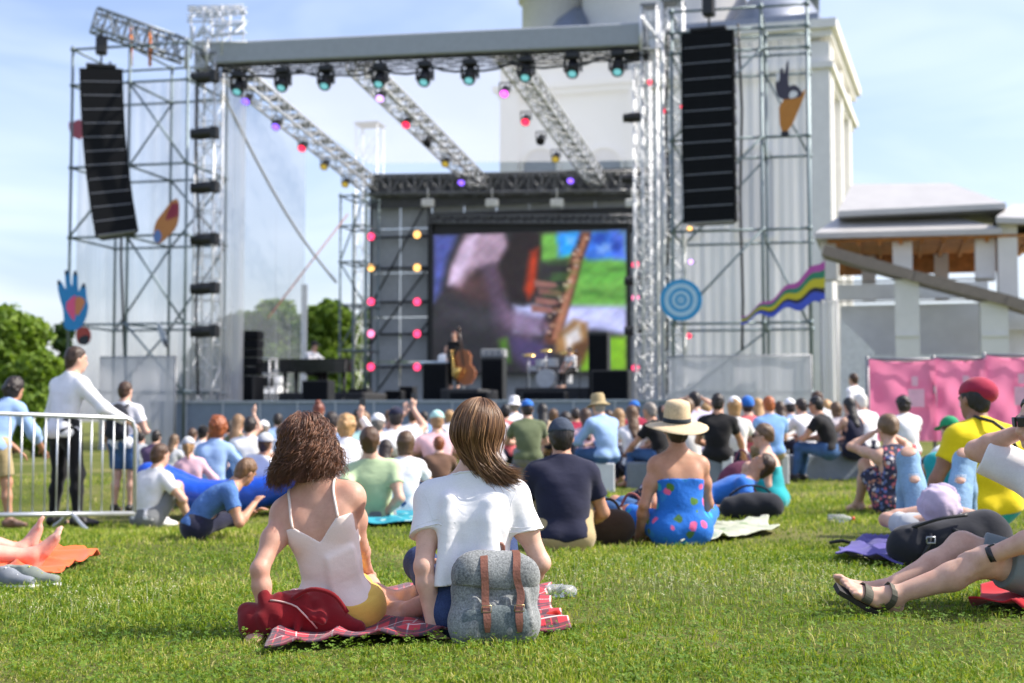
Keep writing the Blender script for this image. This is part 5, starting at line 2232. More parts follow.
# ---------------------------------------------------------------- mesh banners at the foot of the towers
def banner(label, px0, px1, y0, y1, v, mat, z0=GS, cat='banner', group=None, frame=True, folds=.02):
    a_, b_ = SPz(px0, 0, v), SPz(px1, 0, v)
    zt = SP((px0 + px1) / 2, y0, v)[2]
    zb = SP((px0 + px1) / 2, y1, v)[2] if y1 else z0
    rt = empty('banner', (a_ + b_) / 2 + UZ * zb, label, cat, group)
    curtain('sheet', a_, b_, zb, zt, mat, folds, 3, rt)
    mb = MB()
    for q in (a_, b_, (a_ + b_) / 2):
        mb.tube(q + UB * .08 + UZ * z0, q + UB * .08 + UZ * (zt + .02), .03, 6)
    for z in (zt, ):
        mb.tube(a_ + UB * .05 + UZ * z, b_ + UB * .05 + UZ * z, .03, 6)
    mb.build('frame', M_GREY, rt)
    return rt


M_BAN = scrim_mat('white_banner_mesh', (.62, .64, .70), .78)
banner('pale translucent banner screen under the left scaffold', 98, 173, 357, None, -2.2, M_BAN)
banner('pale translucent banner screen under the right scaffold', 669, 812, 356, None, -2.4, M_BAN)
banner('narrow white banner standing right of the right scaffold', 823, 839, 300, 420, -1.8, scrim_mat('white_banner', (.80, .80, .80), .9))


# ---------------------------------------------------------------- backline on the deck
def on(px, v):
    return SPz(px, FZ, v)


def speaker_box(name, label, px, v, w, d, h, z=0.0, group=None, parent=None):
    c = on(px, v) + UZ * z
    rt = empty(name, c, label, 'speaker', group)
    mb = MB()
    mb.box(c + UZ * (h / 2), (w, d, h), AX, .02)
    mb.build('cabinet', M_BLK, rt)
    mb = MB()
    mb.box(c + UZ * (h / 2) - UB * (d / 2 + .008), (w * .9, .012, h * .9), AX)
    mb.build('grille', M_BLKF, rt)
    return rt


# left side fill: stack of line cabinets on subs
c = on(243, 3)
speaker_box('subwoofer', 'wide black subwoofer under the left side-fill column', 240, 3, 1.25, .9, .86, group='speakers on the deck')
rt = empty('side_fill', c + UZ * .87, 'tall black side-fill speaker column at stage left', 'speaker')
for k in range(5):
    mb = MB()
    mb.box(c + UZ * (1.02 + k * .29) + UB * .02 * k + UR * .25, (.60, .5, .26), AX, .02)
    mb.build('cabinet', M_BLKF, rt)
rt = empty('equipment_rack', on(258, 5), 'silver framed equipment rack behind the side-fill column', 'rack')
mb = MB()
c = on(262, 5)
for sx in (-.35, .35):
    for sy in (-.3, .3):
        mb.tube(c + UR * sx + UB * sy, c + UR * sx + UB * sy + UZ * 1.5, .03, 6)
for z in (.5, 1.0, 1.5):
    mb.box(c + UZ * z, (.8, .7, .04), AX)
mb.build('frame', M_ALU, rt)
mb = MB()
mb.box(c + UZ * 1.22, (.62, .5, .38), AX, .02)
mb.box(c + UZ * .72, (.62, .5, .34), AX, .02)
mb.build('unit', M_BLK, rt)
# white lorry behind the stage
c = SPz(268, GS, 26)
rt = empty('lorry', c, 'white lorry cab parked behind the stage netting', 'lorry')
mb = MB()
mb.box(c + UZ * 1.75, (2.3, 2.0, 2.1), AX, .35)
mb.box(c + UZ * 3.0 + UB * .3, (2.1, 1.5, .6), AX, .28)
mb.build('cab', M_WHITE, rt)
mb = MB()
mb.box(c + UZ * 2.05 - UB * 1.0, (2.0, .06, .8), AX, .03)
mb.build('windscreen', m_plain('dark_glass', (.02, .025, .03), .08), rt)
for s in (-1, 1):
    mb = MB()
    mb.lathe(c + UR * s * .95 + UZ * .5 - UB * .3, [(.001, -.16), (.5, -.16), (.5, .16), (.001, .16)], 20, [UB, UZ, UR])
    mb.build('wheel', m_plain('tyre', (.02, .02, .02), .8), rt)
def riser(label, px0, px1, v0, v1, h):
    a_, b_ = on(px0, v0), on(px1, v0)
    rt_ = empty('riser', (a_ + b_) / 2, label, 'riser', 'black risers on the deck')
    mb_ = MB()
    mb_.box((a_ + b_) / 2 + UB * (v1 - v0) / 2 + UZ * (h / 2), ((b_ - a_) @ UR, v1 - v0, h), AX, .02)
    mb_.build('platform', m_plain('riser_black', (.015, .016, .018), .7), rt_)
    mb_ = MB()
    mb_.box((a_ + b_) / 2 + UB * (v1 - v0) / 2 + UZ * (h + .012), ((b_ - a_) @ UR - .04, v1 - v0 - .04, .02), AX)
    mb_.build('top_board', m_plain('riser_top', (.08, .08, .085), .7), rt_)


RZ = {'piano': .30, 'bass': .36, 'drum': .40}
riser('low black riser under the grand piano', 278, 362, 2.2, 6.5, RZ['piano'] - .022)
riser('small black riser under the saxophonist', 440, 478, .8, 3.4, RZ['bass'] - .022)
riser('wide black riser under the drum kit', 515, 590, 1.6, 5.0, RZ['drum'] - .022)
# grand piano
c = on(318, 3.6) + UZ * RZ['piano']
rt = empty('grand_piano', c, 'long black grand piano seen from its side', 'piano')
mb = MB()
poly = [(-1.15, -.55), (.75, -.55), (1.05, -.50), (1.18, -.25), (1.1, .05), (.6, .25), (.1, .45), (-.4, .75), (-1.15, .8)]
mb.prism(poly, c + UZ * .66, UR, UB, UZ, .40)
mb.build('body', m_plain('piano_black', (.008, .008, .009), .18), rt)
mb = MB()
mb.prism([(x * 1.02, y * 1.02) for x, y in poly], c + UZ * 1.062, UR, UB, UZ, .035)
mb.build('lid', m_plain('piano_black', (.008, .008, .009), .18), rt)
for x, y in ((-1.0, -.4), (-1.0, .6), (.95, -.25)):
    mb = MB()
    mb.path([c + UR * x + UB * y + UZ * .66, c + UR * x + UB * y + UZ * .1, c + UR * x + UB * y], [.075, .05, .06], 10)
    mb.build('leg', M_BLK, rt)
mb = MB()
mb.box(c - UR * 1.28 + UB * .1 + UZ * .72, (.26, 1.2, .08), AX, .02)
mb.build('keyboard', m_plain('keys', (.6, .6, .58), .4), rt)
speaker_box('stage_monitor', 'black box monitor in front of the grand piano', 318, .6, .85, .6, .62, group='speakers on the deck')
speaker_box('stage_monitor', 'low black monitor just left of the double bass', 437, 1.5, .75, .6, 1.15, group='speakers on the deck')
speaker_box('bass_stack', 'tall black bass amplifier behind the double bass', 494, 4.5, .72, .6, 1.42, group='speakers on the deck')
c = on(494, 4.5) + UZ * 1.43
rt = empty('amplifier_head', c, 'grey amplifier head on top of the bass stack', 'amplifier')
mb = MB()
mb.box(c + UZ * .14, (.78, .5, .28), AX, .03)
mb.build('case', m_plain('amp_grey', (.25, .26, .27), .5), rt)
mb = MB()
for s in (-.3, -.1, .1, .3):
    mb.lathe(c + UR * s + UZ * .14 - UB * .25, [(.03, 0), (.03, .03), (.001, .03)], 10, [UR, UZ, -UB])
mb.build('knob', m_plain('knob_silver', (.6, .6, .6), .3, .8), rt)
speaker_box('side_fill', 'tall black side-fill speaker at the right edge of the screen', 600, 2.0, .58, .6, 2.05, group='speakers on the deck')
speaker_box('subwoofer', 'wide black subwoofer at the right end of the stage', 612, 1.2, 1.1, .8, .88, group='speakers on the deck')
speaker_box('stage_monitor', 'flat black wedge monitor by the feet of the bassist', 470, .2, 1.2, .5, .24, group='speakers on the deck')
speaker_box('stage_monitor', 'flat black wedge monitor below the drum kit', 545, .3, 1.3, .5, .24, group='speakers on the deck')
for k, (px, v_, w_, h_) in enumerate(((395, 5, .6, .4), (408, 5.5, .5, .55), (360, 4, .7, .45))):
    speaker_box('flight_case', ['low dark flight case left of the screen', 'upright dark flight case near the wall lamps', 'dark flight case right of the piano'][k], px, v_, w_, .5, h_, group='flight cases on the deck')
# keyboard stand (blue-white box) behind the bassist
c = on(437, 3.2)
rt = empty('keyboard', c, 'pale electric keyboard on a stand left of the bassist', 'keyboard')
mb = MB()
mb.box(c + UZ * 1.22, (1.1, .4, .12), AX, .03)
mb.build('case', m_plain('keyboard_blue', (.35, .45, .55), .4), rt)
mb = MB()
for s in (-.4, .4):
    mb.tube(c + UR * s, c - UR * s * .9 + UZ * 1.17, .025, 6)
mb.build('stand', M_GREY, rt)
# double bass
c = on(468, 1.4) + UZ * RZ['bass']
rt = empty('double_bass', c, 'brown double bass held upright on the stage', 'double bass')
tilt = unit(UZ + UR * -.16)
bx_ = [unit(np.cross(UB, tilt)), UB, tilt]
mb = MB()
prof = [(-.02, .12), (.14, .25), (.30, .32), (.46, .27), (.58, .19), (.70, .22), (.84, .25), (.98, .17), (1.05, .05)]
poly = [(w_, z_) for z_, w_ in prof] + [(-w_, z_) for z_, w_ in reversed(prof)]
mb.prism(poly, c + tilt * .15 - UB * .1, bx_[0], tilt, UB, .2)
mb.build('body', m_plain('varnished_wood', (.28, .09, .03), .25), rt)
mb = MB()
mb.tube(c + tilt * 1.1, c + tilt * 1.82, .03, 8)
mb.lathe(c + tilt * 1.84, [(.001, -.06), (.05, -.03), (.06, .02), (.001, .06)], 10)
mb.box(c + tilt * 1.2 - UB * .13, (.05, .02, 1.0), bx_)
mb.tube(c, c + tilt * .2, .012, 6)
mb.build('neck', m_plain('ebony', (.05, .025, .015), .35), rt)
# drum kit
c = on(548, 2.8) + UZ * RZ['drum']
rt = empty('drum_kit', c, 'pale drum kit with cymbals in the middle of the stage', 'drums')
M_DR = m_plain('drum_shell', (.45, .47, .50), .3)
for nm, dx, dy, z_, r_, h_, ax in (('bass_drum', 0, -.2, .3, .29, .42, [UR, UZ, UB]), ('tom', -.22, 0, .78, .16, .22, None), ('tom', .16, 0, .80, .17, .24, None), ('floor_tom', .52, .1, .36, .22, .40, None), ('snare', -.45, .15, .62, .18, .15, None)):
    mb = MB()
    mb.lathe(c + UR * dx + UB * dy + UZ * z_, [(.001, -h_ / 2), (r_, -h_ / 2), (r_, h_ / 2), (.001, h_ / 2)], 20, ax, False)
    mb.build(nm, M_DR, rt)
for dx, dy, z_, r_ in ((-.62, .1, 1.05, .22), (.55, .1, 1.12, .24), (-.15, .45, 1.2, .2)):
    mb = MB()
    q = c + UR * dx + UB * dy
    mb.lathe(q + UZ * z_, [(.001, .03), (.04, .02), (r_, -.01), (r_, -.016), (.001, .0)], 20, [UR, unit(UB + UZ * .3), unit(UZ - UB * .3)])
    cy = mb.build('cymbal', m_plain('brass', (.65, .45, .15), .25, .9), rt)
    mb = MB()
    mb.tube(q, q + UZ * z_, .014, 6)
    mb.build('stand', M_ALU, cy)
for k, (px, v_, tall) in enumerate(((527, 1.0, 1.2), (580, 1.0, 1.3), (345, 1.4, 1.3), (400, 1.2, 1.1))):
    q = on(px, v_)
    rt = empty('microphone_stand', q, ['thin microphone stand left of the drum kit', 'thin microphone stand right of the drummer', 'thin microphone stand at the end of the piano', 'thin microphone stand left of the screen'][k], 'mic stand', 'microphone stands')
    mb = MB()
    mb.tube(q, q + UZ * tall, .014, 6)
    for a_ in (0, 2.1, 4.2):
        mb.tube(q + UZ * .14, q + V3(math.cos(a_) * .3, math.sin(a_) * .3, .01), .01, 5)
    mb.tube(q + UZ * tall, q + UZ * (tall + .12) - UB * .5, .011, 5)
    mb.build('stand', M_BLK, rt)
    mb = MB()
    mb.path([q + UZ * (tall + .12) - UB * .48, q + UZ * (tall + .13) - UB * .64], [.02, .03], 8)
    mb.build('microphone', M_GREY, rt)
# cable bundles along the steelwork
for k, (pts_, lab) in enumerate((([(222, 70), (260, 76), (300, 71), (340, 75), (380, 69), (420, 72)], 'black cable bundle drooping under the left half of the roof beam'),
                                 ([(430, 66), (470, 70), (512, 63), (560, 66), (600, 58), (640, 60)], 'black cable bundle drooping under the right half of the roof beam'),
                                 ([(198, 70), (196, 150), (199, 230), (196, 310), (198, 395)], 'black cable bundle running down the left lattice tower'),
                                 ([(668, 30), (666, 120), (669, 210), (667, 300), (668, 395)], 'black cable bundle running down the bright right tower'),
                                 ([(110, 62), (118, 110), (122, 180), (121, 260), (124, 340), (126, 395)], 'black cable bundle hanging down behind the left speakers'),
                                 ([(738, 24), (742, 110), (740, 200), (743, 300), (742, 350)], 'thin black cable hanging right of the straight speaker stack'))):
    raw_ = [SP(x_, y_, -.5 if k != 4 else -.9) for x_, y_ in pts_]
    dn_ = []
    for i_ in range(len(raw_) - 1):
        for f_ in (0, .33, .66):
            dn_.append(raw_[i_] * (1 - f_) + raw_[i_ + 1] * f_ - UZ * (.10 * math.sin(f_ * 3.14) if k < 2 else 0))
    mb = MB()
    mb.path(dn_ + [raw_[-1]], .04, 6)
    mb.build('cable', M_BLK, None, lab, 'cable', 'cable bundles on the stage steelwork')
# long cables slung across the stage mouth
mb = MB()
p_, q_ = SP(222, 92, .5), SP(336, 282, 12)
mb.path([p_ + (q_ - p_) * f_ - UZ * .5 * math.sin(f_ * 3.14) for f_ in np.linspace(0, 1, 9)], .05, 6)
mb.build('slack_cable', m_plain('cable_pale', (.45, .47, .5), .6), None, 'pale slack cable falling from the left tower', 'cable')
mb = MB()
mb.tube(SP(348, 214, 13), SP(268, 318, 6), .03, 6)
mb.build('stay_rope', m_plain('cable_red', (.4, .2, .16), .6), None, 'thin stay rope running down from the small side scaffold', 'rope')
# ================================================================ church and gallery behind the stage
M_LIME = m_plain('limewash', (.76, .755, .73), .85, var=.07, scale=1.2, bump=.25, bscale=3)
M_LIME2 = m_plain('limewash_trim', (.74, .73, .70), .8, var=.05, scale=1.5)
M_SLATE = m_plain('slate_roof', (.17, .20, .26), .45, .2, var=.12, scale=2)
M_TIN = m_plain('tin_roof', (.50, .49, .47), .5, .2, var=.06, scale=1.2)
CY = 78.0
CA = R(18)
CU = V3(math.cos(CA), -math.sin(CA), 0)
CB = V3(math.sin(CA), math.cos(CA), 0)
CAX = [CU, CB, UZ]
C0 = P(826, HOR, CY) * V3(1, 1, 0)      # front right corner of the body


def CP(px, py, v=0.0):
    d = ray(px, py)
    Y = (v + C0 @ CB) / (d[0] * CB[0] + d[1] * CB[1])
    return V3(d[0] * Y, Y, CAMZ + d[2] * Y)


wz = CP(820, 30)[2]
Lx = (CP(507, 200) - C0) @ CU
root = empty('church', C0 + CU * Lx / 2, 'tall white church with dark domes behind the stage', 'church')
mb = MB()
DP = 16.0
mb.box(C0 + CU * (Lx / 2) + CB * DP / 2 + UZ * (wz / 2 - .5), (abs(Lx), DP, wz + 1), CAX)
mb.build('wall', M_LIME, root)
for px in (510, 640, 823):
    b = CP(px, 300, -.25)
    mb = MB()
    mb.box(V3(b[0], b[1], wz / 2 - .5), (1.1, .5, wz - .6), CAX)
    mb.build('pilaster', M_LIME2, root)
for k in range(3):
    b = C0 + CB * (1.0 + 6 * k) + CU * .25
    mb = MB()
    mb.box(V3(b[0], b[1], wz / 2 - .5), (.5, 1.1, wz - .6), CAX)
    mb.build('pilaster', M_LIME2, root)
mb = MB()
for z, o, hh in ((wz + .15, .9, .5), (wz - .30, .62, .42), (wz - 2.1, .7, .35), (wz - 2.45, .45, .3)):
    mb.box(C0 + CU * (Lx / 2) + CB * DP / 2 + UZ * z, (abs(Lx) + 2 * o, DP + 2 * o, hh), CAX)
mb.build('cornice', M_LIME2, root)
for px in (540, 604, 680, 756):
    a = CP(px, 190, -.02)
    mb = MB()
    w_ = 2.0
    pol = [(-w_ / 2, -2.6), (w_ / 2, -2.6), (w_ / 2, 1.4)] + [(w_ / 2 * math.cos(t_), 1.4 + w_ / 2 * math.sin(t_)) for t_ in np.linspace(.2, 2.94, 8)] + [(-w_ / 2, 1.4)]
    mb.prism(pol, V3(a[0], a[1], a[2]), CU, UZ, CB, .06)
    wn = mb.build('window', m_plain('church_glass', (.34, .36, .39), .3), root)
    mb = MB()
    pts = [V3(a[0], a[1], a[2]) + CU * x * 1.12 + UZ * (y * 1.05) - CB * .05 for x, y in pol]
    mb.path(pts + [pts[0]], .14, 6)
    mb.build('frame', M_LIME2, wn)
# slate barrel roofs, domes and drums
mb = MB()
n = 20
for (xa, xb) in ((Lx, Lx * .72), (Lx * .36, 0.2)):
    c = C0 + CU * (xa + xb) / 2 + CB * DP * .5 + UZ * (wz + .4)
    ra = abs(xb - xa) / 2
    prof = [(ra * 1.02, 0), (ra * .98, .6), (ra * .86, 1.8), (ra * .62, 3.1), (ra * .30, 4.1), (.01, 4.6)]
    vs, fs = [], []
    for rr_, h_ in prof:
        for k in range(n):
            t_ = 2 * math.pi * k / n
            vs.append(c + CU * rr_ * math.cos(t_) + CB * rr_ * 2.2 * math.sin(t_) + UZ * h_)
    for i in range(len(prof) - 1):
        for k in range(n):
            fs.append((i * n + k, i * n + (k + 1) % n, (i + 1) * n + (k + 1) % n, (i + 1) * n + k))
    mb.add(vs, fs, True)
q = CP(524, 24, 0)
mb.box(C0 + CU * (Lx / 2) + CB * DP / 2 + UZ * (wz + .7), (abs(Lx) * .98, DP * .96, .8), CAX)
mb.build('roof', M_SLATE, root)
for (px, r_, h_, dm) in ((556, 2.2, 4.5, True), (664, 5.2, 8, True), (793, 1.6, 3.4, True)):
    b = CP(px, 20, 8)
    b = V3(b[0], b[1], wz + .9)
    mb = MB()
    mb.lathe(b, [(r_, 0), (r_, h_), (r_ * 1.12, h_ + .05), (r_ * 1.12, h_ + .4), (.01, h_ + .42)], 28)
    dr = mb.build('drum', M_LIME2 if r_ > 2 else M_SLATE, root)
    mb = MB()
    mb.lathe(b + UZ * (h_ + .4), [(r_ * 1.05, 0), (r_ * 1.18, .9 * r_ / 2), (r_ * 1.05, 1.6 * r_ / 2), (r_ * .6, 2.6 * r_ / 2), (r_ * .2, 3.3 * r_ / 2), (.05, 4.2 * r_ / 2)], 28)
    mb.build('dome', M_SLATE, dr)

# ---------------------------------------------------------------- gallery with hipped roofs and a covered stair
GA = R(15)
QU = V3(math.cos(GA), -math.sin(GA), 0)
QB = V3(math.sin(GA), math.cos(GA), 0)
QAX = [QU, QB, UZ]
G0 = P(822, HOR, 57) * V3(1, 1, 0)


def GP(px, py, v=0.0):
    d = ray(px, py)
    Y = (v + G0 @ QB) / (d[0] * QB[0] + d[1] * QB[1])
    return V3(d[0] * Y, Y, CAMZ + d[2] * Y)


def gbox(mb, x0, x1, y0, y1, v0, v1):
    """box whose front face fills the given columns / rows at plane v0"""
    a, b = GP(x0, y1, v0), GP(x1, y0, v0)
    w_ = (b - a) @ QU
    c = a + QU * w_ / 2 + QB * (v1 - v0) / 2 + UZ * (b[2] - a[2]) / 2
    mb.box(c, (w_, v1 - v0, b[2] - a[2]), QAX)


root = empty('church_gallery', GP(930, 440, 0), 'white stone gallery with hipped tin roofs and square pillars at right', 'building')
mb = MB()
gbox(mb, 842, 1120, 300, 445, 0, 6.0)
gbox(mb, 838, 988, 281, 300, -.1, .35)
gbox(mb, 1004, 1120, 300, 330, -.3, .2)
mb.build('wall', M_LIME, root)
mb = MB()
gbox(mb, 836, 992, 277.5, 281.5, -.2, .5)
gbox(mb, 836, 992, 299, 302, -.2, .3)
mb.build('ledge', M_LIME2, root)
for x0, x1 in ((821, 836), (893, 912), (976, 995)):
    mb = MB()
    gbox(mb, x0, x1, 232, 280, 0, .75)
    gbox(mb, x0 - 1.5, x1 + 1.5, 230, 235, -.06, .8)
    mb.build('pillar', M_LIME2, root)
for x0, x1, y0, v0, v1 in ((999, 1017, 218, -.35, .7), (1060, 1080, 218, -.35, .7), (935, 948, 236, 4.6, 5.2), (862, 875, 236, 4.6, 5.2), (1045, 1056, 236, 4.6, 5.2)):
    mb = MB()
    gbox(mb, x0, x1, y0, 300, v0, v1)
    mb.build('pillar', M_LIME2, root)
mb = MB()
zc = GP(900, 230.5, -.75)[2] - .22 - .07
a, b = GP(828, 232, .4), GP(1130, 232, .4)
a, b = V3(a[0], a[1], zc), V3(b[0], b[1], zc)
mb.box((a + b) / 2 + QB * 2.2, ((b - a) @ QU, 6.0, .10), QAX)
# sloping boards inside the back of the roof
p = [GP(838, 232, 4.4), GP(1000, 232, 4.4)]
mb.box(V3(*((p[0] + p[1]) / 2)[:2], zc - .45) + QB * .7, ((p[1] - p[0]) @ QU, .1, .8), QAX)
for k in range(14):
    e = a + (b - a) * (k + .5) / 14 + QB * 2.2 - UZ * .12
    mb.box(e, (.14, 5.8, .13), QAX)
mb.build('timber_ceiling', m_plain('old_timber', (.42, .18, .05), .7, var=.3, scale=3), root)
mb = MB()


def hip(mb, ex0, ex1, ey0, ey1, rx0, rx1, ry0, ry1, v0, v1, thick=.22):
    e0, e1 = GP(ex0, ey0, v0), GP(ex1, ey1, v0)
    r0, r1 = GP(rx0, ry0, (v0 + v1) / 2), GP(rx1, ry1, (v0 + v1) / 2)
    e2, e3 = e1 + QB * (v1 - v0), e0 + QB * (v1 - v0)
    vs = [e0, e1, e2, e3, r0, r1]
    vs += [q_ - UZ * thick for q_ in vs[:4]]
    mb.add(vs, [(0, 1, 5, 4), (1, 2, 5), (2, 3, 4, 5), (3, 0, 4), (6, 7, 1, 0), (7, 8, 2, 1), (8, 9, 3, 2), (9, 8, 7, 6)])


hip(mb, 838, 1006, 211, 203, 852, 950, 184, 183, .2, 7.5)
hip(mb, 815, 1002, 233, 228, 842, 938, 214, 213, -.75, 5.6)
hip(mb, 996, 1160, 217, 222, 1012, 1120, 204, 205, -.9, 5.6)
mb.build('roof', M_TIN, root)
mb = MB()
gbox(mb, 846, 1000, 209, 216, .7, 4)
mb.build('attic', m_plain('attic_grey', (.30, .31, .33), .8), root)  # attic band in its own grey, darker than the limewash
# covered stair descending to the right, in front of the gallery
rt = empty('stair_canopy', GP(930, 440, -2.5), 'sloping brown stair roof on square white pillars before the gallery', 'canopy')
mb = MB()
pts = [(824, 250), (914, 276), (1006, 300), (1060, 316)]
for i in range(3):
    a, b = GP(*pts[i], -2.9), GP(*pts[i + 1], -2.9)
    d = unit(b - a)
    mb.box((a + b) / 2 + QB * .7 - np.cross(QB, d) * 0, (np.linalg.norm(b - a) + .05, 1.7, .40), [d, QB, np.cross(d, QB)])
mb.build('roof', m_plain('brown_roof', (.25, .205, .17), .6), rt)
for x0, x1, y0 in ((897, 919, 279), (983, 1008, 301)):
    mb = MB()
    gbox(mb, x0, x1, y0, 445, -2.8, -1.7)
    gbox(mb, x0 - 1, x1 + 1, 333, 337, -2.85, -1.65)
    mb.build('pillar', M_LIME2, rt)
mb = MB()
a = [GP(840, 318, -2.3), GP(875, 352, -2.3), GP(875, 445, -2.3), GP(840, 445, -2.3)]
mb.prism([((q_ - a[0]) @ QU, q_[2] - a[0][2]) for q_ in reversed(a)], a[0], QU, UZ, QB, .6)
gbox(mb, 875, 1120, 352, 445, -2.2, -1.9)
mb.build('stair_wall', m_plain('stair_grey', (.74, .74, .74), .85), rt)

# ---------------------------------------------------------------- pink banners
t = NT('pink_banner')
tc = t.n('ShaderNodeTexCoord')
g_ = t.n('ShaderNodeMapping')
g_.inputs['Scale'].default_value = (.8, .8, .45)
t.l(tc.outputs['Object'], g_.inputs['Vector'])
f = t.noise(1.0, 3, .5, vec=g_.outputs['Vector'])
t.set(Base_Color=t.ramp(f, [(.40, (.88, .16, .36)), (.56, (.88, .27, .46)), (.72, (.88, .52, .66))]), Roughness=.75)
t.bump(t.noise(1.6, 3), .25, .08)
tr = t.n('ShaderNodeBsdfTranslucent')
tr.inputs['Color'].default_value = (.95, .30, .50, 1)
ms = t.n('ShaderNodeMixShader')
ms.inputs[0].default_value = .45
t.l(t.b.outputs[0], ms.inputs[1])
t.l(tr.outputs[0], ms.inputs[2])
t.l(ms.outputs[0], t.out.inputs['Surface'])
M_PINK = t.m
M_PALE = m_plain('pale_print', (.86, .50, .62), .75)
for k, (x0, x1, y0, y1, lab) in enumerate(((869, 936, 359, 441, 'widest pink banner, behind the dark haired child'), (935.5, 987, 358, 441, 'middle pink banner behind the person in a yellow shirt'), (986.5, 1046, 355, 441, 'rightmost pink banner at the edge of the picture'))):
    BY = 24.0 - .35 * k
    a, b = P(x0, y0, BY), P(x1, y0, BY - .3)
    zb = P(x0, y1, BY)[2]
    rt = empty('pink_banner', V3(*((a + b) / 2)[:2], zb), lab, 'banner', 'pink banners on the fence')
    n, m = 30, 30
    vs = []
    for i in range(n + 1):
        for j in range(m + 1):
            s, q = i / n, j / m
            p = a + (b - a) * s
            wob = .022 * math.sin(s * 6.28 * 1.5 + 2.2 * q + k) * math.sin(q * 3.1) + .016 * math.sin((s + q * 1.4) * 9 + k * 2) + .012 * math.sin((s * 1.6 - q) * 11 + k)
            vs.append(V3(p[0], p[1] - wob, zb + (p[2] - zb) * q - .06 * math.sin(s * math.pi) * (q > .99)))
    mb = MB()
    mb.add(vs, [(i * (m + 1) + j, (i + 1) * (m + 1) + j, (i + 1) * (m + 1) + j + 1, i * (m + 1) + j + 1) for i in range(n) for j in range(m)], True)
    mb.build('sheet', M_PINK, rt)
    dd = unit((b - a) * V3(1, 1, 0))
    c = (a + b) / 2 + dd * (.18 if k == 0 else .05)
    c = V3(c[0], c[1] - .13, zb + (a[2] - zb) * .52)
    for sx, sz, w_, h_ in ((0, 0, .26, .30), (-.02, .28, .10, .16)):
        mb = MB()
        mb.box(c + dd * sx * 1 + UZ * sz, (w_, .008, h_), [dd, np.cross(UZ, dd), UZ])
        mb.build('emblem', M_PALE, rt)
    mb = MB()
    for q_ in (a, b):
        mb.tube(V3(q_[0], q_[1] + .12, float(gz(q_[0], q_[1])) - .1), V3(q_[0], q_[1] + .12, q_[2] + .05), .03, 8)
    mb.tube(V3(a[0], a[1] + .12, a[2]), V3(b[0], b[1] + .12, b[2]), .025, 8)
    mb.build('frame', M_GREY, rt)

# ---------------------------------------------------------------- concrete seating blocks on the field
M_CONC = m_plain('painted_concrete', (.17, .20, .235), .8, var=.12, scale=5, bump=.3, bscale=20)
M_CONE = m_plain('pale_board', (.62, .64, .66), .7, var=.06)


def bench(label, px0, px1, ytop, Y, dep=.5, skew=0.0, endw=None):
    a, b = P(px0, ytop, Y), P(px1, ytop, Y + skew)
    c = (a + b) / 2
    dd = unit((b - a) * V3(1, 1, 0))
    bk = np.cross(UZ, dd)
    g = float(gz(c[0], c[1])) - .05
    rt = empty('bench', V3(c[0], c[1], g), label, 'bench', 'low seating blocks on the grass')
    mb = MB()
    wd_ = np.linalg.norm(b - a)
    mb.box(V3(c[0], c[1], (c[2] + g) / 2) + bk * dep / 2, (wd_, dep, c[2] - g), [dd, bk, UZ], .02)
    mb.build('block', M_CONC, rt)
    mb = MB()
    e = b + dd * .035
    mb.box(V3(e[0], e[1], (c[2] + g) / 2) + bk * dep / 2, (.10 if endw is None else endw, dep + .06, c[2] - g + .02), [dd, bk, UZ], .01)
    mb.build('end_board', M_CONE, rt)
    return c[2]


BZ = {}
BZ['mid'] = bench('pale ended grey bench under the person in a khaki bucket hat', 572, 600, 464, 16.2, .5, 0, .26)
BZ['jeans'] = bench('grey bench under the person in jeans and dark shirt', 628, 662, 462, 17.0)
BZ['black'] = bench('grey bench with white end under the black shirted person', 694, 724, 457, 16.3, .5, 0, .12)
BZ['right'] = bench('long grey seating block left of the flower print dress', 792, 868, 455, 19.0, .5, .3)
BZ['blue'] = bench('grey seating block below the person in the ginger hair and blue shirt', 738, 782, 456, 18.2)
BZ['olive'] = bench('low grey seat under the person in the olive shirt', 508, 548, 466, 17.5)
BZ['far'] = bench('low grey concrete block running behind the flower print dress', 862, 960, 458, 19.6, .4)
# ================================================================ the audience
PAT_FLOWER = m_pattern('flower_print', (.03, .03, .06), ((.5, .12, .16), (.55, .5, .5), (.12, .16, .35), (.45, .2, .12)), 26, .42)
PAT_BLUE = m_pattern('blue_dress_print', (.012, .15, .58), ((.75, .12, .28), (.08, .20, .03), (.02, .35, .50), (.02, .20, .55), (.06, .16, .04), (.02, .13, .5)), 13, .34)
PAT_STRIPE = m_pattern('navy_check_print', (.02, .025, .07), ((.10, .10, .2), (.3, .3, .4)), 30, .3)
PAT_TIE = m_pattern('grey_print', (.45, .42, .45), ((.1, .1, .16), (.2, .2, .3)), 10, .25)

# ---- left: standing people by the barrier
person('person in pale shirt and khaki shorts leaning on the barrier at far left', 17, 378, 14.3, face=28, skin='tan', hair=('curly', 'dark'), upper=('shirt34', 'ltblue'), lower=('shorts', 'khaki'), fat=1.25, shirt_loose=.025,
       pose='stand', l1=22, l2=34, hands=[(-.1, .45, .84), (.22, .50, .86)], ep=[(-1, -.5, -.2), (1, -.4, -.4)], ank=[(-.12, -.02, .08), (.16, .12, .08)], shoes='brown', h=.011)
MANW, JW = person('tall standing person in white shirt and black trousers resting an arm on the barrier', 78, 346, 14.8, face=35, skin='light', hair=('short', 'brown'), upper=('long', 'white'), lower=('trousers', 'black'),
                  pose='stand', l1=6, l2=12, head=(22, -3, 0), hands=[(-.17, .20, .86), (.48, .34, .98)], ep=[(-1, -.4, -.3), (.4, -.6, -.6)], ank=[(-.13, 0, .08), (.15, .06, .08)], shoes='black', h=.011)
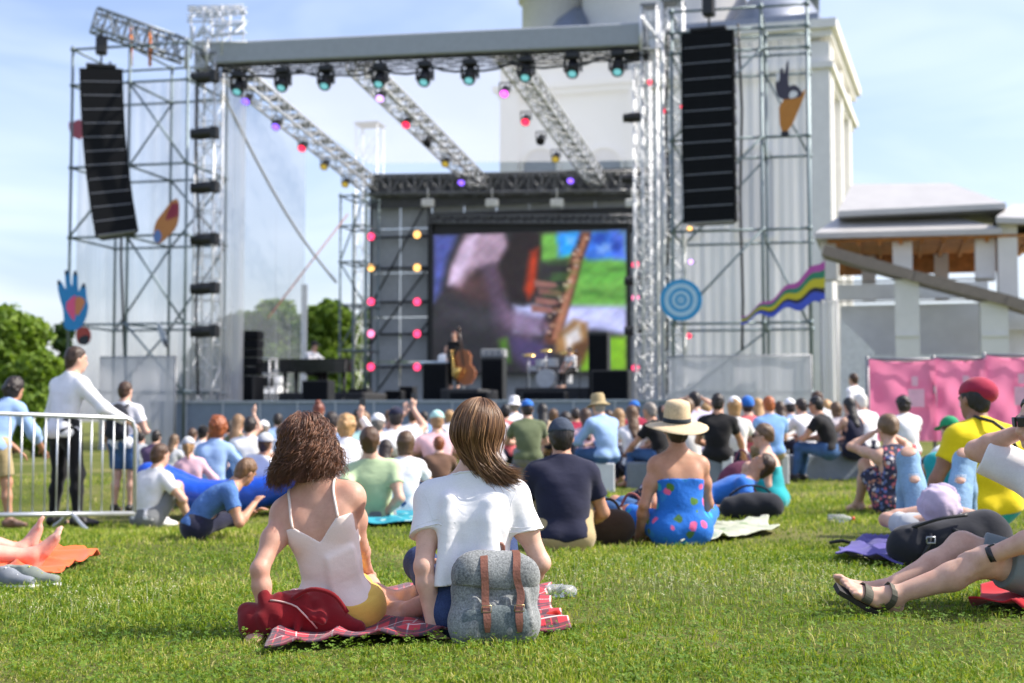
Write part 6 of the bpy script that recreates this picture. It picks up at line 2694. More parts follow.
BP, JB = person('standing person with a black backpack, pale T-shirt and blue shorts', 126, 381, 16.3, face=12, skin='light', hair=('short', 'brown'), upper=('tee', 'white'), lower=('shorts', 'denim'),
                pose='stand', head=(12, 0, 0), hands=[(-.24, .10, .82), (.20, .28, 1.05)], shoes='black', h=.012)

# ---- left group on the grass
C1, _ = person('kid in white T-shirt sitting sideways on the grass by the barrier foot', 162, 443, 14.8, face=38, hair=('short', 'brown'), upper=('tee', 'white'), lower=('shorts', 'grey'), pose='hug', l1=4, l2=20,
               ank=[(-.10, .30, .06), (.16, .42, .06)], hands=[(-.05, .22, .2), (.14, .3, .33)], shoes='white')
person('dark haired person in grey-violet top in front of the light banner', 157, 430, 20.5, face=15, hair=('short', 'dark'), upper=('tee', 'plum'), pose='hug')
person('person with long dull blond hair behind the grey-capped woman', 175, 434, 19.5, face=20, hair=('long', 'sand'), upper=('tee', 'ltgrey'), pose='hug', sex='f')
person('woman in pale cap and pink shirt reclining on the blue air lounger', 188, 437, 16.6, face=-8, hair=('pony', 'blond'), upper=('long', 'pink'), lower=('jeans', 'denimlt'), hat=('cap', 'ltgrey'), sex='f', pose='lean',
       l1=-22, l2=2, side=-8, hands=[(-.2, .15, .2), (.50, .06, .12)], seat=.08)
person('short brown haired person in white left of the red haired person', 193, 428, 22, face=12, hair=('short', 'brown'), upper=('tee', 'white'), pose='hug')
person('person in dark beanie and white shirt beside the red haired person', 204, 426, 21, face=14, hair=('short', 'dark'), hat=('beanie', 'black'), upper=('tee', 'white'), pose='hug')
person('person with fluffy orange-red hair and light blue shirt', 219, 415, 17.6, face=10, hair=('curly', 'ginger'), upper=('long', 'ltblue'), sex='f', pose='hug', lower=('jeans', 'denim'), hands=[(-.1, .3, .3), (.24, .22, .16)])
person('fair haired person holding a phone up left of a white T-shirt', 239, 414, 21, face=12, hair=('long', 'sand'), upper=('vest', 'olive'), sex='f', pose='hug', hands=[None, (.17, .26, .86)], ep=[None, (1, .2, -.6)], handdir=[None, (0, .2, 1)])
person('dark haired person in white T-shirt upright behind the reclining white cap', 251, 416, 19, face=8, hair=('short', 'dark'), upper=('tee', 'white'), pose='hug')
person('person in white cap half hidden behind a reclining white shirt', 264, 421, 22, face=5, hair=('short', 'grey'), hat=('cap', 'white'), upper=('tee', 'ltgrey'), pose='hug')
person('person in white cap and white shirt lounging on the blue air bed', 266, 433, 16.2, face=25, skin='tan', hair=('short', 'brown'), hat=('cap', 'ltgrey'), upper=('tee', 'white'), pose='lean', l1=-30, l2=-10, side=14,
       hands=[(-.35, -.2, .12), (.1, .1, .25)], seat=.08, fat=1.15)
person('person with long grey-blond hair low behind the curly brown hair', 282, 425, 21, face=4, hair=('bob', 'sand'), upper=('tee', 'ltgrey'), sex='f', pose='hug')
person('person in navy cap and pale blue shirt behind the curly brown hair', 296, 414, 19.5, face=3, hair=('short', 'dark'), hat=('cap', 'navy'), upper=('tee', 'ltblue'), pose='hug')
person('person with dark red bun hair in khaki above the crowd', 319, 402, 20.5, face=4, hair=('bun', 'auburn'), upper=('long', 'khaki'), sex='f', pose='bench', seat=.22)
person('dark haired person in light blue left of the blond curly hair', 332, 411, 18.6, face=4, hair=('short', 'dark'), upper=('tee', 'ltblue'), pose='hug')
BL, JBL = person('person with blond curly hair and white blouse raising a phone', 347, 407, 17.0, face=3, hair=('curly', 'blond'), upper=('long', 'white'), lower=('jeans', 'denimlt'), sex='f', pose='hug', fat=1.1,
                 hands=[None, (.13, .28, .84)], ep=[None, (1, .3, -.6)], handdir=[None, (0, .2, 1)])
person('short fair haired kid with teal collar behind the white cap', 364, 411, 20, face=2, hair=('short', 'sand'), upper=('tee', 'mint'), pose='hug')
person('person in white cap and pale shirt next to the blond curly hair', 378, 414, 18.2, face=2, hair=('short', 'grey'), hat=('cap', 'white'), upper=('tee', 'white'), pose='hug')
HN, JHN = person('person in dark cap holding a phone high with bare arms', 396, 404, 19, face=-2, hair=('short', 'dark'), hat=('cap', 'navy'), upper=('tee', 'white'), pose='hug',
                 hands=[(.10, .34, .80), (.20, .32, .84)], ep=[(-1, .2, -.5), (1, .2, -.6)], handdir=[(0, .3, 1), (0, .3, 1)])
person('kid with straight blond hair in white top on a pink blanket', 334, 441, 13.6, face=6, hair=('long', 'blond'), upper=('tee', 'white'), lower=('trousers', 'coral'), sex='f', pose='cross')
person('pale blond head low behind the straight blond kid', 322, 433, 15.6, face=8, hair=('bob', 'blond'), upper=('tee', 'ltgrey'), sex='f', pose='hug')
person('person with long dark hair and navy checked dress', 386, 439, 14.2, face=5, hair=('long', 'dark'), upper=('dress', PAT_STRIPE), lower=None, sex='f', pose='hug', skin='tan')
person('person with brown bob hair and plain white T-shirt in the middle', 406, 431, 12.6, face=2, hair=('bob', 'ltbrown'), upper=('tee', 'white'), lower=('jeans', 'denim'), sex='f', pose='hug')
person('person in pale green shirt leaning back on an elbow', 369, 462, 11.2, face=-12, hair=('short', 'brown'), upper=('tee', 'lime'), lower=('shorts', 'grey'), pose='lean', l1=-34, l2=-12, side=-6, hands=[(-.20, -.34, .05), (.10, -.10, .10)],
       ep=[(-.5, -.6, 0), (.5, -1, .2)], head=(10, 6, 0), scale=.92)
person('ginger haired kid in brown top right of the white T-shirt', 439, 436, 16.5, face=-4, hair=('short', 'ginger'), upper=('tee', 'brown'), pose='hug')
person('person in mint cap and pink shirt behind the long chestnut hair', 437, 411, 18.5, face=-4, hair=('short', 'sand'), hat=('cap', 'mint'), upper=('tee', 'pink'), pose='hug')
person('reddish haired person in pinkish white shirt beside the olive shirt', 491, 401, 19, face=-6, hair=('short', 'brown'), upper=('tee', PAT_TIE), pose='bench', seat=.2)
person('black haired head between the pinkish shirt and the blue cap', 505, 404, 21, face=-6, hair=('short', 'black'), upper=('tee', 'coral'), pose='bench', seat=.2)
person('person in wide white hood or hat behind the blue cap', 514, 398, 22.5, face=-6, hair=('short', 'grey'), hat=('bucket', 'white'), upper=('tee', 'white'), pose='bench', seat=.3, sex='f')
person('person in blue cap and olive green shirt sitting upright', 527, 400, 17.4, face=-6, hair=('short', 'dark'), hat=('cap', 'blue'), upper=('tee', 'olive'), lower=('trousers', 'grey'), pose='bench', fat=1.1, seat=.32)
person('dark long haired person right of the blue cap', 542, 403, 20.5, face=-6, hair=('long', 'black'), upper=('tee', 'beige'), sex='f', pose='bench', seat=.2)
person('dark head low between the olive shirt and the khaki hat', 565, 411, 20, face=-6, hair=('short', 'dark'), upper=('tee', 'navy'), pose='hug')
NV, JNV = person('person in navy polo shirt and grey-blue cap sitting in the middle distance', 561, 419, 9.0, face=-4, skin='tan', hair=('short', 'dark'), hat=('cap', m_denim('grey_cap_cloth', (.055, .07, .10))), upper=('polo', 'navy'), lower=('shorts', 'khaki'),
                 pose='hug', l1=4, l2=18, hands=[(-.12, .36, .3), (.20, .34, .14)], ep=[(-.7, -.4, -.6), (.6, -.5, -.5)], fat=1.14, shirt_loose=.016)
KB, JKB = person('person in khaki bucket hat, blue shirt and jeans on a bench', 597, 396, 16.4, face=-35, hair=('short', 'grey'), hat=('bucket', 'khaki'), upper=('long', 'ltblue'), lower=('jeans', 'denim'), pose='bench', seat=.36, l2=24, rootz=None)
person('person with long brown hair in pale pink behind the khaki hat', 585, 408, 18.5, face=-10, hair=('long', 'brown'), upper=('tee', 'pink'), sex='f', pose='bench', seat=.15)
person('blond person in white T-shirt between the bench sitters', 618, 408, 18.2, face=-8, hair=('long', 'blond'), upper=('tee', 'white'), sex='f', pose='bench', seat=.15)
person('person with long light brown hair and white shirt by the dark shirted sitter', 631, 405, 17.6, face=-10, hair=('long', 'ltbrown'), upper=('tee', 'white'), sex='f', pose='bench', seat=.2)
person('navy capped head behind the grey haired bench sitter', 634, 401, 20.5, face=-10, hair=('short', 'dark'), hat=('cap', 'blue'), upper=('tee', 'red'), pose='bench', seat=.3)
person('grey haired person in black T-shirt and blue jeans on a bench', 648, 402, 17.2, face=-50, skin='tan', hair=('short', 'grey'), upper=('tee', 'black'), lower=('jeans', 'denim'), pose='bench', seat=.33, l2=26, hands=[(-.12, .46, .50), (.1, .42, .52)])
# ---- right group
person('person with grey-blond hair just behind the straw hat', 686, 399, 17.5, face=-10, hair=('updo', 'sand'), upper=('tee', 'offwhite'), sex='f', pose='bench', seat=.2)
person('dark haired person in lilac-white shirt holding both arms to the head', 694, 391, 19, face=-12, hair=('short', 'dark'), upper=('tee', 'lilac'), pose='bench', seat=.3, hands=[(-.17, .16, 1.06), (.17, .16, 1.06)], ep=[(-1, .3, -.3), (1, .3, -.3)])
person('person in plain black T-shirt sitting on a white ended bench', 718, 393, 16.5, face=14, skin='tan', hair=('short', 'dark'), upper=('tee', 'black'), lower=('trousers', 'black'), pose='bench', seat=.36, hands=[(-.1, .35, .55), (.30, .40, .44)])
person('person in white cap with blond hair right of the black T-shirt', 734, 397, 17.8, face=5, hair=('bob', 'blond'), hat=('cap', 'white'), upper=('tee', 'offwhite'), sex='f', pose='bench', seat=.25)
person('person in blue beanie and bright pink top', 747, 397, 19.5, face=-5, hair=('short', 'dark'), hat=('beanie', 'blue'), upper=('tee', 'coral'), pose='bench', seat=.25)
person('pale blond person beside the bright pink top', 757, 398, 20.5, face=-8, hair=('long', 'blond'), upper=('tee', 'beige'), sex='f', pose='bench', seat=.25)
person('ginger haired person in sky blue shirt on the blocks', 768, 396, 18.0, face=-10, hair=('short', 'ginger'), upper=('tee', 'sky'), lower=('trousers', 'khaki'), pose='bench', seat=.36)
TL, JTL = person('woman in turquoise top and sunglasses turned to the left', 762, 424, 13.3, face=-68, skin='light', hair=('updo', 'sand'), upper=('strapless', 'teal'), lower=None, glasses=True, sex='f', pose='hug', l1=6, l2=16,
                 hands=[(-.05, .16, .05), (.08, .30, .30)], head=(-10, 4, 0), ep=[(-.6, -1, 0), None], h=.010)
person('dark haired person in sunglasses, black T-shirt and jeans on the long block', 814, 396, 18.8, face=-55, skin='tan', hair=('short', 'black'), upper=('tee', 'black'), lower=('jeans', 'denim'), glasses=True, pose='bench', seat=.34, l1=4, l2=26, shoes='black')
person('pale shirted person behind the sunglasses and black T-shirt', 800, 398, 20.5, face=-30, hair=('short', 'dark'), upper=('tee', 'white'), pose='bench', seat=.3)
person('brown haired person in light shirt right behind the black T-shirt', 816, 391, 21.5, face=-30, hair=('short', 'brown'), upper=('tee', 'ltgrey'), pose='bench', seat=.35)
person('person in light patterned blouse left of the long dark hair', 835, 402, 21, face=-20, hair=('bob', 'sand'), upper=('tee', PAT_TIE), sex='f', pose='bench', seat=.3)
person('person with long dark hair and navy dress on the blocks', 848, 397, 19.3, face=-25, hair=('long', 'black'), upper=('dress', 'navy'), lower=None, sex='f', pose='bench', seat=.34, fat=1.1)
person('white haired person in white shirt by the white banner', 860, 393, 20.6, face=-28, hair=('short', 'white'), upper=('tee', 'white'), pose='bench', seat=.35)
person('standing person in white T-shirt far back by the white banner', 853, 373, 27, face=-40, hair=('short', 'brown'), upper=('tee', 'white'), lower=('jeans', 'denim'), pose='stand')
person('dark curly haired child in white T-shirt before the widest pink banner', 902, 396, 19.0, face=-15, skin='tan', hair=('curly', 'dark'), upper=('tee', 'white'), lower=('trousers', 'coral'), pose='bench', seat=.34)
FW, JFW = person('person in flower print dress with hands raised to the face', 886, 415, 12.4, face=-18, hair=('updo', 'sand'), upper=('vest', PAT_FLOWER), lower=('shorts', PAT_FLOWER), sex='f', pose='hug', fat=1.15,
                 hands=[(-.10, .22, .70), (.09, .22, .70)], ep=[(-1, .1, -.6), (1, .1, -.6)])
person('kid in green and white cap half hidden by the yellow shirt', 948, 417, 13.5, face=-20, hair=('short', 'brown'), hat=('cap', 'green'), upper=('tee', 'white'), pose='hug')
YL, JYL = person('person in yellow T-shirt and dark red cap sitting at right', 972, 383, 9.9, face=-14, skin='brown', hair=('short', 'black'), hat=('beret', 'red'), upper=('tee', 'yellow'), lower=('trousers', 'teal'), pose='hug', seat=.12,
                 fat=1.2, shirt_loose=.018, head=(-14, 0, 0), hands=[(-.36, .12, .12), (.3, .3, .25)], ep=[(-1, -.3, 0), (1, -.2, -.3)], scale=1.10)

# ---- more of the audience further back
EXTRA = ((278, 413, 24, 'dark', 'short', 'ltblue', None, 'person in light blue far behind the white cap, left of centre'), (306, 412, 25, 'brown', 'bob', 'offwhite', None, 'brown bobbed head far back, left of the dark red bun'),
         (358, 409, 26, 'dark', 'short', 'black', None, 'person in black far back between the blond curls and the teal collar'), (389, 410, 26, 'ltbrown', 'long', 'pink', None, 'long light brown hair far back left of the dark cap'),
         (413, 409, 24, 'brown', 'short', 'white', None, 'short brown head and white shirt far back right of the dark cap'), (424, 411, 27, 'black', 'short', 'sky', None, 'black haired person in sky blue left of the mint cap'),
         (449, 410, 26, 'blond', 'bob', 'white', None, 'blond bobbed head behind the mint cap'), (470, 408, 26, 'dark', 'short', 'ltgrey', None, 'dark head far back just right of the chestnut hair'),
         (482, 409, 24.5, 'sand', 'short', 'sky', ('cap', 'ltgrey'), 'person in pale grey cap far back left of the pinkish shirt'), (553, 409, 25, 'ltbrown', 'bob', 'white', None, 'light brown bob far back right of the black long hair'),
         (575, 408, 25, 'dark', 'short', 'red', None, 'dark head and red top left of the khaki bucket hat'), (608, 410, 25.5, 'brown', 'short', 'black', None, 'brown head and black top right of the khaki bucket hat'),
         (662, 405, 23, 'dark', 'long', 'teal', None, 'long dark hair and teal top left of the straw hat'), (706, 402, 23, 'blond', 'short', 'olive', None, 'fair short head far back left of the plain black T-shirt'),
         (779, 401, 23, 'brown', 'long', 'white', None, 'long brown hair and white top right of the ginger head'), (789, 399, 24, 'dark', 'short', 'ltblue', ('cap', 'white'), 'white capped person in light blue left of the sunglasses'),
         (826, 400, 23.5, 'blond', 'bob', 'pink', None, 'blond bob and pink top behind the patterned blouse'), (142, 432, 23, 'dark', 'short', 'ltgrey', None, 'dark head and grey top by the right end of the barrier'),
         (212, 425, 23.5, 'brown', 'long', 'white', None, 'long brown hair far back left of the orange-red hair'), (229, 420, 24, 'dark', 'short', 'denimlt', None, 'dark head far back right of the orange-red hair'))
for k, (px, ty, yy, hc_, hs_, up_, ht_, lb_) in enumerate(EXTRA):
    person(lb_, px, ty, yy, face=rnd.uniform(-14, 10), skin=('light', 'tan', 'pink')[k % 3], hair=(hs_, hc_), upper=('tee', up_), hat=ht_, sex='f' if hs_ in ('bob', 'long') else 'm', pose='hug', seat=.0 if px < 260 else .12, h=.02)

# ---- people on the stage
person('pianist in white shirt and dark cap behind the grand piano', 315, 340, 46.4, face=120, hair=('short', 'dark'), hat=('cap', 'black'), upper=('long', 'white'), lower=('trousers', 'black'), pose='bench', seat=.50, rootz=FZ + RZ['piano'], group='musicians on the stage', h=.025,
       hands=[(-.2, .45, .8), (.2, .45, .8)])
person('saxophonist in black with long red-brown hair', 454, 331, 42.9, face=200, hair=('long', 'auburn'), upper=('long', 'black'), lower=('trousers', 'black'), sex='f', pose='stand', rootz=FZ + RZ['bass'], group='musicians on the stage', h=.025,
       hands=[(-.05, .30, 1.1), (.12, .30, .85)])
person('musician in white shirt just behind the keyboard', 447, 344, 45.2, face=170, hair=('short', 'dark'), upper=('long', 'white'), lower=('trousers', 'black'), pose='stand', rootz=FZ, group='musicians on the stage', h=.025)
person('drummer in white T-shirt sitting beside the drum kit', 569, 347, 43.2, face=235, hair=('short', 'dark'), upper=('tee', 'white'), lower=('trousers', 'black'), pose='bench', seat=.50, rootz=FZ + RZ['drum'], group='musicians on the stage', h=.025)
# saxophone held by the player
q = P(453, 364, 42.6)
rt = empty('saxophone', q, 'golden saxophone held by the red-brown haired player', 'saxophone')
mb = MB()
mb.path([q + V3(.05, .05, .42), q + V3(-.04, -.05, .38), q + V3(0, -.10, .1), q + V3(.04, -.12, -.35), q + V3(.08, -.2, -.45), q + V3(.12, -.3, -.35), q + V3(.15, -.36, -.12)], [.015, .02, .035, .055, .06, .07, .12], 10)
mb.build('tube', m_plain('brass_sax', (.65, .42, .12), .25, .9), rt)
mb = MB()
for k in range(5):
    mb.lathe(q + V3(.0 + .01 * k, -.15, .2 - k * .1), [(.001, 0), (.025, .0), (.025, .02), (.001, .02)], 8, [V3(1, 0, 0), V3(0, 0, 1), V3(0, -1, 0)])
mb.build('keys', m_plain('brass_sax', (.65, .42, .12), .25, .9), rt)


# ---- phones held up
def in_world(b, p):
    m_ = Matrix.LocRotScale(b.location, b.rotation_euler, b.scale)
    return np.array(m_ @ Vector(p))


def phone(b, J, i, label):
    c = in_world(b, J['wr'][i] + J['hd'][i] * .14 + V3(0, .03, .0))
    rt = empty('phone', c, label, 'phone', 'phones held up to film')
    mb = MB()
    mb.box(c, (.075, .010, .15), None, .006)
    mb.build('case', M_BLK, rt)
    mb = MB()
    mb.box(c - V3(0, .0065, 0), (.066, .002, .138))
    mb.build('screen', m_plain('phone_glass', (.03, .04, .05), .1), rt)


phone(BL, JBL, 1, 'black phone held up by the blond curly haired person')
phone(HN, JHN, 1, 'black phone held up by the person in the dark cap')

# strap of the yellow shirt, backpack on the standing person
JJ = JYL
b_ = [JJ['p2'] - JJ['f2'] * .06 - JJ['r2'] * .06 + JJ['un'] * .07, JJ['p2'] - JJ['f2'] * .15 - JJ['r2'] * .0 - JJ['u2'] * .0, JJ['p2'] - JJ['f2'] * .172 + JJ['r2'] * .07 - JJ['u2'] * .08, JJ['p1'] + JJ['u2'] * .05 + JJ['r2'] * .15 - JJ['f2'] * .13]
mb = MB()
mb.path(b_, .012, 6)
o = mb.build('strap', M_BLK, None, origin=V3(0, 0, 0))
o.parent = YL
JJ = JB
rt = empty('backpack', (0, 0, 0), 'black backpack worn by the person in blue shorts', 'backpack')
rt.location, rt.rotation_euler, rt.scale = BP.location, BP.rotation_euler, BP.scale
c = JJ['p1'] + JJ['u2'] * .06 - JJ['f2'] * .17
sdf_obj('bag', [ell(c, (.155, .10, .235), np.stack([JJ['r2'], JJ['f2'], JJ['u2']]), .03), cap(c - JJ['u2'] * .15 - JJ['r2'] * .08, c - JJ['u2'] * .15 + JJ['r2'] * .08, .08, .08, .05)], .015, m_cloth('black_nylon', (.02, .022, .03)), rt)
mb = MB()
for s in (-1, 1):
    mb.path([c + JJ['r2'] * s * .08 + JJ['u2'] * .18, JJ['p2'] + JJ['r2'] * s * .10 + JJ['u2'] * .03 - JJ['f2'] * .02, JJ['p2'] + JJ['r2'] * s * .11 + JJ['f2'] * .12 - JJ['u2'] * .1, JJ['p1'] + JJ['r2'] * s * .17 + JJ['f2'] * .02], .018, 6)
o = mb.build('strap', M_BLK, None, origin=V3(0, 0, 0))
o.parent = rt
print('BADH', BADH)
# ================================================================ the two women in front and things around them
from mathutils.bvhtree import BVHTree


def bvh_of(o):
    me = o.data
    M_ = Matrix.LocRotScale(o.location, o.rotation_euler, o.scale)
    return BVHTree.FromPolygons([v.co.copy() for v in me.vertices], [tuple(p.vertices) for p in me.polygons])


def snap(bv, pts, off=.003):
    out = []
    for p in pts:
        c, n, i, d = bv.find_nearest(Vector(p))
        out.append(np.array(c) + np.array(n) * off)
    return out


def densify(pts, n):
    pts = [np.array(p, float) for p in pts]
    t = np.linspace(0, len(pts) - 1, n)
    out = []
    for x in t:
        i = min(int(x), len(pts) - 2)
        f = x - i
        p0, p1, p2, p3 = pts[max(i - 1, 0)], pts[i], pts[i + 1], pts[min(i + 2, len(pts) - 1)]
        out.append(.5 * ((2 * p1) + (-p0 + p2) * f + (2 * p0 - 5 * p1 + 4 * p2 - p3) * f * f + (-p0 + 3 * p1 - 3 * p2 + p3) * f ** 3))
    return out


def strands_mesh(name, paths, rad, nside=3):
    """paths: (n, m, 3) -> thin tapering tubes in one mesh"""
    n, m, _ = paths.shape
    d = np.gradient(paths, axis=1)
    d /= np.linalg.norm(d, axis=2, keepdims=True) + 1e-9
    ref = np.random.RandomState(1).normal(size=(n, 1, 3))
    a = np.cross(d, ref)
    a /= np.linalg.norm(a, axis=2, keepdims=True) + 1e-9
    b = np.cross(d, a)
    tap = np.interp(np.linspace(0, 1, m), [0, .15, .75, 1], [.7, 1, .9, .25])[None, :, None]
    rr = rad[:, None, None] * tap
    V = np.stack([paths + (a * math.cos(2 * math.pi * k / nside) + b * math.sin(2 * math.pi * k / nside)) * rr for k in range(nside)], 2)
    idx = np.arange(n * m * nside).reshape(n, m, nside)
    q = []
    for k in range(nside):
        k2 = (k + 1) % nside
        q.append(np.stack([idx[:, :-1, k], idx[:, :-1, k2], idx[:, 1:, k2], idx[:, 1:, k]], -1).reshape(-1, 4))
    return np_mesh(name, V.reshape(-1, 3), np.concatenate(q), 4, True)


@cached
def m_strand(name, root, tip, shine=.46):
    t = NT(name)
    g = t.n('ShaderNodeNewGeometry')
    f = t.noise(7, 2)
    m = t.n('ShaderNodeMath', operation='MULTIPLY_ADD')
    t.l(f, m.inputs[0])
    m.inputs[1].default_value = .7
    t.l(g.outputs['Random Per Island'], m.inputs[2])
    m2 = t.n('ShaderNodeMath', operation='MULTIPLY')
    t.l(m.outputs[0], m2.inputs[0])
    m2.inputs[1].default_value = .6
    t.set(Base_Color=t.ramp(m2.outputs[0], [(.15, tuple(x * .55 for x in root)), (.5, root), (.9, tip)]), Roughness=shine)
    t.b.inputs['Specular IOR Level'].default_value = .5
    t.b.inputs['Anisotropic'].default_value = .4
    return t.m


GH = np.random.RandomState(5)

# ---------------------------------------------------------------- woman in the white T-shirt
YR = 5.3
q = P(474, 600, YR)
WR, JR_ = person('woman with long straight chestnut hair and white T-shirt on the tartan blanket', root=(q[0], YR, .012), face=4, scale=.965, skin='fair', hair=None, upper=None, lower=('jeans', m_denim('dark_denim', (.035, .055, .13))),
                 sex='f', pose='cross', l1=2, l2=10, side=-2, head=(6, 2, 9), hands=[(-.145, -.09, .035), (.15, .18, .12)], ep=[(-.5, -1, 0), (.8, -.6, -.3)],
                 ank=[(-.12, .70, .06), (-.02, .52, .07)], kp=[(-.22, 1, .12), (.05, .6, 1)], waist=.135, fat=.95, h=.0055, group='two women in the foreground', shoulders=.006)
J = JR_
prR = body_prims(J)
p0, p1, p2, u1, u2, f2, r2 = [J[k] for k in ('p0', 'p1', 'p2', 'u1', 'u2', 'f2', 'r2')]
use = by(prR, 'abd', 'chest', 'trap', 'delt') + by(prR, 'pelvis')
for i in (0, 1):
    s, e = J['sh'][i], J['el'][i]
    c = s + (e - s) * .52
    use.append(cap(s, s + (e - s) * .62, .052, .058, .03, None, 'sl', [(c, unit(unit(e - s) + (.25 if i == 0 else -.25) * r2))]))
# folds: sagging ridges from the shoulder blades to the waist
for k in range(6):
    a_ = (-1 if k % 2 else 1) * GH.uniform(.05, .12)
    b_ = a_ + GH.uniform(-.07, .07)
    z0 = GH.uniform(.10, .22)
    pa = p1 + u2 * z0 + r2 * a_ - f2 * .088
    pb = p0 + u1 * GH.uniform(.03, .13) + r2 * b_ * .9 - f2 * .10
    use.append(cap(pa, pb, .006, .012, .03, None, 'fold'))
tee, _ = sdf_obj('shirt', use, .0055, m_cloth('white_tee', (.80, .80, .82), .03, .45), WR, inf=.011, wr=.0042, wf=26, seed=77,
                 cuts=[(p2 + J['un'] * .022 - f2 * .02, unit(J['un'] + f2 * .5)), (p0 + u1 * .095, unit(-u1 + r2 * .06))])
bvt = bvh_of(tee)


def ring_on(bv_, c_, ax_, rad_, off_=.001, n_=40, dirs=None):
    ax_ = unit(ax_)
    a_ = unit(np.cross(ax_, V3(.3, 1, .2)))
    b_ = np.cross(ax_, a_)
    return snap(bv_, [c_ + (a_ * math.cos(t_) + b_ * math.sin(t_)) * rad_ for t_ in np.linspace(0, 2 * math.pi, n_)], off_)


M_TEE = bpy.data.materials['white_tee']
mb = MB()
mb.path(ring_on(bvt, p2 + J['un'] * .014 - f2 * .012, unit(J['un'] + f2 * .5), .085), .0045, 6)
o = mb.build('collar', M_TEE, None, origin=V3(0, 0, 0))
o.parent = tee
for i in (0, 1):
    s, e = J['sh'][i], J['el'][i]
    for fr_ in (.505, .435):
        mb = MB()
        mb.path(ring_on(bvt, s + (e - s) * fr_, unit(unit(e - s) + (.25 if i == 0 else -.25) * r2), .09, .0002), .0022 if fr_ > .5 else .0011, 5)
        o = mb.build('sleeve_hem', M_TEE, None, origin=V3(0, 0, 0))
        o.parent = tee
    mb = MB()
    raw_ = densify([p2 + r2 * (.075 if i else -.075) + u2 * .03, s * .85 + p2 * .15 + u2 * .05, s + u2 * .05 + (r2 if i else -r2) * .015, s - f2 * .07 - u2 * .02, s - f2 * .06 - u2 * .09 - (r2 if i else -r2) * .02], 24)
    mb.path(snap(bvt, raw_, .0002), .0012, 5)
    o = mb.build('shoulder_seam', M_TEE, None, origin=V3(0, 0, 0))
    o.parent = tee
# hair: thin strands swept from the crown over to the right shoulder
hc, B = J['hc'], J['HB']
hr, hf, hu = B[:, 0], B[:, 1], B[:, 2]
rot = np.stack([hr, hf, hu])
tail = hc + r2 * .130 - V3(0, 0, 1) * .225 - f2 * .080
base = [ell(hc + hu * .026 - hf * .012, (.083, .101, .101), rot, .02, 'h', [(hc + hf * .02, unit(hf * .8 - hu * .6))]), ell(hc - hu * .045 - hf * .045, (.068, .058, .07), rot, .03, 'h', [(hc, hf)]),
        cap(hc - hf * .062 - hu * .05 + hr * .015, tail + V3(0, 0, .05), .066, .018, .03, (f2, .5), 'h')]
hb, _ = sdf_obj('hair', base, .006, m_strand('chestnut_under', (.07, .030, .012), (.12, .055, .024)), WR)
n, m = 5200, 26
ph = GH.uniform(0, 2 * math.pi, n)
th0 = GH.uniform(0, 1, n) ** .7 * 1.25
TT = np.linspace(0, 1, m)[None, :]
front = np.sin(ph) > .55
ph = np.where(front, -ph, ph)
cph, sph = np.cos(ph)[:, None], np.sin(ph)[:, None]
# strands hug the skull down to the nape / jaw line, then sweep to the tail on the right shoulder
thend = 2.02 + .22 * np.clip(-cph, 0, 1) - .10 * np.clip(cph, 0, 1) + GH.uniform(-.12, .10, (n, 1))
kk = np.clip(TT / .58, 0, 1)
th = th0[:, None] + (thend - th0[:, None]) * kk
az = ph[:, None] + (1 - kk) * 0 + .35 * kk * np.clip(-cph, -.2, 1) * np.where(sph < 0, 1, -1)
sx = np.sin(th) * np.cos(az)
sy = np.sin(th) * np.sin(az)
sz = np.cos(th)
sy = np.minimum(sy, .30 + .5 * np.clip(sz, 0, 1))
lay = GH.uniform(.003, .020, n)[:, None]
sc_ = hc + hu * .024 - hf * .012
scal = sc_ + hr * ((sx * (.086 + lay))[..., None]) + hf * ((sy * (.104 + lay))[..., None]) + hu * ((sz * (.105 + lay))[..., None])
tl = tail + r2 * GH.normal(size=(n, 1)) * .024 + f2 * GH.normal(size=(n, 1)) * .012 - V3(0, 0, 1) * GH.uniform(-.07, .035, (n, 1))
mid = hc - hf * (.088 + .012 * GH.uniform(size=(n, 1))) - hu * (.115 + .02 * GH.normal(size=(n, 1))) + hr * (.035 + .045 * cph)
s2 = np.clip((TT - .5) / .5, 0, 1)[..., None]
end_sc = scal[:, int(m * .55), :][:, None, :]
bez = (1 - s2) ** 2 * end_sc + 2 * s2 * (1 - s2) * mid[:, None, :] + s2 ** 2 * tl[:, None, :]
w = np.clip((TT - .46) / .2, 0, 1)[..., None]
w = w * w * (3 - 2 * w)
paths = scal * (1 - w) + bez * w
clump = waves(paths[..., 0] * 1, paths[..., 1], paths[..., 2], 3, 40, 4)[..., None]
fly = np.where(GH.uniform(size=n) < .05, 5.0, 1.0)[:, None, None]
paths += (GH.normal(size=(n, 1, 3)) * .0028) * TT[..., None] * fly
paths += np.where(fly > 1, 1, 0) * np.sin(TT[..., None] * 7 + GH.uniform(0, 6, (n, 1, 1))) * .004
ho = bpy.data.objects.new('hair_strands', strands_mesh('hair_strands', paths, GH.uniform(.0011, .0019, n)))
ho.data.materials.append(m_strand('chestnut_strands', (.135, .062, .026), (.40, .225, .100)))
COL.objects.link(ho)
ho.parent = hb

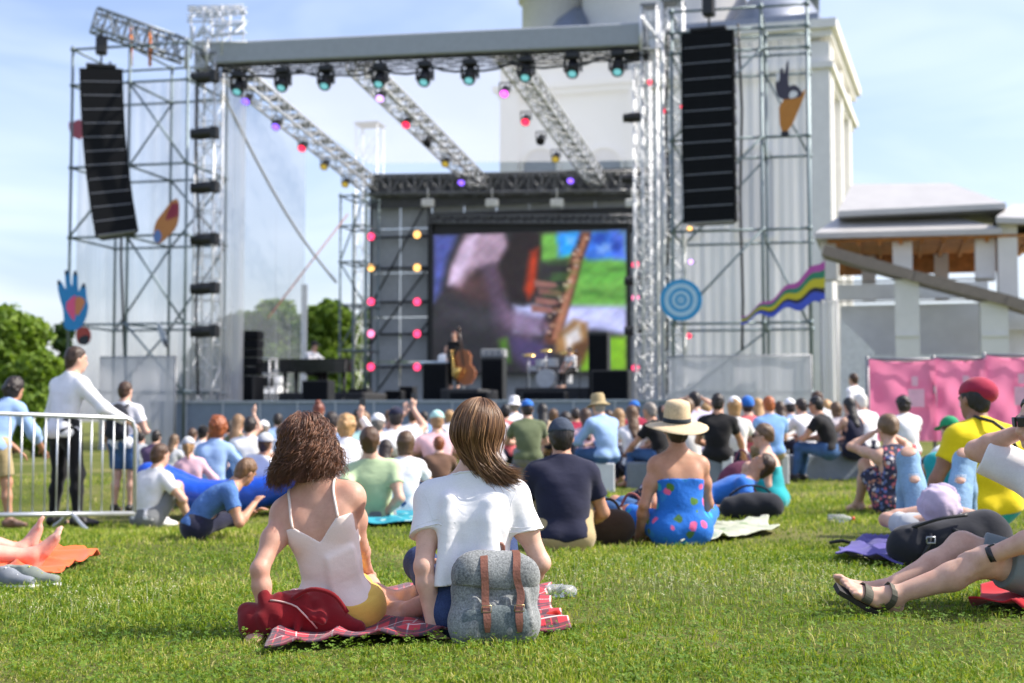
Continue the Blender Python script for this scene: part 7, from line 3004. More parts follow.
# ---------------------------------------------------------------- woman in the pale tank top
YL_ = 5.42
q = P(338, 600, YL_)
WL, JL_ = person('woman with curly brown hair and pale pink strappy top leaning on her left arm', root=(q[0], YL_, .012), face=6, scale=.92, skin='warm', hair=None, upper=None, lower=('shorts', m_cloth('yellow_shorts', (.72, .47, .10), .08, .5)),
                 sex='f', pose='cross', l1=-8, l2=3, side=-15, head=(4, -6, -6), hands=[(-.245, -.19, .03), (.04, .36, .22)], ep=[(-.5, -1, 0), (.1, -.1, -1)], handdir=[(-.3, -.8, -.25), None],
                 ank=[(.235, .06, .07), (.26, .16, .11)], kp=[(.1, 1, .08), (.5, 1, .02)], footdir=[(.85, .05, .45), (.55, .2, .85)], h=.0055, group='two women in the foreground', shoulders=-.004, waist=.01, fat=.94)
J = JL_
prL = body_prims(J)
p0, p1, p2, u1, u2, f2, r2 = [J[k] for k in ('p0', 'p1', 'p2', 'u1', 'u2', 'f2', 'r2')]
use = by(prL, 'abd', 'chest') + by(prL, 'pelvis')
for k in range(7):
    z0 = .02 + .028 * k
    use.append(cap(p0 + u1 * z0 * 1.1 + r2 * .11 - f2 * .06, p0 + u1 * (z0 * 1.1 - .02) + r2 * .02 - f2 * .095, .004, .006, .03, None, 'fold'))
cc = p2 - u2 * .200 - f2 * .06
nl = unit(u2 * .085 - r2 * -.105)
top, _ = sdf_obj('top', use, .0055, m_cloth('pale_pink_top', (.84, .70, .63), .03, .5), WL, inf=.0065, wr=.0022, wf=30, seed=31,
                 cuts=[(p2 - u2 * .105, unit(u2 - f2 * .15)), (p0 - u1 * .02, -u1)],
                 vcuts=[((cc, unit(u2 * .105 + r2 * .095)), (cc, unit(u2 * .105 - r2 * .095)))],
                 carve=[cap(J['sh'][i] + u2 * .06, J['sh'][i] - u2 * .10 + r2 * (.012 if i else -.012), .056, .045, .02) for i in (0, 1)])
bv = bvh_of(WL)
for s in (-1, 1):
    raw = [p2 + r2 * s * .096 - u2 * .120 - f2 * .10, p2 + r2 * s * .092 - u2 * .03 - f2 * .05, p2 + r2 * s * .088 + u2 * .03 + f2 * .01, p2 + r2 * s * .085 - u2 * .06 + f2 * .12, p2 + r2 * s * .07 - u2 * .14 + f2 * .16]
    pts = snap(bv, densify(raw, 26), .004)
    for _ in range(2):
        pts = [pts[0]] + [(pts[i - 1] + pts[i] * 2 + pts[i + 1]) / 4 for i in range(1, len(pts) - 1)] + [pts[-1]]
    mb = MB()
    mb.path(pts, .0058, 6)
    o = mb.build('strap', m_cloth('pale_pink_top', (.84, .70, .63), .03, .5), None, origin=V3(0, 0, 0))
    o.parent = top
hc, B = J['hc'], J['HB']
hr, hf, hu = B[:, 0], B[:, 1], B[:, 2]
rot = np.stack([hr, hf, hu])
base = [ell(hc + hu * .022 - hf * .014, (.090, .108, .106), rot, .02, 'h', [(hc + hf * .02, unit(hf * .8 - hu * .6))]),
        cap(hc - hf * .045 - hu * .02, hc - hf * .055 - hu * .085, .085, .080, .03, (hf, .72), 'h'), ell(hc - hf * .10 + hu * .055, (.05, .035, .04), rot, .02, 'h')]
hb, _ = sdf_obj('hair', base, .006, m_strand('curl_under', (.045, .019, .010), (.08, .035, .018)), WL, wr=.006, wf=70, seed=4)
nc, per, m = 520, 9, 34
n = nc * per
TT = np.linspace(0, 1, m)[None, :]
cp = GH.uniform(0, 2 * math.pi, nc)
cp = np.where(np.sin(cp) > .62, -cp, cp)
ct0 = np.arccos(1 - GH.uniform(0, 1, nc) * 1.15)
cl = GH.uniform(.75, 1.2, nc)


def rep(a, j=0.0):
    return (np.repeat(a, per) + GH.normal(size=n) * j)[:, None]


ph, th0 = rep(cp, .06), np.abs(rep(ct0, .05))
leng = rep(cl, .06)
kk = np.clip(TT / .5, 0, 1)
th = th0 + (np.maximum(1.72, th0 + .12) - th0) * kk
lay = rep(GH.uniform(.004, .022, nc), .003)
sc_ = hc + hu * .020 - hf * .014
sx, sy, sz = np.sin(th) * np.cos(ph), np.sin(th) * np.sin(ph), np.cos(th)
sy = np.minimum(sy, .30 + .5 * np.clip(sz, 0, 1))
scal = sc_ + hr * ((sx * (.088 + lay))[..., None]) + hf * ((sy * (.106 + lay))[..., None]) + hu * ((sz * (.104 + lay))[..., None])
endp = sc_ + hr * (np.cos(ph) * (.105 + lay * 1.6) + rep(GH.normal(size=nc) * .02)) + hf * (np.sin(ph) * (.10 + lay) - .022) - V3(0, 0, 1) * (.135 * leng + .03 * rep(GH.uniform(size=nc)))
half = scal[:, int(m * .5), :][:, None, :]
s2 = np.clip((TT - .42) / .58, 0, 1)[..., None]
ctrl = half + (hr * np.cos(ph) * .030 + hf * np.sin(ph) * .02)[:, None, :] - V3(0, 0, .05)
bez = (1 - s2) ** 2 * half + 2 * s2 * (1 - s2) * ctrl + s2 ** 2 * endp[:, None, :]
w = np.clip((TT - .40) / .16, 0, 1)[..., None]
ctr = scal * (1 - w) + bez * w
amp = rep(GH.uniform(.007, .0155, nc), .0006) * np.interp(TT, [0, .2, .5, 1], [.2, .55, 1, 1.2])
tn = rep(GH.uniform(2.0, 4.0, nc), .03)
p0_ = rep(GH.uniform(0, 6.28, nc), .25)
D_ = np.gradient(ctr, axis=1)
D_ /= np.linalg.norm(D_, axis=2, keepdims=True) + 1e-9
ref = np.repeat(GH.normal(size=(nc, 3)), per, 0)[:, None, :]
A_ = np.cross(D_, ref)
A_ /= np.linalg.norm(A_, axis=2, keepdims=True) + 1e-9
B_ = np.cross(D_, A_)
ang = 6.28 * tn * TT + p0_
spread = np.where(GH.uniform(size=n) < .06, 3.2, 1.0)[:, None, None] * GH.normal(size=(n, 1, 3)) * .0032 * np.interp(TT, [0, .7, 1], [.8, 1, 1.5])[..., None]
paths = ctr + A_ * (np.cos(ang) * amp)[..., None] + B_ * (np.sin(ang) * amp)[..., None] + spread
ho = bpy.data.objects.new('hair_curls', strands_mesh('hair_curls', paths, GH.uniform(.0009, .0018, n), 3))
ho.data.materials.append(m_strand('curl_strands', (.10, .042, .022), (.30, .135, .070), .40))
COL.objects.link(ho)
ho.parent = hb

# ---------------------------------------------------------------- tartan blanket
t = NT('red_tartan')
tc = t.n('ShaderNodeTexCoord')
sep = t.n('ShaderNodeSeparateXYZ')
t.l(tc.outputs['UV'], sep.inputs[0])


def band(sock, period, lo, hi, off=0.0):
    a = t.n('ShaderNodeMath', operation='MULTIPLY_ADD')
    t.l(sock, a.inputs[0])
    a.inputs[1].default_value = 1 / period
    a.inputs[2].default_value = off
    b = t.n('ShaderNodeMath', operation='FRACT')
    t.l(a.outputs[0], b.inputs[0])
    c = t.n('ShaderNodeMath', operation='COMPARE')
    t.l(b.outputs[0], c.inputs[0])
    c.inputs[1].default_value = (lo + hi) / 2
    c.inputs[2].default_value = (hi - lo) / 2
    return c.outputs[0]


col = (.50, .012, .03)
c = None
for s in ('X', 'Y'):
    o_ = sep.outputs[s]
    c = t.mix(.55, c if c is not None else col, (.02, .02, .035), 'MIX') if False else c
    f = t.n('ShaderNodeMath', operation='MULTIPLY')
    t.l(band(o_, .15, .0, .38), f.inputs[0])
    f.inputs[1].default_value = .78
    c = t.mix(f.outputs[0], c if c is not None else col, (.012, .014, .03))
    f = t.n('ShaderNodeMath', operation='MULTIPLY')
    t.l(band(o_, .15, .66, .70), f.inputs[0])
    f.inputs[1].default_value = .7
    c = t.mix(f.outputs[0], c, (.72, .66, .62))
    f = t.n('ShaderNodeMath', operation='MULTIPLY')
    t.l(band(o_, .15, .16, .20), f.inputs[0])
    f.inputs[1].default_value = .7
    c = t.mix(f.outputs[0], c, (.60, .04, .05))
t.set(Base_Color=c, Roughness=.95, Sheen_Weight=.2)
t.bump(t.noise(300, 2), .3, .003)
M_TARTAN = t.m


def ground_cloth(name, corners, mat, label, cat, seed, amp=.018, freq=9, n=60, lift=.012, edge=.03, th=.006):
    """cloth lying on the grass between four ground corners, rumpled and a little ragged in outline"""
    c = [np.array(p, float) for p in corners]
    uu, vv = np.meshgrid(np.linspace(0, 1, n), np.linspace(0, 1, n), indexing='ij')
    g = np.random.RandomState(seed)
    x = sum(w_ * q_[0] for w_, q_ in zip(((1 - uu) * (1 - vv), uu * (1 - vv), uu * vv, (1 - uu) * vv), c))
    y = sum(w_ * q_[1] for w_, q_ in zip(((1 - uu) * (1 - vv), uu * (1 - vv), uu * vv, (1 - uu) * vv), c))
    x = x + edge * waves(x, y, 0 * x, seed + 1, 8, 4)
    y = y + edge * waves(x, y, 0 * x, seed + 2, 8, 4)
    rid = waves(x, y, 0 * x, seed + 3, freq, 5)
    z = gz(x, y) + lift + amp * (1 - np.abs(rid)) ** 3 * 1.6 + amp * .5 * (waves(x, y, 0 * x, seed + 4, freq * 2.3, 4) + 1)
    V = np.stack([x, y, z], -1).reshape(-1, 3)
    ii, jj = np.meshgrid(np.arange(n - 1), np.arange(n - 1), indexing='ij')
    a = (ii * n + jj).reshape(-1)
    o_ = V.mean(0)
    me = np_mesh(name, V - o_, np.stack([a, a + n, a + n + 1, a + 1], 1), 4)
    L1 = np.linalg.norm(c[1] - c[0])
    L2 = np.linalg.norm(c[3] - c[0])
    uv = me.uv_layers.new(name='UVMap')
    li = np.zeros(len(me.loops), dtype=np.int32)
    me.loops.foreach_get('vertex_index', li)
    U = np.stack([uu.reshape(-1)[li] * L1, vv.reshape(-1)[li] * L2], -1)
    uv.data.foreach_set('uv', U.astype(np.float32).reshape(-1))
    me.materials.append(mat)
    o = bpy.data.objects.new(name, me)
    o.location = o_
    COL.objects.link(o)
    md = o.modifiers.new('thick', 'SOLIDIFY')
    md.thickness = th
    return tag(o, label, cat)


ground_cloth('picnic_blanket', TARTAN, M_TARTAN, 'red and black tartan blanket under the two women in front', 'blanket', 3, .022, 10, 90)
# ---------------------------------------------------------------- red bag lying behind the left woman
q = g_at(302, 640)
bx = V3(1, -.06, 0)
rt = empty('red_bag', q, 'slouched dark red fabric bag lying on the tartan blanket', 'bag')
c = q + V3(-.01, .02, .085)
pr = [cap(c + V3(-.14, 0, -.02), c + V3(.10, .02, -.02), .075, .062, .05, (V3(0, 0, 1), .95)), cap(c + V3(-.05, .02, .03), c + V3(.08, .03, .045), .06, .05, .05), cap(c + V3(.08, .01, -.02), c + V3(.21, .0, -.045), .05, .03, .05),
      cap(c + V3(-.17, -.02, -.03), c + V3(-.20, -.0, .015), .045, .03, .04)]
for k in range(8):
    x_ = GH.uniform(-.18, .15)
    pr.append(cap(c + V3(x_, -.075, GH.uniform(-.06, .02)), c + V3(x_ + GH.uniform(-.08, .1), -.03, GH.uniform(.04, .09)), .010, .013, .03))
bag, _ = sdf_obj('body', pr, .006, m_cloth('red_canvas', (.18, .008, .013), .10, .7), rt, wr=.006, wf=34, seed=8)
bag.location = -q
mb = MB()
pts = [c + V3(-.10 + .17 * s, -.083 + .02 * abs(s - .5), .075 - .12 * s + .035 * math.sin(s * 3.1)) for s in np.linspace(0, 1, 10)]
mb.path(snap(bvh_of(bag), pts, .002), .0035, 5)
o = mb.build('piping', m_plain('pale_piping', (.60, .42, .38), .6), None, origin=V3(0, 0, 0))
o.parent = rt
o.location = -q
mb = MB()
mb.path(densify([c + V3(-.02, -.05, .07), c + V3(.05, -.07, .105), c + V3(.13, -.07, .085), c + V3(.18, -.06, .02)], 16), .009, 6)
o = mb.build('handle', m_cloth('red_canvas', (.18, .008, .013), .10, .7), None, origin=V3(0, 0, 0))
o.parent = rt
o.location = -q

# ---------------------------------------------------------------- grey wool backpack with leather straps
q = g_at(493, 645)
bxr = unit(V3(1, .12, 0))
byv = unit(V3(-.12, 1, 0))
tl_ = unit(V3(.05, .22, 1))
q = V3(q[0], q[1], .012)
rt = empty('backpack', q, 'grey wool backpack with two brown leather straps behind the white T-shirt', 'backpack')
def m_wool(name, a_, b_):
    t_ = NT(name)
    f_ = t_.noise(130, 3, .8)
    g_ = t_.noise(8, 4)
    c_ = t_.ramp(f_, [(.34, a_), (.5, tuple((x + y) / 2 for x, y in zip(a_, b_))), (.66, b_)])
    t_.set(Base_Color=t_.mix(.35, c_, t_.ramp(g_, [(.3, a_), (.7, b_)])), Roughness=.95, Sheen_Weight=.25)
    t_.b.inputs['Specular IOR Level'].default_value = .15
    t_.bump(f_, .55, .004)
    return t_.m


M_WOOL = m_wool('grey_wool', (.055, .062, .066), (.36, .38, .38))
M_WOOLD = m_wool('grey_wool_dark', (.03, .045, .05), (.20, .24, .25))
M_LEATH = m_plain('brown_leather', (.20, .075, .045), .45, var=.22, scale=20, bump=.3, bscale=60)
c = q + tl_ * .15


def bp(x, y, z):
    return q + bxr * x + byv * y + tl_ * z


pr = [cap(bp(-.095, 0, .075), bp(.095, 0, .075), .078, .078, .05, (byv, .85)), cap(bp(-.085, 0, .19), bp(.085, 0, .19), .078, .072, .05, (byv, .75)), cap(bp(-.06, .0, .255), bp(.06, .0, .25), .05, .045, .05, (byv, .8)),
      cap(bp(-.09, 0, .04), bp(.09, 0, .04), .055, .055, .04)]
for k in range(7):
    x_ = GH.uniform(-.14, .14)
    pr.append(cap(bp(x_, -.062, GH.uniform(.02, .08)), bp(x_ + GH.uniform(-.05, .05), -.060, GH.uniform(.13, .2)), .007, .010, .025))
body_, _ = sdf_obj('body', pr, .005, M_WOOL, rt, wr=.009, wf=24, seed=12)
body_.location = -q
flap = [cap(bp(-.085, -.010, .235), bp(.085, -.010, .235), .082, .076, .04, (byv, .80), '', [(bp(0, 0, .185), -tl_), (bp(0, .03, 0), byv)]),
        cap(bp(-.06, -.0, .285), bp(.06, .0, .285), .03, .03, .04)]
fo, _ = sdf_obj('flap', flap, .005, M_WOOL, rt, inf=.006, wr=.008, wf=26, seed=13)
fo.location = -q
pk = [cap(bp(-.065, -.045, .07), bp(.075, -.045, .07), .062, .062, .03, (byv, .55), '', [(bp(0, 0, .128), tl_)])]
po, _ = sdf_obj('pocket', pk, .005, M_WOOLD, rt, inf=.003, wr=.004, wf=40, seed=14)
po.location = -q
bvp = BVHTree.FromPolygons([v.co.copy() for o_ in (body_, fo, po) for v in o_.data.vertices],
                           [tuple(i + off_ for i in p_.vertices) for o_, off_ in ((body_, 0), (fo, len(body_.data.vertices)), (po, len(body_.data.vertices) + len(fo.data.vertices))) for p_ in o_.data.polygons])
for x0, x1 in ((-.055, -.03), (.062, .085)):
    raw = densify([bp(x0 * .8, .05, .31), bp(x0, -.03, .315), bp(x0, -.10, .27), bp(x0 + (x1 - x0) * .4, -.11, .19), bp(x0 + (x1 - x0) * .7, -.12, .11), bp(x1, -.12, .035)], 30)
    cen = []
    for p_ in raw:
        h_ = bvp.find_nearest(Vector(p_))
        cen.append((np.array(h_[0]) + np.array(h_[1]) * .005, np.array(h_[1])))
    for _ in range(4):
        cen = [cen[0]] + [((cen[i - 1][0] + 2 * cen[i][0] + cen[i + 1][0]) / 4, unit(cen[i - 1][1] + 2 * cen[i][1] + cen[i + 1][1])) for i in range(1, len(cen) - 1)] + [cen[-1]]
    mb = MB()
    vs = []
    for i, (p_, nn) in enumerate(cen):
        w_ = .0135 if i < 25 else .0135 * (1 - .5 * (i - 25) / 5)
        for sx, sz in ((-1, 0), (-1, 1), (1, 1), (1, 0)):
            vs.append(p_ + bxr * sx * w_ + nn * (.004 * sz))
    k_ = len(cen)
    fs = [(i * 4 + j, (i + 1) * 4 + j, (i + 1) * 4 + (j + 1) % 4, i * 4 + (j + 1) % 4) for i in range(k_ - 1) for j in range(4)] + [(3, 2, 1, 0), ((k_ - 1) * 4, (k_ - 1) * 4 + 1, (k_ - 1) * 4 + 2, (k_ - 1) * 4 + 3)]
    mb.add(vs, fs)
    o = mb.build('strap', M_LEATH, None, origin=V3(0, 0, 0))
    o.parent = rt
    o.location = -q
    mb = MB()
    p_, nn = cen[21]
    mb.path([p_ + nn * .007 + bxr * a_ + tl_ * b_ for a_, b_ in ((-.017, -.011), (.017, -.011), (.017, .011), (-.017, .011), (-.017, -.011))], .0022, 5)
    o2 = mb.build('buckle', m_plain('brass_buckle', (.45, .33, .18), .3, .9), None, origin=V3(0, 0, 0))
    o2.parent = o
mb = MB()
mb.path(densify([bp(-.02, .04, .30), bp(-.015, .02, .345), bp(.02, .02, .345), bp(.025, .04, .30)], 12), .007, 6)
o = mb.build('handle', M_LEATH, None, origin=V3(0, 0, 0))
o.parent = rt
o.location = -q
# crumpled clear plastic packaging and a red crumpled wrapper
q = g_at(558, 598)
t = NT('clear_plastic')
t.set(Base_Color=(.85, .87, .88), Roughness=.12, Transmission_Weight=.75)
pr = [ell(q + V3(x, y, .03), (.035, .03, .028), None, .02) for x, y in ((-.06, 0), (-.02, .02), (.02, -.01), (.055, .01), (.0, .03))]
v, f_ = sdf_mesh(pr, .006, wr=.006, wf=110, seed=3)
me = np_mesh('plastic_tray', v - q, f_, 4)
me.materials.append(t.m)
o = bpy.data.objects.new('plastic_tray', me)
o.location = q
COL.objects.link(o)
tag(o, 'crumpled clear plastic packaging on the grass right of the grey backpack', 'packaging')
q = g_at(550, 626)
v, f_ = sdf_mesh([cap(q + V3(-.03, 0, .025), q + V3(.025, .02, .03), .022, .026, .02), cap(q + V3(0, 0, .04), q + V3(.03, 0, .05), .015, .01, .02)], .005, wr=.005, wf=90, seed=9)
me = np_mesh('fabric_pouch', v - q, f_, 4)
me.materials.append(m_cloth('red_pouch', (.45, .02, .015), .2, .6))
o = bpy.data.objects.new('fabric_pouch', me)
o.location = q
COL.objects.link(o)
tag(o, 'small red pouch at the right corner of the tartan blanket', 'pouch')

# ---------------------------------------------------------------- woman in the straw hat and her cloth
HT, JH = person('woman in wide straw hat and strapless blue flowered dress', 676, 409, 9.4, face=-6, skin='tan', hair=('short', 'dark'), hat=('straw', m_plain('straw_hat', (.60, .47, .29), .8, var=.15, scale=60, bump=.4, bscale=120)),
                upper=('strapless', PAT_BLUE), lower=None, sex='f', pose='cross', l1=4, l2=12, hands=[(-.25, .14, .06), (.14, .34, .2)], ep=[(-.4, -1, 0), (.5, -.6, -.6)], fat=1.1, h=.008)
ground_cloth('picnic_cloth', GREENC, m_pattern('pale_green_print', (.40, .43, .33), ((.26, .34, .2), (.5, .5, .44), (.3, .36, .26)), 9, .3), 'pale green printed cloth beside the blue flowered dress', 'cloth', 6, .03, 9, 50, edge=.06)
# ---------------------------------------------------------------- person with ripped jeans lying on a bag
LY, JY = person('person in lavender cap and ripped jeans lying with raised knees', root=(2.62, 8.78, .0), face=16, skin='light', hair=('short', 'brown'), hat=('sunhat', m_cloth('lavender_cap', (.52, .43, .56), .1, .9)), upper=('tee', 'ltgrey'),
                lower=('jeans', m_denim('light_denim', (.22, .36, .52))), shoulders=-.02, pose='hug', l1=-88, l2=-74, head=(0, 30, 0), pelvis=(0, 0, .11), legs=1.24, scale=1.0,
                hands=[(-.07, -.16, .27), (.07, -.12, .27)], ep=[(-1, 0, -.3), (1, 0, -.3)], ank=[(-.22, .34, .08), (.20, .38, .08)], kp=[(-.05, .1, 1), (.05, .1, 1)], shoes='white', h=.009)
for i in (0, 1):
    kn, hp_, an = JY['kn'][i], JY['hip'][i], JY['an'][i]
    d = unit(kn - hp_)
    n_ = unit(V3(0, -.65, .75))
    for f_, w_ in ((.0, .050), (.20, .034)):
        cpt = kn - d * f_ + n_ * (.063 + .012 * (f_ > 0))
        sdf_obj('ripped_hole', [ell(cpt, (w_, .018, .030 if f_ else .045), np.stack([V3(1, 0, 0), unit(np.cross(V3(1, 0, 0), n_)) * 0 + n_, unit(np.cross(V3(1, 0, 0), n_))]), .01)], .006,
                m_skin('skin_light', SKINS['light']), LY)
    fr = MB()
    cpt = kn - d * .20 + n_ * .088
    for k in range(6):
        y_ = -.022 + .009 * k
        fr.tube(cpt + V3(-.034, 0, 0) + d * y_, cpt + V3(.034, 0, 0) + d * (y_ + .003), .0016, 4)
    o = fr.build('frayed_threads', m_cloth('pale_thread', (.70, .74, .78)), None, origin=V3(0, 0, 0))
    o.parent = LY
# black rucksack under the head
q = P(944, 560, 7.75) * V3(1, 1, 0)
rt = empty('rucksack', q, 'bulging black rucksack with straps and buckles under the lavender cap', 'backpack')
c = q + V3(.01, .04, .135)
pr = [cap(c + V3(-.19, 0, -.02), c + V3(.23, .02, .03), .12, .15, .06, (V3(0, 1, 0), .9)), cap(c + V3(-.05, -.05, .03), c + V3(.12, -.05, .05), .07, .07, .05), cap(c + V3(.08, 0, .06), c + V3(.24, 0, .11), .06, .055, .05)]
for k in range(7):
    x_ = GH.uniform(-.2, .2)
    pr.append(cap(c + V3(x_, -.10, GH.uniform(-.06, 0)), c + V3(x_ + GH.uniform(-.08, .08), -.06, GH.uniform(.05, .10)), .010, .014, .03))
o, _ = sdf_obj('body', pr, .009, m_cloth('black_nylon', (.02, .022, .03)), rt, wr=.006, wf=30, seed=5)
o.location = -q
for pts in ([(-.10, -.11, .06), (-.12, -.135, .0), (-.16, -.12, -.08)], [(.02, -.11, .085), (.07, -.15, .05), (.05, -.15, .0), (-.02, -.14, -.03)], [(-.18, -.05, .09), (-.05, -.11, .14), (.10, -.10, .16)]):
    mb = MB()
    mb.path(densify([c + V3(*p_) for p_ in pts], 12), .010, 6)
    o = mb.build('strap', M_BLK, None, origin=V3(0, 0, 0))
    o.parent = rt
    o.location = -q
for p_ in ((-.11, -.14, .03), (.07, -.155, .045)):
    mb = MB()
    cc_ = c + V3(*p_)
    mb.path([cc_ + V3(a_, -.006, b_) for a_, b_ in ((-.022, -.016), (.022, -.016), (.022, .016), (-.022, .016), (-.022, -.016))], .005, 5)
    o = mb.build('buckle', m_plain('grey_buckle', (.4, .42, .45), .3, .6), None, origin=V3(0, 0, 0))
    o.parent = rt
    o.location = -q
ground_cloth('violet_cloth', VIOLET, m_cloth('violet_fabric', (.10, .085, .30), .15, .7), 'crumpled violet cloth lying left of the black rucksack', 'cloth', 9, .035, 10, 50, edge=.05)
q = g_at(845, 548)
mb = MB()
mb.path(densify([q + V3(-.09, .03, .03), q + V3(-.02, 0, .045), q + V3(.06, .02, .03), q + V3(.2, .05, .04), q + V3(.4, .1, .06)], 20), .013, 6)
mb.build('rucksack_strap', M_BLK, None, 'loose black strap trailing on the grass above the violet cloth', 'strap')

# ---------------------------------------------------------------- person with sandals at the right edge
SX = (1066 - 512) / F * 6.15
SM, JS = person('person in white T-shirt, grey shorts and sandals sitting at the right edge', root=(SX, 6.15, .0), face=-90, scale=1.04, skin='light', hair=('short', 'black'), upper=('baggy', 'white'), shirt_loose=.024,
                lower=('shorts', m_cloth('grey_green_shorts', (.17, .20, .21), .08, .5)), glasses=True, pose='hug', l1=2, l2=12, pelvis=(0, 0, .11), head=(-4, 0, 0),
                hands=[(-.215, .43, .225), (.13, .11, .74)], ep=[(-1, -.2, -.4), (.5, 1, .1)], ank=[(-.13, .77, .065), (.12, .74, .06)], kp=[(-.5, 0, 1), (.5, 0, 1)],
                footdir=[(-.25, .82, .45), (.3, .8, .4)], handdir=[(.30, .78, -.50), None], hand_n=[(.75, -.1, -.55), None], curl=(.75, .5), h=.006, fat=1.12)
bvS = bvh_of(SM)
an, fd = JS['an'][0], JS['fd'][0]
sdv = unit(an - JS['kn'][0])
dn = unit(sdv - fd * (sdv @ fd))
sid = np.cross(fd, dn)
M_SAND = m_plain('sandal_leather', (.07, .068, .05), .7, var=.2, scale=30)
mb = MB()
sole = []
for k in range(21):
    s = k / 20
    sole.append((-.075 + .295 * s, .040 * math.sin(min(1, s * 1.15 + .12) * 2.6) ** .6 + .006))
poly = [(x, w_) for x, w_ in sole] + [(x, -w_) for x, w_ in reversed(sole)]
mb.prism(poly, an + dn * .076, fd, sid, dn, .020)
so_ = mb.build('sandal', m_plain('sandal_sole', (.025, .022, .02), .8), None, origin=V3(0, 0, 0))
so_.parent = SM
for f0, hw_, top_ in ((.105, .020, .02), (.01, .014, -.025)):
    pts = []
    for a_ in np.linspace(-1.55, 1.55, 17):
        p_ = an + fd * f0 + dn * (.072 - (.062 - top_) * math.cos(a_)) + sid * .055 * math.sin(a_)
        h_ = bvS.find_nearest(Vector(p_))
        pts.append((np.array(h_[0]) + np.array(h_[1]) * .002, np.array(h_[1])))
    mb = MB()
    vs = []
    for p_, nn in pts:
        for sx, sz in ((-1, 0), (-1, 1), (1, 1), (1, 0)):
            vs.append(p_ + fd * sx * hw_ + nn * .005 * sz)
    k_ = len(pts)
    mb.add(vs, [(i * 4 + j, (i + 1) * 4 + j, (i + 1) * 4 + (j + 1) % 4, i * 4 + (j + 1) % 4) for i in range(k_ - 1) for j in range(4)])
    o = mb.build('strap', M_SAND, None, origin=V3(0, 0, 0))
    o.parent = so_
# watch strap round the left wrist
w_ = JS['wr'][0]
e_ = JS['el'][0]
ad = unit(w_ - e_)
a1 = unit(np.cross(ad, V3(0, 0, 1)))
a2 = np.cross(ad, a1)
c = w_ - ad * .035
mb = MB()
rr_ = .0315
mb.lathe(c, [(rr_, -.011), (rr_ + .004, -.011), (rr_ + .004, .011), (rr_, .011), (rr_, -.011)], 24, [a1, a2, ad])
wt_ = mb.build('watch', M_BLK, None, origin=V3(0, 0, 0))
wt_.parent = SM
mb = MB()
mb.box(c + V3(0, 0, 1) * (rr_ + .006), (.024, .030, .008), [a1, ad, unit(np.cross(a1, ad))], .003)
o = mb.build('watch_face', m_plain('watch_glass', (.03, .03, .035), .1), None, origin=V3(0, 0, 0))
o.parent = wt_
ground_cloth('red_cloth', REDC, m_cloth('red_cloth', (.50, .02, .03), .1, .6), 'red cloth under the person at the right edge', 'cloth', 15, .03, 10, 40)

# ---------------------------------------------------------------- left edge: orange towel, bare legs, trainers
ground_cloth('orange_towel', ORANGE, m_cloth('orange_towel', (.85, .13, .035), .08, .7), 'bright orange towel under the bare feet at the left edge', 'towel', 21, .03, 10, 60, edge=.05)
q = P(-34, 560, 7.5)
LG, JG = person('person lying at the left edge in navy shorts with bare legs stretched out', root=((-131 - 512) / F * 7.3, 7.25, .03), face=66, scale=1.0, skin='pink', hair=('short', 'brown'), upper=('tee', 'white'), lower=('shorts', m_cloth('navy_shorts', (.03, .04, .09))),
                pose='lean', l1=-70, l2=-62, pelvis=(0, 0, .11), hands=[(-.3, -.2, .06), (.3, -.2, .06)], ank=[(-.10, .78, .075), (.10, .82, .065)], kp=[(-.1, 0, 1), (.1, 0, 1)], footdir=[(-.1, .25, .97), (.12, .5, .85)], h=.008)
q = g_at(14, 588)
for k, (dx, dy, a_) in enumerate(((-.04, -.01, .25), (.05, .05, .1))):
    c = q + V3(dx, dy, .0)
    f_ = V3(math.cos(a_), -math.sin(a_), 0)
    s_ = V3(math.sin(a_), math.cos(a_), 0)
    rt = empty('trainer', c, ['grey and white trainer lying nearest at the left edge', 'trainer with yellow trim beside the orange towel'][k], 'shoe', 'trainers by the orange towel')
    pr = [cap(c - f_ * .09 + UZ * .055, c + f_ * .02 + UZ * .055, .042, .044, .04, (s_, .8)), cap(c + f_ * .02 + UZ * .045, c + f_ * .13 + UZ * .035, .043, .032, .04, (UZ, .8)), cap(c - f_ * .09 + UZ * .09, c - f_ * .03 + UZ * .10, .03, .03, .02)]
    o, _ = sdf_obj('upper', pr, .006, m_cloth('trainer_upper', (.20, .22, .25), .3, .4) if k == 0 else m_cloth('trainer_upper_b', (.22, .25, .22), .3, .4), rt, cuts=[(c + UZ * .105, UZ)], carve=[ell(c - f_ * .06 + UZ * .12, (.045, .026, .05), np.stack([f_, s_, UZ]))])
    o.location = -c
    o, _ = sdf_obj('sole', [cap(c - f_ * .10 + UZ * .012, c + f_ * .14 + UZ * .012, .042, .040, .02, (UZ, .32))], .006, M_WHITE, rt)
    o.location = -c
    mb = MB()
    for j in range(4):
        mb.tube(c + f_ * (.005 + .022 * j) + s_ * .022 + UZ * (.098 - .010 * j), c + f_ * (.012 + .022 * j) - s_ * .022 + UZ * (.098 - .010 * j), .0035, 5)
    o = mb.build('lace', m_plain('lace_yellow', (.65, .62, .06), .6) if k else M_WHITE, None, origin=V3(0, 0, 0))
    o.parent = rt
    o.location = -c

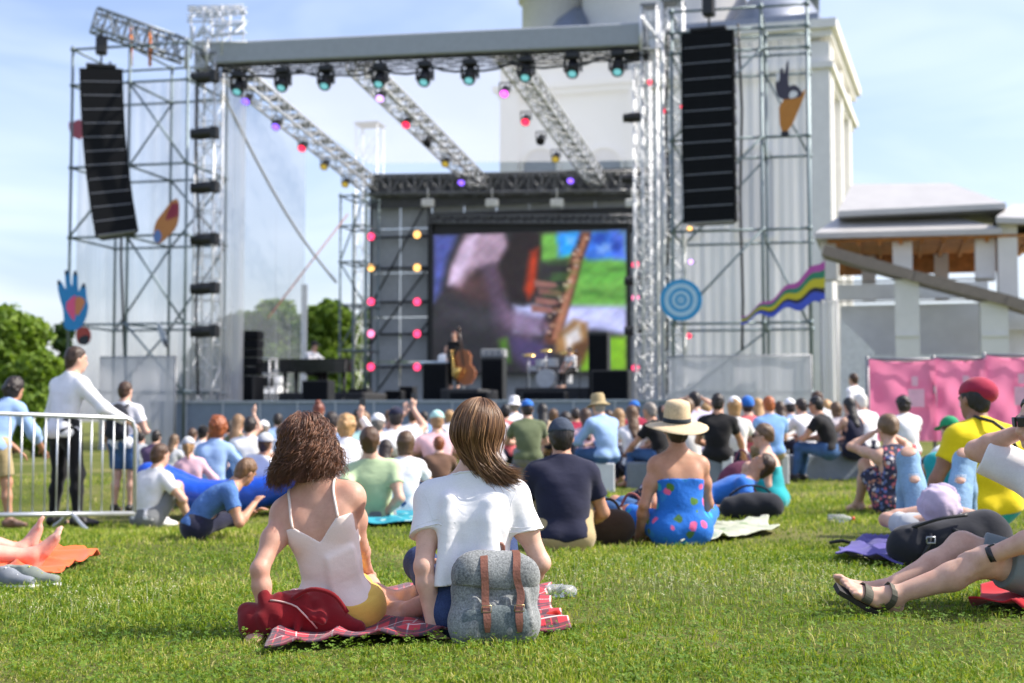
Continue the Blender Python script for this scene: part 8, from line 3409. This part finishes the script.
# ---------------------------------------------------------------- middle left: curled up person, air lounger
q = P(232, 520, 9.6)
CU_, JC = person('person in blue checked shirt lying curled up with arms round the head', root=((197 - 512) / F * 9.75, 9.75, 0), face=72, scale=.76, skin='tan', hair=('short', 'ltbrown'), upper=('tee', m_denim('blue_check_shirt', (.08, .17, .40))), lower=('trousers', 'navy'),
                 pose='hug', l1=30, l2=56, side=0, head=(-30, -10, 0), pelvis=(0, 0, .12), hands=[(-.06, .52, .22), (.13, .50, .30)], ep=[(-.3, 0, -1), (.5, 0, -1)], ank=[(-.42, .05, .07), (-.5, .15, .07)], kp=[(-.3, 1, .2), (-.3, 1, .2)], h=.009)
t = NT('blue_inflatable')
t.set(Base_Color=(.010, .075, .50), Roughness=.28)
t.bump(t.noise(6, 3), .5, .04)
q0, q1 = P(150, 478, 15.6), P(292, 482, 15.8)
pts = [V3(q0[0] + (q1[0] - q0[0]) * s, 15.7, float(gz(q0[0] + (q1[0] - q0[0]) * s, 15.7)) + z_) for s, z_ in ((0, .50), (.12, .40), (.35, .25), (.6, .23), (.85, .27), (1, .32))]
d_ = densify(pts, 14)
pr = []
for dy in (-.16, .2):
    for i in range(len(d_) - 1):
        r0 = .175 - .04 * abs(i / 13 - .5) * 2
        pr.append(cap(d_[i] + V3(0, dy, 0), d_[i + 1] + V3(0, dy, 0), r0, r0, .04))
v, f_ = sdf_mesh(pr, .02, wr=.008, wf=14, seed=2)
o_ = v.mean(0)
me = np_mesh('air_lounger', v - o_, f_, 4)
me.materials.append(t.m)
o = bpy.data.objects.new('air_lounger', me)
o.location = o_
COL.objects.link(o)
tag(o, 'glossy blue inflatable air lounger on the grass at left', 'lounger')
ground_cloth('teal_blanket', TEALC, m_pattern('teal_print', (.02, .28, .36), ((.3, .5, .5), (.02, .2, .3)), 14, .3), 'teal patterned blanket under the pale green shirt', 'blanket', 31, .03, 8, 40, edge=.05)
ground_cloth('pink_blanket', [V3(-2.2, 13.0, 0), V3(-1.2, 13.0, 0), V3(-1.2, 14.2, 0), V3(-2.2, 14.2, 0)], m_cloth('pink_blanket', (.75, .12, .20)), 'pink blanket under the kid with straight blond hair', 'blanket', 33, .03, 8, 30, edge=.05)
# ---------------------------------------------------------------- lying person, bags and bottle in the middle right
q = P(712, 496, 12.6)
person('person with brown hair lying on the grass before the turquoise top', root=(P(706, 490, 12.4)[0], 12.7, .0), face=-84, skin='tan', hair=('short', 'brown'), upper=('tee', 'blue'), lower=('trousers', 'navy'), pose='lean', l1=-72, l2=-66, head=(0, 20, 0), pelvis=(0, 0, .11),
       scale=.95, hands=[(-.3, -.2, .06), (.2, .1, .2)], ank=[(-.1, .7, .08), (.1, .72, .08)], kp=[(-.2, 0, 1), (.2, 0, 1)])
person('person with tanned arms bending low left of the straw hat', root=(P(640, 500, 10.2)[0], 10.3, .0), face=-38, skin='tan', hair=('long', 'brown'), upper=('tee', PAT_FLOWER), lower=('shorts', 'denim'), sex='f', pose='lean', l1=-56, l2=-48, pelvis=(0, 0, .11), head=(0, 10, 0),
       scale=.9, hands=[(-.28, -.40, .04), (.30, -.34, .04)], ep=[(-.4, -.6, 0), (.4, -1, 0)])


def soft_bag(name, label, px, py, Y, size, mat, seed, cat='bag', extra=None, ang=0.0):
    q_ = P(px, py, Y) * V3(1, 1, 0) + UZ * float(gz(P(px, py, Y)[0], Y))
    rt_ = empty(name, q_, label, cat)
    w_, d__, h_ = size
    ca, sa = math.cos(ang), math.sin(ang)
    X_ = V3(ca, sa, 0)
    c_ = q_ + UZ * h_ * .5
    pr_ = [cap(c_ - X_ * w_ * .28 - UZ * h_ * .1, c_ + X_ * w_ * .28 - UZ * h_ * .08, h_ * .42, h_ * .40, .06, (V3(0, 1, 0), d__ / h_)), cap(c_ - X_ * w_ * .1 + UZ * h_ * .1, c_ + X_ * w_ * .22 + UZ * h_ * .12, h_ * .36, h_ * .34, .05, (V3(0, 1, 0), d__ / h_))]
    o_, _ = sdf_obj('body', pr_, .010, mat, rt_, wr=.010, wf=26, seed=seed)
    o_.location = -q_
    mb_ = MB()
    mb_.path(densify([c_ - X_ * w_ * .3 + UZ * h_ * .35, c_ - X_ * w_ * .1 + UZ * h_ * .7, c_ + X_ * w_ * .15 + UZ * h_ * .65, c_ + X_ * w_ * .3 + UZ * h_ * .3], 12), .010, 6)
    o_ = mb_.build('handle', mat, None, origin=V3(0, 0, 0))
    o_.parent = rt_
    o_.location = -q_


soft_bag('shoulder_bag', 'dark brown shoulder bag right of the navy polo shirt', 608, 545, 9.3, (.30, .18, .24), m_cloth('brown_leather_bag', (.05, .032, .022), .2, .6), 41)
soft_bag('shoulder_bag', 'flower print soft bag left of the blue flowered dress', 632, 535, 9.6, (.26, .18, .26), m_pattern('floral_bag', (.30, .10, .09), ((.55, .48, .42), (.25, .03, .03), (.4, .35, .3)), 22, .35), 42)
soft_bag('camera_bag', 'black camera bag on the grass before the turquoise top', 752, 503, 11.8, (.62, .24, .22), m_cloth('black_nylon', (.02, .022, .03)), 43)
soft_bag('shopping_bag', 'plum checked bag standing by the turquoise top', 742, 488, 14.2, (.30, .18, .42), m_cloth('plum_bag', (.16, .05, .09)), 44)
q = P(839, 500, 11.2) * V3(1, 1, 0)
rt = empty('plastic_bottle', q, 'clear plastic bottle lying on the grass left of the flower print dress', 'bottle')
mb = MB()
mb.path([q + V3(-.09, 0, .036), q + V3(-.085, 0, .036), q + V3(.04, .01, .036), q + V3(.08, .012, .036), q + V3(.10, .014, .036)], [.02, .034, .034, .016, .014], 14)
mb.build('body', bpy.data.materials['clear_plastic'], rt)
mb = MB()
mb.tube(q + V3(.10, .014, .036), q + V3(.122, .015, .036), .017, 12)
mb.build('cap', m_plain('red_cap', (.6, .06, .02), .4), rt)

# ---------------------------------------------------------------- crowd barrier at the left
def barrier(label, a, b, group):
    a, b = np.array(a, float), np.array(b, float)
    za, zb_ = float(gz(a[0], a[1])), float(gz(b[0], b[1]))
    L_ = np.linalg.norm((b - a)[:2])
    d = unit((b - a) * V3(1, 1, 0))
    n_ = np.cross(UZ, d)
    rt_ = empty('crowd_barrier', V3(*((a + b) / 2)[:2], (za + zb_) / 2), label, 'barrier', group)

    def pt(s, z):
        return V3(a[0], a[1], 0) + d * (L_ * s) + UZ * (za + (zb_ - za) * s + z)
    mb_ = MB()
    cr = .10 / L_
    pts_ = [pt(1, .16), pt(1, .98), pt(1 - cr * .3, 1.07), pt(1 - cr, 1.10), pt(cr, 1.10), pt(cr * .3, 1.07), pt(0, .98), pt(0, .16), pt(.001, .16)]
    mb_.path(pts_, .021, 10)
    mb_.path([pt(0, .16), pt(1, .16)], .024, 10)
    mb_.build('frame', M_BAR, rt_)
    n = int(L_ / .115)
    for i in range(1, n):
        mb2 = MB()
        mb2.tube(pt(i / n, .16), pt(i / n, 1.10), .0085, 6)
        mb2.build('bar', M_BAR, rt_)
    for s in (.02, .62):
        mb2 = MB()
        c_ = pt(s, .16)
        g0 = float(gz(c_[0], c_[1]))
        mb2.path(densify([c_ - n_ * .36 + UZ * (g0 + .02 - c_[2]), c_ - n_ * .22 + UZ * (g0 + .07 - c_[2]), c_, c_ + n_ * .22 + UZ * (g0 + .07 - c_[2]), c_ + n_ * .36 + UZ * (g0 + .02 - c_[2])], 14), .02, 8)
        mb2.build('foot', M_BAR, rt_)
    return rt_


M_BAR = m_plain('galvanised_barrier', (.52, .55, .57), .36, .65, var=.08, scale=14)
pa, pb = P(-40, 420, 13.0), P(146, 420, 14.6)
barrier('galvanised crowd barrier in front of the standing people at left', V3(pa[0], 13.0, 0), V3(pb[0], 14.2, 0), 'crowd barriers')
